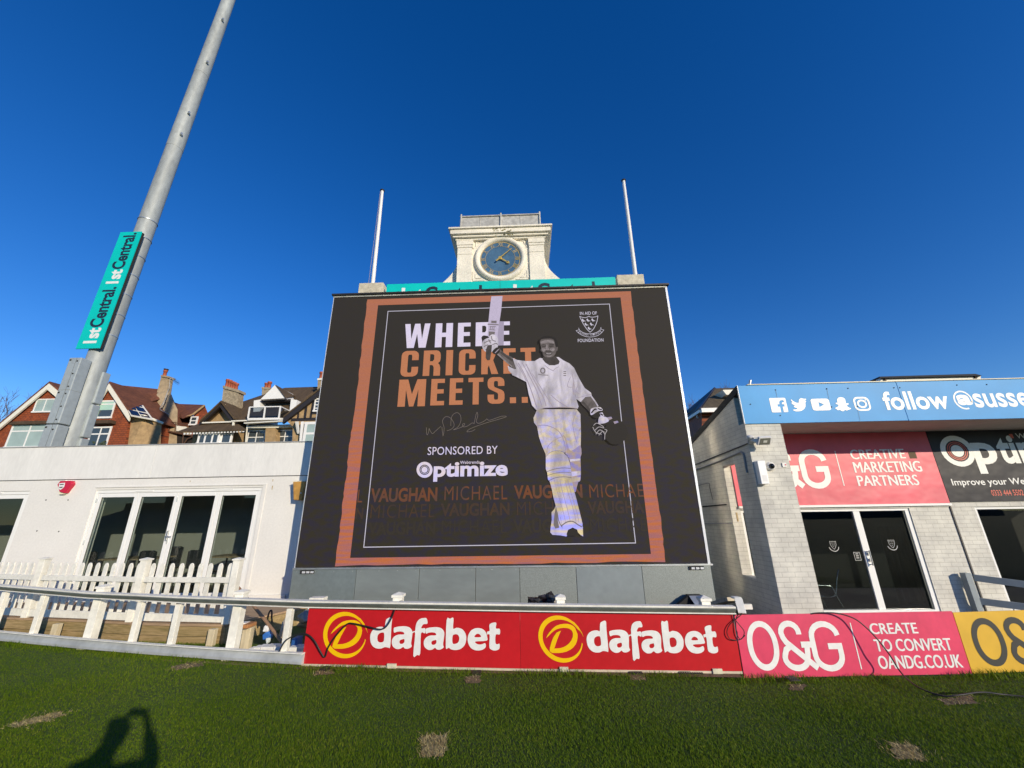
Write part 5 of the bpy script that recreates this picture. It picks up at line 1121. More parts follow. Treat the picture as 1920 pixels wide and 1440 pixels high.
q = [C4(357, 572, YP-.13), C4(490, 570, YP-.13), C4(572, 965, YP-.13), C4(432, 970, YP-.13)]; xa, xb = (q[0].x+q[3].x)/2, (q[1].x+q[2].x)/2
part('casing', M('casing_white', (.84, .84, .82), .4, n=.04, ns=6), t, lambda m: m.box(xa, xb, YP-.13, YP-.001, q[3].z, q[0].z), .012)
part('label', M('label_grey', (.70, .70, .69), .5), t, lambda m: m.box(xa+.04, xb-.03, YP-.132, YP-.1305, q[3].z+.05, q[3].z+.17))
t = thing('dome_camera', 'small round camera with black dome beside the white box unit', 'camera', C4(560, 680))
c = C4(575, 672, YP)
def dome(m, r, y0, mi):
    for i in range(5):
        pass
    rings = [(r*cos(a), y0-r*.9*sin(a)) for a in (0, .35, .7, 1.05, 1.35, 1.5)]; n = 18
    v = [(c.x+R_*cos(2*pi*k/n), y, c.z+R_*sin(2*pi*k/n)) for R_, y in rings for k in range(n)]+[(c.x, y0-r*.9, c.z)]
    m.add(v, [(i*n+k, i*n+(k+1) % n, (i+1)*n+(k+1) % n, (i+1)*n+k) for i in range(5) for k in range(n)]+[(5*n+k, 5*n+(k+1) % n, 6*n) for k in range(n)], mi, True)
part('housing', lampw, t, lambda m: m.tube([c+Vector((0, -.001, 0)), c+Vector((0, -.04, 0)), c+Vector((0, -.055, 0))], [.085, .08, .06], 20))
part('dome', M('black_dome', (.008, .008, .008), .08), t, lambda m: dome(m, .055, YP-.055, 0))
t = thing('junction_plate', 'small white plate with a red centre on the brick pillar', 'plate', C4(815, 645))
q = C4(815, 645)
part('plate', lampw, t, lambda m: m.box(q.x-.05, q.x+.03, YP-.02, YP-.001, q.z-.045, q.z+.04), .003); part('button', red_box, t, lambda m: m.box(q.x+.0, q.x+.022, YP-.026, YP-.021, q.z-.012, q.z+.012))
def sideline(pts, dx=-.02): return [PX(x, y, XW+dx) for x, y in pts]
cabm2 = M('grey_conduit', (.30, .31, .31), .5, n=.1, ns=9)
mb = MB(); mb.tube([p.lerp(q, k/6) for p, q in [sideline([(1401, 832), (1304, 871)])] for k in range(7)], .012, 6); tag(mb.build('wall_cable', black_rubber), 'black cable clipped high along the shaded brick side wall', 'cable')
mb = MB(); mb.tube(smooth(sideline([(1303, 881), (1340, 868), (1383, 850), (1390, 848), (1394, 853), (1396, 862), (1399, 880), (1401, 886)]), 5), .020, 8); tag(mb.build('conduit', cabm2), 'grey bent conduit pipe on the shaded brick side wall', 'pipe')
mb = MB(); mb.tube(smooth(sideline([(1305, 912), (1328, 906), (1331, 915), (1336, 936)]), 4), .006, 5); tag(mb.build('loose_wire', black_rubber), 'thin loose wire hanging on the shaded brick side wall', 'wire')
mb = MB(); a, b = sideline([(1317, 950), (1362, 946)]); mb.obox(a, b, .012, .03); c_, d_ = sideline([(1322, 982), (1372, 981)]); 
tag(mb.build('iron_strap', dark_gap), 'short black iron strap between screen and brick side wall', 'strap')
mb = MB(); mb.obox(c_, d_, .02, .03); tag(mb.build('grey_strap', cabm2), 'short grey metal strap low on the shaded brick side wall', 'strap')
mb = MB(); p = P(1379, 961, 9.3); mb.box(p.x, p.x+.03, 9.28, 9.30, P(1379, 978, 9.3).z, p.z); tag(mb.build('door_hook', rust), 'small rusty hook plate seen through the opening in the side wall', 'hook')
# handrail by the right doors
hr = thing('handrail', 'grey painted timber handrail in front of the right hand doors', 'handrail', (11, 9.2, 0))
hrm = M('grey_rail_paint', (.23, .27, .29), .55, n=.1, ns=8)
pa, pbm = P(1808, 1075, 9.3), P(1835, 1148, 9.3); px_ = (pa.x+P(1823, 1110, 9.3).x)/2
px_ = P(1822, 1112, 9.3).x; zt_ = P(1812, 1074, 9.3).z
part('post', hrm, hr, lambda m: m.box(px_-.06, px_+.06, 9.24, 9.36, -.2, zt_), .006)
for (ax, ay), (bx_, by) in (((1826, 1083), (1945, 1099)), ((1835, 1127), (1955, 1142))):
    a, b = P(ax, ay, 9.27), P(bx_, by, 8.75); part('rail', hrm, hr, lambda m: m.obox(a, b+(b-a)*.6, .04, .125), .005)
# tubular chair inside the doors
ch = thing('chair', 'silver tubular armchair seen through the left glass door of the brick pavilion', 'chair', (6.35, 10.0, dzB))
chm = M('chair_tube', (.62, .63, .62), .25, .9)
part('frame', chm, ch, lambda m: [m.tube(smooth(L, 4), .013, 8) for L in ([P(1572, 1068, 9.95), P(1569, 1085, 9.92), P(1567, 1112, 9.9), P(1560, 1119, 9.9), P(1535, 1117, 9.95), P(1500, 1113, 10)], [P(1520, 1098, 9.8), P(1552, 1098, 9.8), P(1560, 1102, 9.8), P(1570, 1120, 9.8), P(1587, 1149, 9.8)], [P(1541, 1122, 9.8), P(1546, 1133, 9.8), P(1554, 1147, 9.8)], [P(1505, 1098, 10.3), P(1500, 1150, 10.3)])])
part('seat', chair_black, ch, lambda m: m.hull([P(1500, 1113, 10.3), P(1560, 1118, 9.9), P(1500, 1122, 9.85), P(1535, 1108, 10.35), P(1500, 1116, 10.3), P(1560, 1121, 9.9)]))
# ------------------------------------------------------------------ houses beyond the ground
tile_hung = brick('hung_tile', (.38, .085, .022), (.27, .06, .02), (.13, .035, .015), .28, .16, 'x', .05, .8, .8, n2=.4); tile_hung_y = brick('hung_tile_side', (.38, .085, .022), (.27, .06, .02), (.13, .035, .015), .28, .16, 'y', .05, .8, .8, n2=.4)
def rooftile(name, c):
    return M(name, c, .85, n=.35, ns=3, bump=.6, bs=9, stretch=(5, 1, 1), n2=.25, n2s=.5)
rt_red = rooftile('red_roof_tile', (.16, .055, .026)); rt_brown = rooftile('brown_roof_tile', (.10, .065, .032)); rt_dark = rooftile('dark_roof_tile', (.09, .055, .030))
tan_r = M('tan_roughcast', (.40, .27, .135), .9, n=.22, ns=4, bump=.5, bs=25, n2=.15, n2s=.5)
tan_g = M('grey_tan_render', (.38, .29, .18), .9, n=.25, ns=3, bump=.4, bs=20, n2=.2, n2s=.5)
cream_w = M('cream_trim', (.80, .77, .66), .6, n=.06, ns=6); house_w = M('house_white', (.82, .81, .78), .5, n=.04, ns=6)
blackp = M('black_timber', (.022, .018, .02), .6); pot = M('clay_pot', (.40, .10, .05), .7, n=.2, ns=10)
hglass = M('house_glass', (.05, .065, .075), .06, spec=.9); hblind = M('green_blind', (.40, .62, .52), .5); hpale = M('pale_glass', (.36, .46, .43), .12, n=.1, ns=1.5)
cap_m = M('chimney_brick', (.34, .28, .19), .9, n=.4, ns=7, bump=.4, bs=20)
def E_(m, pts, Y, dep, mi=0): m.prism([P(x, y, Y) for x, y in pts], (0, dep, 0), mi)
def win(parent, q, Y, nx=2, ny=1, fr=.07, gm=hglass, fm_=house_w, top=None, name='window'):
    """q: (x0,y0,x1,y1) px box on plane Y"""
    x0, x1, z0, z1 = R2(*q, Y); y0 = Y-.05
    def f(m):
        m.box(x0, x1, y0, y0+.12, z1-fr, z1); m.box(x0-.03, x1+.03, y0-.05, y0+.12, z0-.03, z0+fr); m.box(x0, x0+fr, y0, y0+.12, z0+fr+.001, z1-fr-.001); m.box(x1-fr, x1, y0, y0+.12, z0+fr+.001, z1-fr-.001)
        for i in range(1, nx): x = x0+(x1-x0)*i/nx; m.box(x-fr*.4, x+fr*.4, y0+.005, y0+.11, z0+fr+.001, z1-fr-.001)
        for j in range(1, ny): z = z0+(z1-z0)*(j/ny if top is None else 1-top); m.box(x0+fr+.001, x1-fr-.001, y0+.008, y0+.105, z-fr*.4, z+fr*.4)
    w = part(name, fm_, parent, f)
    part('pane', gm, w, lambda m: m.box(x0+fr*.5, x1-fr*.5, y0+.02, y0+.045, z0+fr*.5, z1-fr*.5)); return w
def barge(m, pts, Y, w, dep=.12, mi=0):
    for a, b in zip(pts, pts[1:]):
        p, q = P(*a, Y), P(*b, Y); dn = Vector((0, 0, -w)); m.prism([p, q, q+dn, p+dn], (0, dep, 0), mi)
def roofpair(m, le, ap, re, Y, dep, th=.15, mi=0, ov=.25):
    for a, b in ((le, ap), (ap, re)):
        p, q = P(*a, Y-ov), P(*b, Y-ov); u = Vector((0, 0, th)); m.prism([p, q, q+u, p+u], (0, dep+ov, 0), mi)
def pots(m, ps, Y, r=.14):
    for x, yt, yb in ps:
        b, t = P(x, yb, Y), P(x, yt, Y); h = t.z-b.z; bx_ = Vector((t.x, Y, b.z-.05))
        m.tube([bx_, bx_+Vector((0, 0, h*.8)), bx_+Vector((0, 0, h*.82)), bx_+Vector((0, 0, h+.05))], [r, r*.85, r*1.12, r*1.12], 10)
# --- red tile-hung house with two gables
YA = 30.0
h = thing('tile_hung_house', 'red tile hung house with twin white gables partly behind the floodlight mast', 'house', (P(120, 800, YA).x, YA, 0), 'houses beyond the ground')
L1, A1_, R1_ = (-26, 816), (91.5, 719), (166, 782); L2, A2_, R2_ = (166, 782), (204, 719), (243, 777)
part('wall', tile_hung, h, lambda m: (E_(m, [(L1[0], 900), L1, A1_, R1_, (150, 900)], YA, 7), E_(m, [(166, 900), L2, A2_, R2_, (226, 900)], YA+.01, 7)))
part('roof', rt_red, h, lambda m: (roofpair(m, (-34, 822), (91.5, 718), R1_, YA, 7.5), roofpair(m, L2, (204, 718), (246, 780), YA, 7.5)))
part('bargeboard', cream_w, h, lambda m: (barge(m, [(-34, 823), (91.5, 719), R1_], YA-.30, .50), barge(m, [L2, (204, 719), (244, 779)], YA-.31, .45)))
win(h, (66, 748, 103, 773), YA, 2, 1, .09, hpale)
win(h, (17, 795, 88, 840), YA-.4, 2, 2, .13, hpale, top=.3); part('bay_hood', rt_dark, h, lambda m: E_(m, [(24, 790), (95, 788), (92, 794), (14, 796)], YA-.7, .7))
win(h, (182, 751, 214, 784), YA, 1, 2, .12, hblind, top=.22); part('lower_sash', hglass, h, lambda m: m.box(*R2(186, 769, 210, 782, YA)[:2], YA-.055, YA-.03, *R2(186, 769, 210, 782, YA)[2:]))
part('tile_hood', rt_dark, h, lambda m: E_(m, [(172, 788), (206, 787), (206, 793), (170, 794)], YA-.5, .5))
win(h, (167, 800, 205, 840), YA, 2, 2, .13, hglass, top=.35)
def flow(m):
    random.seed(3)
    for k in range(10): p = P(random.uniform(170, 198), random.uniform(829, 832), YA-.3); m.hull([p+Vector((random.uniform(-.15, .15), random.uniform(-.1, .1), random.uniform(-.12, .15))) for _ in range(8)])
part('window_box', M('box_plant', (.05, .07, .04), .9), h, flow)
# back range: main roof, rendered side with solar panels
part('main_roof', rt_red, h, lambda m: m.hull([P(204, 720, YA+3), P(255, 727, YA+5), P(313, 731, YA+5), P(322, 742, YA+5), P(232, 752, YA+1.5), P(262, 752, YA+2.5), P(285, 753, YA+3), P(204, 722, YA+8), P(313, 735, YA+9)]))
part('side_wall', tan_r, h, lambda m: m.hull([P(237, 781, YA+.2), P(270, 779, YA+.2), P(303, 794, YA+1.5), P(298, 900, YA+1.5), P(222, 900, YA+.2), P(237, 781, YA+5), P(303, 794, YA+6), P(298, 900, YA+6)]))
part('side_fascia', cream_w, h, lambda m: (m.obox(P(238, 781, YA+.1), P(268, 779.5, YA+.1), .2, .18), m.obox(P(268, 779.5, YA+.1), P(305, 793.5, YA+1.4), .2, .18)))
part('side_gable', tan_g, h, lambda m: m.hull([P(270, 778, YA+3.4), P(277, 752, YA+3.6), P(296, 737, YA+4), P(314, 732, YA+4), P(333, 768, YA+4), P(330, 900, YA+4), P(262, 900, YA+3.4), P(320, 736, YA+8), P(330, 900, YA+8)]))
def chim(m): E_(m, [(302.5, 705), (316, 707), (311, 738), (294, 736)], YA+4.1, .55); E_(m, [(301, 703), (317.5, 705.5), (317, 708.5), (301.5, 706)], YA+4.0, .7)
c_ = part('chimney', tan_g, h, chim); part('chimney_pot', pot, c_, lambda m: pots(m, [(311, 694.5, 705)], YA+4.5, .16)); part('cowl', blackp, c_, lambda m: m.tube([P(311.5, 693.5, YA+4.5), P(312, 692, YA+4.5)], .2, 10))
def aer(m):
    a = P(317, 729, YA+4); b = P(319, 709, YA+4); m.tube([a, b], .03, 5); c = P(336, 719, YA+4); m.tube([b, c], .02, 5)
    for k in range(7): q = b.lerp(c, .25+k*.12); m.tube([q+Vector((-.05, 0, .22)), q+Vector((.05, 0, -.22))], .012, 4)
    for (x0, y0, x1, y1) in ((316, 730, 305, 760), (312, 745, 300, 766), (300, 768, 318, 778)): m.tube([P(x0, y0, YA+3.2), P(x1, y1, YA+3.2)], .04, 5)
part('aerial', M('aerial_metal', (.35, .34, .33), .5, .5), h, aer)
solar = M('solar_cell', (.012, .016, .030), .12, spec=.8)
def sol(m):
    tl, tr, bl_, br_ = (226, 742), (262, 754), (246, 778), (284, 785)
    def L(a, b, t): return (a[0]+(b[0]-a[0])*t, a[1]+(b[1]-a[1])*t)
    for i in range(2):
        for j in range(3):
            u0, u1 = i/2+.03, (i+1)/2-.03; v0, v1 = j/3+.04, (j+1)/3-.04
            q = []
            for u_, v_ in ((u0, v0), (u1, v0), (u1, v1), (u0, v1)): a = L(L(tl, tr, u_), L(bl_, br_, u_), v_); q.append(P(*a, YA+.9-1.6*v_+u_*.9))
            m.prism(q, (0, .03, -.03))
part('solar_panel', solar, h, sol)
part('solar_frame', cream_w, h, lambda m: m.prism([P(222, 740, YA+1.05), P(264, 754, YA+1.95), P(288, 787, YA+.25), P(245, 779, YA-.7)], (0, .06, -.06)))
# --- rear red house
h = thing('rear_house', 'small red brick house with brown roof between the tan chimney and the black gable', 'house', (P(360, 790, 36).x, 36, 0), 'houses beyond the ground')
part('roof', rt_red, h, lambda m: m.hull([P(330, 757, 38), P(384, 759, 38), P(342, 785, 34.5), P(362, 777, 35), P(330, 780, 36), P(384, 762, 42), P(330, 760, 42)]))
part('wall', tile_hung, h, lambda m: m.hull([P(384, 760, 35.2), P(392, 780, 35.2), P(392, 900, 35.2), P(358, 783, 35.2), P(355, 900, 35.2), P(384, 762, 40), P(392, 900, 40), P(355, 900, 40)]))
part('verge', tan_r, h, lambda m: (m.obox(P(343, 784, 34.9), P(362, 777, 34.9), .1, .12), m.obox(P(362, 777, 34.9), P(384, 760, 35), .1, .15)))
win(h, (357, 781, 370, 797), 35.1, 1, 2, .1, hglass)
part('lower_wall', tan_g, h, lambda m: E_(m, [(300, 790), (350, 800), (350, 900), (296, 900)], 35, 4))
h2 = h
part('verandah_shade', M('verandah_dark', (.02, .016, .013), .9), h, lambda m: E_(m, [(302, 806), (365, 817), (358, 840), (296, 840)], 34, .5))  # near-black slab paints in the shade of the undercroft
def ver(m):
    m.obox(P(302, 806, 33.8), P(366, 818, 33.8), .3, .12)
    for x, y0, y1 in ((312, 806, 832), (318, 790, 806), (330, 792, 810), (344, 812, 832)): m.tube([P(x, y0, 33.7), P(x-2, y1, 33.7)], .04, 5)
    m.tube([P(316, 790, 33.7), P(352, 797, 33.7)], .04, 5); m.tube([P(345, 832, 33.7), P(352, 822, 33.7), P(364, 818, 33.7)], .06, 5)
part('verandah_frame', M('rusty_iron', (.10, .05, .03), .7), h, ver)
part('boarding', cream_w, h, lambda m: [E_(m, [(331+3.2*k, 798+k*.4), (333.5+3.2*k, 798.4+k*.4), (333+3.2*k, 808+k*.4), (330.6+3.2*k, 808+k*.4)], 33.6, .05) for k in range(6)])
# --- long tan house: black gable, bay, balcony dormer
YD = 30.0
h = thing('balcony_house', 'tan rendered house with white balcony dormer, black gable and tall chimney', 'house', (P(470, 800, YD).x, YD, 0), 'houses beyond the ground')
part('wall', tan_r, h, lambda m: (E_(m, [(378, 792), (413.5, 760), (434, 787), (440, 805), (552, 800), (556, 900), (356, 900), (362, 806)], YD+.6, 5),))
part('pier', tan_r, h, lambda m: E_(m, [(498, 803), (517, 802), (514, 900), (493, 900)], YD-.1, .6))
part('gable_bargeboard', blackp, h, lambda m: barge(m, [(374, 791), (413.5, 755), (438, 787)], YD-.1, .34, .2))
part('gable_sill', cream_w, h, lambda m: m.obox(P(380, 793, YD-.05), P(435, 791, YD-.05), .15, .10))
part('gable_roof', rt_brown, h, lambda m: roofpair(m, (374, 791), (413.5, 754), (438, 786), YD, 5))
part('pent_roof', rt_brown, h, lambda m: m.hull([P(376, 793, YD+.4), P(438, 789, YD+.4), P(332, 809, YD-.9), P(462, 805, YD-.9), P(376, 796, YD+.6), P(438, 793, YD+.6), P(332, 811, YD-.9), P(462, 807, YD-.9)]))
def scal(m):
    for k in range(20): a = P(345+k*5.8, 811.6-.25*k, YD-.8); m.box(a.x, a.x+.13, YD-.82, YD-.78, a.z-.14, a.z)
part('scalloped_fascia', house_w, h, scal)
win(h, (371, 812, 412, 834), YD-.5, 3, 1, .16, hglass); win(h, (414, 812, 435, 833), YD-.35, 1, 1, .14, hglass)
win(h, (464, 807, 497, 836), YD+.55, 2, 2, .08, hglass, top=.45); win(h, (518.5, 806, 550, 836), YD+.55, 2, 2, .08, hglass, top=.42)
part('gutter', cream_w, h, lambda m: (m.obox(P(435, 790, YD-.3), P(533, 786, YD-.6), .2, .10), m.obox(P(460, 794, YD-.5), P(531, 790, YD-.8), .3, .09), m.obox(P(438, 790, YD-.3), P(437.5, 798, YD-.3), .12, .12), m.obox(P(464, 794, YD-.2), P(461, 830, YD-.2), .07, .07)))
part('soffit', cream_w, h, lambda m: E_(m, [(464, 799), (551, 795), (551, 801), (464, 804)], YD+.2, .4))
part('main_roof', rt_brown, h, lambda m: m.hull([P(428, 762, YD+3), P(490, 741, YD+4.5), P(436, 788, YD+.2), P(467, 787, YD+.2), P(552, 786, YD+.3), P(534, 727, YD+5), P(597, 725, YD+5), P(562, 756, YD+2), P(534, 730, YD+9), P(597, 728, YD+9), P(436, 790, YD+6)]))
def chb(m): E_(m, [(419, 726), (447, 735), (441, 790), (411.5, 790)], YD+1.5, .7); E_(m, [(418, 722.5), (448.5, 731), (448.3, 736), (417.6, 727.5)], YD+1.4, .85)
c_ = part('chimney', cap_m, h, chb); part('chimney_pot', pot, c_, lambda m: pots(m, [(428, 711.5, 725), (432.5, 713, 727), (437, 715.5, 728), (440.5, 717, 729), (444.5, 719, 731)], YD+1.8, .15))
c_ = part('chimney', cap_m, h, lambda m: (E_(m, [(491.5, 727), (505, 728), (504, 765), (489, 765)], YD+5, 1), E_(m, [(490.5, 725.5), (506.5, 726.5), (506.5, 730), (490.5, 729)], YD+4.95, 1.1)))
part('chimney_pot', pot, c_, lambda m: pots(m, [(500.5, 718.5, 727), (506.3, 716, 727)], YD+5.4, .18))
dm = part('dormer', house_w, h, lambda m: (E_(m, [(488, 749), (515.8, 721.5), (534.5, 746.5)], YD+.9, 3), E_(m, [(476, 751), (488, 749), (487, 787), (474, 789)], YD+1.2, 2.5), E_(m, [(545.5, 748.5), (557, 750), (550, 786), (541, 786)], YD+1.2, 2.5)))
part('dormer_roof', rt_brown, dm, lambda m: m.hull([P(516.5, 721.3, YD+.8), P(535.5, 747, YD+.8), P(553, 743, YD+3), P(517, 722.5, YD+4), P(553, 741.5, YD+4), P(534, 748, YD+3)]))
part('dormer_glazing', hglass, dm, lambda m: E_(m, [(488, 750.5), (546, 748.5), (541, 787), (486, 789)], YD+1.9, .1)); part('dormer_head', blackp, dm, lambda m: E_(m, [(490, 750), (545, 748), (545, 752), (490, 754)], YD+1.3, .5))
bal = part('balcony', house_w, h, lambda m: m.hull([P(464, 786, YD-.7), P(524, 784.5, YD-.7), P(540, 783, YD+1), P(464, 788, YD-.7), P(524, 786.5, YD-.7), P(540, 785, YD+1), P(470, 786, YD+1)]))
def rails(m):
    TL, TM, TR, TB = (468.5, 763.5), (497.5, 762.8), (526, 762.3), (542.5, 770.5); BL, BM, BR, BBk = (465, 785), (494.5, 784.6), (522.7, 784.2), (541, 786)
    y = YD-.65
    for a, b in ((TL, TR), (BL, BR)): m.obox(P(*a, y), P(*b, y), .08, .08)
    for a, b in ((TL, BL), (TM, BM), (TR, BR)): m.obox(P(*a, y), P(*b, y), .09, .09)
    m.obox(P(*TR, y), P(*TB, YD+1), .08, .08); m.obox(P(*BR, y), P(541, 785, YD+1), .08, .08)
part('railing', house_w, bal, rails)
part('railing_glass', glass('balcony_glass', (.35, .40, .42), 1.0), bal, lambda m: (m.flat([[P(*p, YD-.63) for p in ((468.5, 764), (526, 763), (522.7, 784), (465, 784.8))]]), m.flat([[P(526, 763, YD-.63), P(542, 771, YD+1), P(541, 785, YD+1), P(522.7, 784, YD-.63)]])))
# --- half timbered house beside the screen
h = thing('half_timbered_house', 'half timbered black and tan gable house beside the left edge of the screen', 'house', (P(580, 800, YD).x, YD, 0), 'houses beyond the ground')
YH = YD-.6
part('wall', tan_r, h, lambda m: E_(m, [(534, 786), (604, 731), (640, 760), (640, 900), (545, 900), (549, 800)], YH, 5))
part('bargeboard', blackp, h, lambda m: barge(m, [(531, 784), (604, 728), (640, 757)], YH-.3, .42, .25))
part('roof', rt_brown, h, lambda m: roofpair(m, (531, 783), (604, 726.5), (640, 756), YH, 6))
def tim(m):
    for q in ([(546, 784.5), (640, 781), (640, 787), (545, 789.5)], [(558.5, 771), (561.5, 768), (559.5, 785), (556.5, 785)], [(572, 761), (576.5, 758), (573, 785), (569, 785)], [(586, 750), (590, 747), (583.5, 785), (580, 785)], [(590, 745), (602, 741), (602, 745), (590, 748)], [(583, 773), (600, 772.5), (600, 776), (583, 776.5)]): E_(m, q, YH-.05, .05)
part('timber', blackp, h, tim)
win(h, (589.5, 747, 606, 771.5), YH-.07, 2, 4, .1, hglass)
win(h, (569, 791, 600, 840), YH-.5, 1, 2, .2, hpale, top=.45)
part('bracket', house_w, h, lambda m: (m.hull([P(553, 791, YH-.6), P(560, 790, YH-.6), P(557, 813, YH-.2), P(562, 813, YH-.2), P(553, 791, YH), P(562, 813, YH), P(558, 800, YH-.45)]), m.obox(P(568, 791, YH-.3), P(565, 828, YH-.3), .2, .2)))
c_ = part('chimney', tan_g, h, lambda m: E_(m, [(596, 712), (612, 710), (609, 745), (594, 745)], YD+3, 1)); part('chimney_cap', cream_w, c_, lambda m: E_(m, [(595, 709.5), (613, 707.5), (613, 711), (595, 713)], YD+2.9, 1.2)); part('chimney_pot', pot, c_, lambda m: pots(m, [(604, 698, 709)], YD+3.4, .2))
# --- houses behind the right pavilion
YR = 25.0
h = thing('brick_house', 'brown roofed red brick house behind the shaded side wall of the brick pavilion', 'house', (P(1330, 790, YR).x, YR, 0), 'houses beyond the ground')
part('wall', tile_hung_y, h, lambda m: m.hull([P(1316, 769, YR), P(1400, 765, YR), P(1400, 900, YR), P(1316, 900, YR), P(1280, 790, YR+8), P(1280, 900, YR+8), P(1400, 800, YR+8)]))
part('roof', rooftile('mossy_roof_tile', (.115, .085, .045)), h, lambda m: m.hull([P(1342, 728, YR+4), P(1420, 726, YR+4), P(1314, 767, YR-.4), P(1420, 764, YR-.4), P(1342, 729, YR+5), P(1282, 778, YR+8.5), P(1420, 730, YR+8)]))
part('hip_slope', M('hip_shade_tile', (.025, .023, .03), .5, n=.3, ns=5), h, lambda m: m.prism([P(1342, 727.5, YR+3.9), P(1333, 741, YR+2.7), P(1320, 760, YR+.6), P(1313, 768, YR-.5), P(1278, 793, YR+7.5), P(1278, 781, YR+8.4)], (-.08, 0, .08)))  # this hip lies in shade; the darkness is put into its colour
part('gutter', house_w, h, lambda m: (m.obox(P(1314, 770, YR-.5), P(1425, 767, YR-.5), .25, .26), m.obox(P(1314, 770, YR-.45), P(1279, 793, YR+7.4), .15, .18), m.tube(smooth([P(1307, 779, YR+1.0), P(1308, 783, YR+1.0), P(1313, 785, YR+1.0), P(1315, 797, YR+1.0)], 3), .06, 6)))
part('dormer', cream_w, h, lambda m: E_(m, [(1355, 731), (1392, 730), (1392, 742), (1362, 740)], YR+1, 1.5))
YQ = 14.0
h = thing('roof_lantern', 'low dark roofed block with cream fascia above the blue fascia sign', 'roof structure', (P(1740, 715, YQ).x, YQ, 0))
part('roof', felt, h, lambda m: m.hull([P(1649, 706, YQ-.3), P(1829, 700.8, YQ-.3), P(1842, 704.3, YQ-.35), P(1624, 717, YQ+1.5), P(1650, 709, YQ-.35), P(1830, 702, YQ+2), P(1650, 706.5, YQ+2)]))
part('fascia', cream_w, h, lambda m: E_(m, [(1651, 709.3), (1839, 704), (1838, 740), (1652, 740)], YQ-.25, .2)); part('bracket', rt_dark, h, lambda m: (E_(m, [(1659, 710), (1662, 710), (1663, 718), (1660, 718)], YQ-.3, .05), E_(m, [(1828, 704), (1831, 704), (1833, 712), (1830, 712)], YQ-.3, .05)))
part('block', tan_g, h, lambda m: m.box(P(1655, 720, YQ).x, P(1835, 715, YQ).x, YQ, YQ+3, 0, P(1740, 715, YQ).z))
mb = MB(); mb.tube([P(1405.5, 722, 9.5), P(1407, 713, 9.5)], .03, 8); tag(mb.build('vent_pipe', galv), 'tiny grey vent pipe on the roof above the blue sign', 'pipe')
# ------------------------------------------------------------------ bare trees
bark = M('bare_twig', (.13, .085, .065), .9)
def tree(label, base, Hh, spread, seed, lean=0):
    rnd = random.Random(seed); t = thing('bare_tree', label, 'tree', base, 'bare winter trees beyond the houses'); tr = MB(); cr = MB(); B = Vector(base)
    tr.tube([B, B+Vector((.1, 0, Hh*.25)), B+Vector((.0, .1, Hh*.5))], [.3, .24, .18], 8)
    def grow(p, d, L, r, lv):
        q = p+d*L; mid = p.lerp(q, .5)+Vector((rnd.uniform(-.06, .06)*L, rnd.uniform(-.06, .06)*L, 0)); cr.tube([p, mid, q], [r, r*.85, r*.65], 4 if lv > 1 else 6, 0, False)
        if lv >= 5: return
        for _ in range(rnd.choice((2, 3, 3))):
            nd = (d+Vector((rnd.gauss(0, .42), rnd.gauss(0, .42), rnd.gauss(.18, .25)))*spread).normalized(); grow(p.lerp(q, rnd.uniform(.6, 1)), nd, L*rnd.uniform(.62, .85), r*.62, lv+1)
    for k in range(6):
        a = k*1.05+rnd.random(); grow(B+Vector((0, 0, Hh*(.25+.05*k))), Vector((cos(a)*.5, sin(a)*.5, 1)).normalized(), Hh*.22, .10, 0)
    tr.build('trunk', bark, t); cr.build('crown', bark, t)
for px, py, Y, sd, lab in ((1310, 760, 38, 4, 'bare tree behind the brown roofed brick house, nearer the screen'), (1352, 752, 40, 9, 'bare tree behind the ridge of the brown roofed brick house'), (14, 770, 46, 5, 'bare tree at the left end of the red tile hung house')):
    p = P(px, py, Y); tree(lab, (p.x, Y, 0), {1310: P(1310, 722, Y).z, 1352: P(1352, 722, Y).z, 14: P(14, 752, Y).z}[px]*(.93 if px > 100 else .98), 1.0, sd)
# ------------------------------------------------------------------ cables, oddments
def cable(name, pts, r, label, cat='cable', m=black_rubber, n=5):
    mb = MB(); mb.tube(smooth(pts, n), r, 7); return tag(mb.build(name, m), label, cat)
pts = [(523, 1222, .02), (537, 1200, .05), (561, 1189, .07), (577, 1190, .07), (590, 1202, .07), (601, 1222, .06), (609, 1232, .05), (616, 1213, .05), (631, 1191, .055), (650, 1171, .06), (662, 1169, .06), (690, 1175, .07), (713, 1180, .07), (725, 1174, .07), (735, 1157, .06), (744, 1134, .05), (752, 1127, .0), (757, 1130, -.06)]
cable('cable', [F1(x, y, o) for x, y, o in pts], .0085, 'thick black cable looping over the left red board and its yellow logo')
PK = VP(G(1395, 1266, ZPK), G(1821, 1258, ZPK))
pts = [(1508, 1156, -.06), (1521, 1151, .0), (1539, 1149, .03), (1570, 1150, .06), (1600, 1159, .10), (1621, 1174, .13), (1642, 1195, .16), (1666, 1225, .19), (1687, 1258, .20)]
cable('cable', [PK(x, y, o) for x, y, o in pts]+[G(1708, 1279, .03), G(1733, 1294, .02), G(1769, 1305, .015), G(1800, 1303, .04), G(1840, 1298, .05), G(1880, 1302, .02), G(1960, 1310, .02)], .0075, 'long black cable falling over the pink board onto the grass')
C1 = lambda x, y, o=.05: VP(G(977, 1252, .03), G(1390, 1257, .03))(x/4.8+1000, y/4.8+960, o)
cable('wire_coil', [C1(*p) for p in ((1795, 850), (1800, 890), (1812, 960), (1850, 1010), (1895, 1070), (1890, 1120), (1860, 1145), (1830, 1090), (1822, 990), (1838, 930), (1880, 915), (1840, 950), (1770, 1010), (1742, 1075), (1760, 1130), (1800, 1152), (1860, 1148), (1905, 1110))], .005, 'thin black wire coil hanging where the red and pink boards meet', 'wire')
mb = MB(); random.seed(11)
b0, b1 = P(995, 1128, 6.05), P(1047, 1128, 6.05)
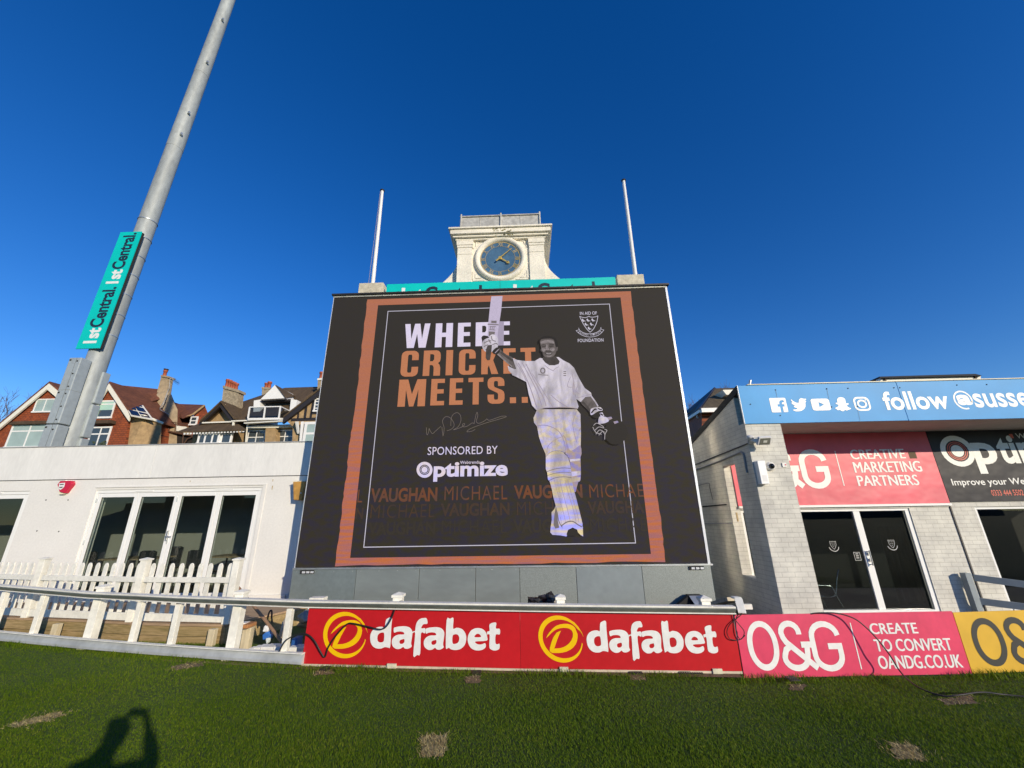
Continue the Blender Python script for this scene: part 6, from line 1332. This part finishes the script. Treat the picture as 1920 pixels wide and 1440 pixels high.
for k in range(5):
    c = b0.lerp(b1, .12+.19*k); hgt = (.05, .06, .10, .13, .08)[k]
    mb.hull([c+Vector((random.uniform(-.09, .09), random.uniform(-.08, .08), random.uniform(-.05, hgt))) for _ in range(22)])
tag(mb.build('bin_bag', M('black_plastic', (.015, .015, .017), .35, bump=.6, bs=18)), 'crumpled black plastic bag behind the rail above the right red board', 'bag')
t = thing('electrical_box', 'grey open metal box against the screen base, near its right end', 'box', P(1300, 1130, 7.9))
x0, x1, z0, z1 = R4(1294, 1320, 1117, 1140, 7.95)
part('casing', [dark_gap, galv, red_box], t, lambda m: (m.box(x0, x1, 7.97, 8.13, z0, z1, 0), m.prism([(x0, 7.96, z1), (x1, 7.96, z1), (x1, 7.80, z0+.02), (x0+.06, 7.80, z0+.02)], (0, -.01, -.01), 1), m.box(x1-.12, x1-.02, 7.76, 7.78, z0+.02, z0+.05, 2)))
part('side', dark_gap, t, lambda m: m.prism([(x0, 7.97, z1), (x0-.28, 7.97, z0), (x0, 7.97, z0)], (0, .1, 0)))
mb = MB(); mb.obox(P(1337, 1133, 7.2), P(1377, 1123, 6.6), .22, .05); tag(mb.build('plank', timber_pale, bevel=.004), 'pale timber plank leaning behind the rail by the white bracket', 'plank')
mb = MB(); x0, x1, z0, z1 = R4(1390, 1411, 1133, 1143, 6.6); mb.box(x0, x1, 6.6, 6.65, z0, z1); tag(mb.build('white_block', white_weathered, bevel=.003), 'small white painted timber end behind the pink board corner', 'block')
mb = MB(); x0, x1, z0, z1 = R4(579, 606, 1121, 1129, 7.0); mb.box(x0, x1, 7.0, 7.15, z0-.1, z1); tag(mb.build('white_crate_lid', white_weathered, bevel=.004), 'small white box top behind the rail at the left red board', 'box')
# clutter beside the deck
mb = MB(); mb.tube([P(446.5, 1101, 7.2), P(487, 1150, 6.75), P(529, 1204, 6.2)], .022, 8); tag(mb.build('wooden_pole', M('brown_pole', (.34, .20, .11), .7, n=.2, ns=6, stretch=(1, 1, .2)), ), 'brown wooden pole leaning across the gap beside the deck', 'pole')
mb = MB(); mb.box(*R4(452, 467, 1177, 1216, 6.5)[:2], 6.5, 6.6, -.02, R4(452, 467, 1177, 1216, 6.5)[3]); tag(mb.build('timber_post', timber_pale, bevel=.005), 'short pale timber post at the right corner of the deck', 'post')
mb = MB(); x0, x1, z0, z1 = R4(447, 469, 1170, 1177, 6.45); mb.box(x0, x1, 6.4, 6.6, z0, z1); tag(mb.build('timber_offcut', M('orange_timber', (.42, .19, .07), .8, n=.2, ns=8), bevel=.004), 'orange brown timber offcut on the short post by the deck', 'timber')
mb = MB(); x0, x1, z0, z1 = R4(445, 464, 1166, 1171, 6.5); mb.hull([(x0, 6.4, z0), (x1, 6.45, z0), (x1-.02, 6.6, z0+.02), (x0+.05, 6.6, z0+.02), (x0, 6.4, z0+.025), (x1, 6.45, z0+.03)]); tag(mb.build('white_tile', white_paint), 'broken white slab on top of the orange timber offcut', 'slab')
rock = M('pale_rubble', (.46, .40, .31), .9, n=.25, ns=8, bump=.6, bs=14); rockg = M('grey_sheet', (.33, .32, .29), .85, n=.25, ns=6, bump=.5, bs=10)
def lump(name, q, Y, d, m, lab, cat, n=40, sd=1):
    x0, x1, z0, z1 = R4(*q, Y); r = random.Random(sd); mb = MB(); pts = []
    for _ in range(n): 
        v = Vector((r.gauss(0, 1), r.gauss(0, 1), r.gauss(0, 1))).normalized(); pts.append(((x0+x1)/2+v.x*(x1-x0)/2*1.08, Y+d/2+v.y*d/2, max(-.01, (z0+z1)/2+v.z*(z1-z0)/2*1.08)))
    mb.hull(pts); return tag(mb.build(name, m, bevel=.012), lab, cat)
lump('sack', (519, 536, 1158, 1208, ), 6.45, .25, rock, 'beige lumpy sack standing between the leaning pole and the rail post', 'sack', 40, 2)
lump('grey_tarpaulin', (546, 580, 1149, 1178), 6.5, .4, rockg, 'crumpled grey sheet heaped behind the left end of the red board', 'tarpaulin', 26, 5)
lump('rubble', (545, 582, 1170, 1186), 6.7, .4, timber_old, 'brown rubble lump under the crumpled grey sheet', 'rubble', 24, 8)
mb = MB(); x0, x1, z0, z1 = R4(546, 557, 1197, 1213, 6.35); mb.box(x0, x1, 6.35, 6.5, z0, z1); tag(mb.build('blue_box', M('blue_plastic', (.02, .09, .30), .45), bevel=.006), 'small blue box on the ground left of the red board', 'box')
t = thing('plastic_bag', 'blue and white plastic bottle bag hanging beside the leaning pole', 'bag', P(502, 1205, 6.5))
for nm, q, m_, sd in (('top', (495, 509, 1171, 1186), M('white_plastic', (.75, .75, .74), .4), 1), ('blue_band', (495, 512, 1182, 1199), M('blue_band', (.03, .13, .42), .4), 2), ('base', (499, 508, 1191, 1208), M('clear_plastic', (.55, .60, .58), .3), 3)):
    x0, x1, z0, z1 = R4(*q, 6.5); rr = random.Random(sd)
    part(nm, m_, t, lambda m: m.hull([((x0+x1)/2+rr.uniform(-.5, .5)*(x1-x0)*(1-abs(k-.5)*.5), 6.5+rr.uniform(-.05, .05), z0+(z1-z0)*k) for k in [i/17 for i in range(18)]+[.5]*6]))
cable('hose_loop', [P(x/8+400, y/8+1080, 6.75) for x, y in ((810, 680), (822, 600), (840, 545), (862, 515), (878, 540), (876, 620), (882, 700))], .012, 'black hose loop behind the blue and white bag', 'hose')
t = thing('plastic_grid', 'white plastic edging grid lying on the ground behind the bottom rail', 'edging', P(515, 1219, 6.25))
def gridm(m):
    for x0, x1, y0, y1 in ((466, 474, 1216, 1221), (475, 487, 1214, 1219), (489, 512, 1213, 1221), (513, 526, 1213, 1222), (540, 556, 1214, 1222), (557, 566, 1215, 1223)):
        a, b, c, d = R4(x0, x1, y0, y1, 6.22); m.box(a, b, 6.22, 6.32, max(0, c), d); m.box(a+.02, b+.03, 6.33, 6.42, max(0, c), d-.01)
part('strip', white_paint, t, gridm)
# grates along the boards
grm = M('black_grate', (.02, .02, .02), .6)
for x0, x1, y, lab in ((598, 612, 1257, 'left red board, near its left end'), (885, 900, 1265, 'left red board, near its right end'), (1183, 1205, 1263, 'right red board, near its middle'), (1275, 1318, 1263, 'right red board, near its right end'), (1484, 1502, 1277, 'pink board')):
    a, b = G(x0, y, .012), G(x1, y, .012); mb = MB(); n = max(3, int((b.x-a.x)/.025))
    for i in range(n+1): x = a.x+(b.x-a.x)*i/n; mb.box(x-.004, x+.004, a.y-.0, a.y+.12, .008, .016)
    for j in range(4): mb.box(a.x, b.x, a.y+.04*j-.004, a.y+.04*j+.004, .0165, .022)
    tag(mb.build('ground_grate', grm), 'black plastic ground grate below the '+lab, 'grate', 'grates along the boundary boards')
# ------------------------------------------------------------------ stand across the pitch (seen only mirrored in the glass)
st = thing('grandstand', 'long grandstand across the pitch mirrored in the glass doors', 'grandstand', (0, -120, 0))
part('tier', M('stand_seats', (.05, .10, .13), .8, n=.4, ns=.6), st, lambda m: m.prism([(-150, -118, 0), (-150, -118, 1.6), (-150, -132, 6), (-150, -132, 0)], (300, 0, 0)))
part('back_wall', M('stand_wall', (.10, .085, .07), .9, n=.5, ns=.2), st, lambda m: [m.box(-150+k*15, -150+k*15+14.2, -133.5, -132.2, 0, 8.5+(k*37 % 5)*1.2) for k in range(20)])
part('roof', M('stand_roof', (.20, .20, .19), .7), st, lambda m: m.box(-60, 70, -134, -119, 8.6, 9.1))
part('column', M('stand_column', (.5, .5, .48), .7), st, lambda m: [m.box(-60+k*13, -59.6+k*13, -119.4, -119, 1.6, 8.6) for k in range(11)])
# ------------------------------------------------------------------ the photographer (stands behind the lens, throws the shadow on the grass)
def skin(name, verts, edges, mat, parent, sub=2, root=0):
    """verts: (x,y,z,rx,ry)"""
    me = bpy.data.meshes.new(name); me.from_pydata([v[:3] for v in verts], edges, []); o = bpy.data.objects.new(name, me); COL.objects.link(o)
    sm_ = o.modifiers.new('skin', 'SKIN'); sm_.use_smooth_shade = True
    if not me.skin_vertices: pass
    for i, v in enumerate(verts):
        sv = me.skin_vertices[0].data[i]; sv.radius = (v[3], v[4] if len(v) > 4 else v[3]); sv.use_root = (i == root)
    ss = o.modifiers.new('sub', 'SUBSURF'); ss.levels = sub; ss.render_levels = sub
    dg = bpy.context.evaluated_depsgraph_get(); m2 = bpy.data.meshes.new_from_object(o.evaluated_get(dg)); bpy.data.objects.remove(o)
    m2.materials.clear(); m2.materials.append(mat); m2.name = name
    for p in m2.polygons: p.use_smooth = True
    o3 = LOC[parent.name] if parent else Vector((0, -.36, 0))
    m2.transform(Matrix.Translation(-o3)); o = bpy.data.objects.new(name, m2); COL.objects.link(o)
    if parent: o.parent = parent
    else: o.location = o3
    LOC[o.name] = o3; return o
skin_m = M('skin_tone', (.45, .27, .20), .55, n=.06, ns=20); jacket = M('dark_jacket', (.02, .025, .035), .85, n=.15, ns=20, bump=.3, bs=30); jeans = M('blue_jeans', (.03, .05, .10), .9, n=.15, ns=40); hairm = M('dark_hair', (.03, .02, .014), .7, bump=.6, bs=60); shoe = M('brown_shoe', (.08, .045, .025), .6)
V = [(0, -.36, .98, .14, .11), (0, -.345, 1.2, .135, .10), (0, -.315, 1.42, .15, .105), (0, -.28, 1.56, .07, .07), (.005, -.25, 1.63, .056, .058), (.012, -.235, 1.70, .066, .078), (.015, -.245, 1.77, .076, .092), (.017, -.25, 1.83, .056, .07)]
Ed = [(i, i+1) for i in range(7)]
def add(v, par): V.append(v); Ed.append((par, len(V)-1)); return len(V)-1
add((.016, -.135, 1.725, .014, .012), 5)                         # nose
add((.016, -.150, 1.665, .030, .022), 5)                         # chin
for s in (-1, 1):
    add((.014+s*.088, -.245, 1.735, .012, .024), 6)              # ear
    sh_ = add((s*.185, -.29, 1.52, .066, .066), 2); el = add((s*.245, -.07, 1.47, .046, .046), sh_); wr = add((s*.128, -.04, 1.69, .03, .026), el); pm = add((s*.108, -.042, 1.755, .030, .018), wr)
    for k, (dz, L) in enumerate(((.040, .052), (.026, .060), (.010, .058), (-.008, .046))):
        f1 = add((s*.100, -.040, 1.775+dz*.6, .0095), pm); f2 = add((s*(.100-L*.45), -.036, 1.795+dz*.9+.004, .0085), f1); add((s*(.098-L), -.016, 1.795+dz*.75, .0075), f2)
    t1 = add((s*.085, -.055, 1.745, .011), pm); add((s*.055, -.040, 1.752, .0085), t1)
    hp = add((s*.095, -.36, .92, .085, .09), 0); kn = add((s*.115, -.33, .50, .06, .062), hp); an = add((s*.125, -.375, .09, .042, .045), kn); add((s*.14, -.24, .05, .04, .028), an)
pers = skin('person', V, Ed, skin_m, None)
tag(pers, 'person in dark jacket holding up a phone, casting the shadow on the grass', 'person')
Vj = [(0, -.36, .88, .165, .135), (0, -.355, 1.05, .165, .13), (0, -.34, 1.25, .165, .125), (0, -.31, 1.44, .175, .125), (0, -.285, 1.545, .095, .09)]; Ej = [(0, 1), (1, 2), (2, 3), (3, 4)]
for s in (-1, 1):
    n0 = len(Vj); Vj += [(s*.19, -.29, 1.515, .085, .085), (s*.25, -.068, 1.468, .062, .062), (s*.14, -.042, 1.668, .044, .040)]; Ej += [(3, n0), (n0, n0+1), (n0+1, n0+2)]
skin('jacket', Vj, Ej, jacket, pers)
Vt = [(0, -.36, .95, .15, .12)]; Et = []
for s in (-1, 1): n0 = len(Vt); Vt += [(s*.098, -.36, .88, .098, .10), (s*.117, -.33, .50, .076, .078), (s*.126, -.375, .10, .062, .066)]; Et += [(0, n0), (n0, n0+1), (n0+1, n0+2)]
skin('trousers', Vt, Et, jeans, pers)
for s in (-1, 1): skin('shoe', [(s*.127, -.40, .045, .05, .045), (s*.133, -.31, .05, .052, .042), (s*.145, -.19, .038, .046, .03)], [(0, 1), (1, 2)], shoe, pers, 2)
skin('hair', [(.015, -.275, 1.745, .078, .075), (.016, -.262, 1.81, .086, .095), (.017, -.25, 1.853, .060, .075)], [(0, 1), (1, 2)], hairm, pers, 2)
for s in (-1, 1): part('eye', blackp, pers, lambda m: m.hull([Vector((.016+s*.032, -.163, 1.738))+Vector((cos(a)*.012, sin(b)*.004, sin(a)*.007)) for a in [k*.7 for k in range(9)] for b in (-1.5, 1.5)]))
part('mouth', M('lip', (.35, .12, .10), .5), pers, lambda m: m.hull([(.016+x, -.150-abs(x)*.3, 1.692+z) for x in (-.022, 0, .022) for z in (-.004, .004)]+[(.016, -.158, 1.692)]))
ph = thing('phone', 'dark phone held up sideways in both hands of the person', 'phone', (-.005, -.016, 1.76))
part('case', M('phone_case', (.02, .02, .022), .4), ph, lambda m: m.box(-.085, .070, -.022, -.013, 1.757, 1.832), .003)
part('phone_screen', M('phone_glass', (.03, .03, .035), .1), ph, lambda m: m.box(-.081, .066, -.0235, -.0222, 1.761, 1.828))
# ------------------------------------------------------------------ grass blades
import numpy as np
rng = np.random.default_rng(5)
def inside(poly, x, y):
    c = np.zeros(x.shape, bool); n = len(poly)
    for i in range(n):
        x0, y0, x1, y1 = poly[i].x, poly[i].y, poly[i-1].x, poly[i-1].y
        if abs(y1-y0) < 1e-9: continue
        c ^= ((y0 > y) != (y1 > y)) & (x < (x1-x0)*(y-y0)/(y1-y0)+x0)
    return c
fx = np.array([b.x for b in [base_at(p) for p, _ in BASE]]+[2.5, 5.25, 9.0]); fy = np.array([b.y for b in [base_at(p) for p, _ in BASE]]+[5.62, 5.72, 6.05])
def blades(x, y, h, w, lean, z0=0.0, spread=1.0):
    n = len(x); a = rng.uniform(0, 2*np.pi, n); la = rng.normal(2.2, 1.2, n)
    dx, dy = np.cos(a)*w/2, np.sin(a)*w/2; lx, ly = np.cos(la)*lean*h, np.sin(la)*lean*h
    zz = np.full(n, z0) if np.isscalar(z0) else z0
    v = np.empty((n, 5, 3)); v[:, 0] = np.stack([x-dx, y-dy, zz], 1); v[:, 1] = np.stack([x+dx, y+dy, zz], 1)
    v[:, 2] = np.stack([x+dx*.8+lx*.35, y+dy*.8+ly*.35, zz+h*.6], 1); v[:, 3] = np.stack([x-dx*.8+lx*.35, y-dy*.8+ly*.35, zz+h*.6], 1); v[:, 4] = np.stack([x+lx, y+ly, zz+h*.95], 1)
    return v
def blade_mesh(name, v, mat, lab=None):
    n = len(v); me = bpy.data.meshes.new(name); me.vertices.add(n*5); me.vertices.foreach_set('co', v.reshape(-1))
    b = (np.arange(n)*5)[:, None]; q = np.concatenate([b+np.array([[0, 1, 2, 3]]), b+np.array([[3, 2, 4]])], 1)
    me.loops.add(n*7); me.loops.foreach_set('vertex_index', q.reshape(-1).astype(np.int32))
    me.polygons.add(n*2); st_ = (np.arange(n)*7)[:, None]+np.array([[0, 4]]); me.polygons.foreach_set('loop_start', st_.reshape(-1).astype(np.int32)); me.polygons.foreach_set('loop_total', np.tile([4, 3], n).astype(np.int32))
    at = me.attributes.new('tint', 'FLOAT', 'FACE'); at.data.foreach_set('value', np.repeat(rng.random(n), 2).astype(np.float32))
    me.update(); me.validate(); me.materials.append(mat); o = bpy.data.objects.new(name, me); COL.objects.link(o); return tag(o, kind='stuff')
def blade_mat(name, ramp, transl=.35):
    m = bpy.data.materials.new(name); m.use_nodes = True; nt = m.node_tree; b = nt.nodes['Principled BSDF']; b.inputs['Roughness'].default_value = .6; b.inputs['Specular IOR Level'].default_value = .12
    a = nt.nodes.new('ShaderNodeAttribute'); a.attribute_name = 'tint'
    r = nt.nodes.new('ShaderNodeValToRGB'); e = r.color_ramp.elements
    e[0].position, e[0].color = 0, (*ramp[0], 1); e[1].position, e[1].color = 1, (*ramp[-1], 1)
    for i, c in enumerate(ramp[1:-1]): q = e.new((i+1)/(len(ramp)-1)); q.color = (*c, 1)
    t = nt.nodes.new('ShaderNodeTexNoise'); t.inputs['Scale'].default_value = .9; tc = nt.nodes.new('ShaderNodeTexCoord'); nt.links.new(tc.outputs['Object'], t.inputs['Vector'])
    mt = nt.nodes.new('ShaderNodeMath'); mt.operation = 'MULTIPLY_ADD'; mt.inputs[1].default_value = .5; nt.links.new(t.outputs[0], mt.inputs[0])
    m3 = nt.nodes.new('ShaderNodeMath'); m3.operation = 'MULTIPLY_ADD'; m3.inputs[1].default_value = .75; m3.inputs[2].default_value = -.12; nt.links.new(a.outputs['Fac'], m3.inputs[0]); nt.links.new(m3.outputs[0], mt.inputs[2])
    nt.links.new(mt.outputs[0], r.inputs[0]); nt.links.new(r.outputs[0], b.inputs['Base Color'])
    tr = nt.nodes.new('ShaderNodeBsdfTranslucent'); nt.links.new(r.outputs[0], tr.inputs[0]); mx = nt.nodes.new('ShaderNodeMixShader'); mx.inputs[0].default_value = transl
    nt.links.new(b.outputs[0], mx.inputs[1]); nt.links.new(tr.outputs[0], mx.inputs[2]); nt.links.new(mx.outputs[0], nt.nodes['Material Output'].inputs[0]); return m
gmat = blade_mat('grass_blade', [(.050, .105, .004), (.090, .165, .006), (.135, .21, .008), (.24, .26, .03)])
N = 640000
# denser near the camera: sample in depth with 1/y weighting
yy = 3.2*np.exp(rng.random(N)*np.log(7.6/3.2)); xx = (rng.random(N)*2-1)*(yy*1.45+.8)
lim = np.interp(xx, fx, fy); keep = yy < lim+np.where(xx < -2.9, .7, -.02)
for pz in PATCH: keep &= ~(inside(pz, xx, yy) & (rng.random(N) < .82))
xx, yy = xx[keep], yy[keep]
hh = rng.uniform(.009, .021, len(xx))*(1+.25*np.sin(xx*2.1+1.3*np.sin(yy*3)))
near = np.clip(1-(np.interp(xx, fx, fy)-yy)/.25, 0, 1); hh = hh*(1+near*rng.random(len(xx))*1.1)
blade_mesh('grass', blades(xx, yy, hh, rng.uniform(.0026, .0044, len(xx)), rng.uniform(.25, 1.0, len(xx)), np.array([lawn_z(a, b) for a, b in zip(xx, yy)])), gmat)
# taller tufts along the foot of the boards and posts
n = 5200; tx = rng.uniform(-8.3, 6.4, n); ty = np.interp(tx, fx, fy)-rng.random(n)**1.6*.16-.01; th = rng.uniform(.03, .07, n)*np.where(tx > 2.4, .9, .75)*np.clip(np.sin(tx*5.1)+np.sin(tx*2.3+1)+1.3, .3, 2)*.7
blade_mesh('tall_grass', blades(tx, ty, th, rng.uniform(.004, .008, n), rng.uniform(.2, .8, n), np.array([lawn_z(a, b) for a, b in zip(tx, ty)])), gmat)
smat = blade_mat('dry_blade', [(.30, .21, .07), (.42, .32, .14), (.52, .43, .22), (.30, .30, .08)], .2)
vs_ = []
for i, pz in enumerate(PATCH):
    x0, x1 = min(p.x for p in pz), max(p.x for p in pz); y0, y1 = min(p.y for p in pz), max(p.y for p in pz); k = int((x1-x0)*(y1-y0)*(9000 if i < 3 else 2500))
    a, b = rng.uniform(x0-.03, x1+.03, k), rng.uniform(y0-.03, y1+.03, k); ins = inside(pz, a, b) | (rng.random(k) < .12); a, b = a[ins], b[ins]
    vs_.append(blades(a, b, rng.uniform(.008, .03, len(a)), rng.uniform(.003, .006, len(a)), rng.uniform(.8, 2.5, len(a)), np.array([lawn_z(p, q) for p, q in zip(a, b)])))
blade_mesh('dry_grass', np.concatenate(vs_), smat)
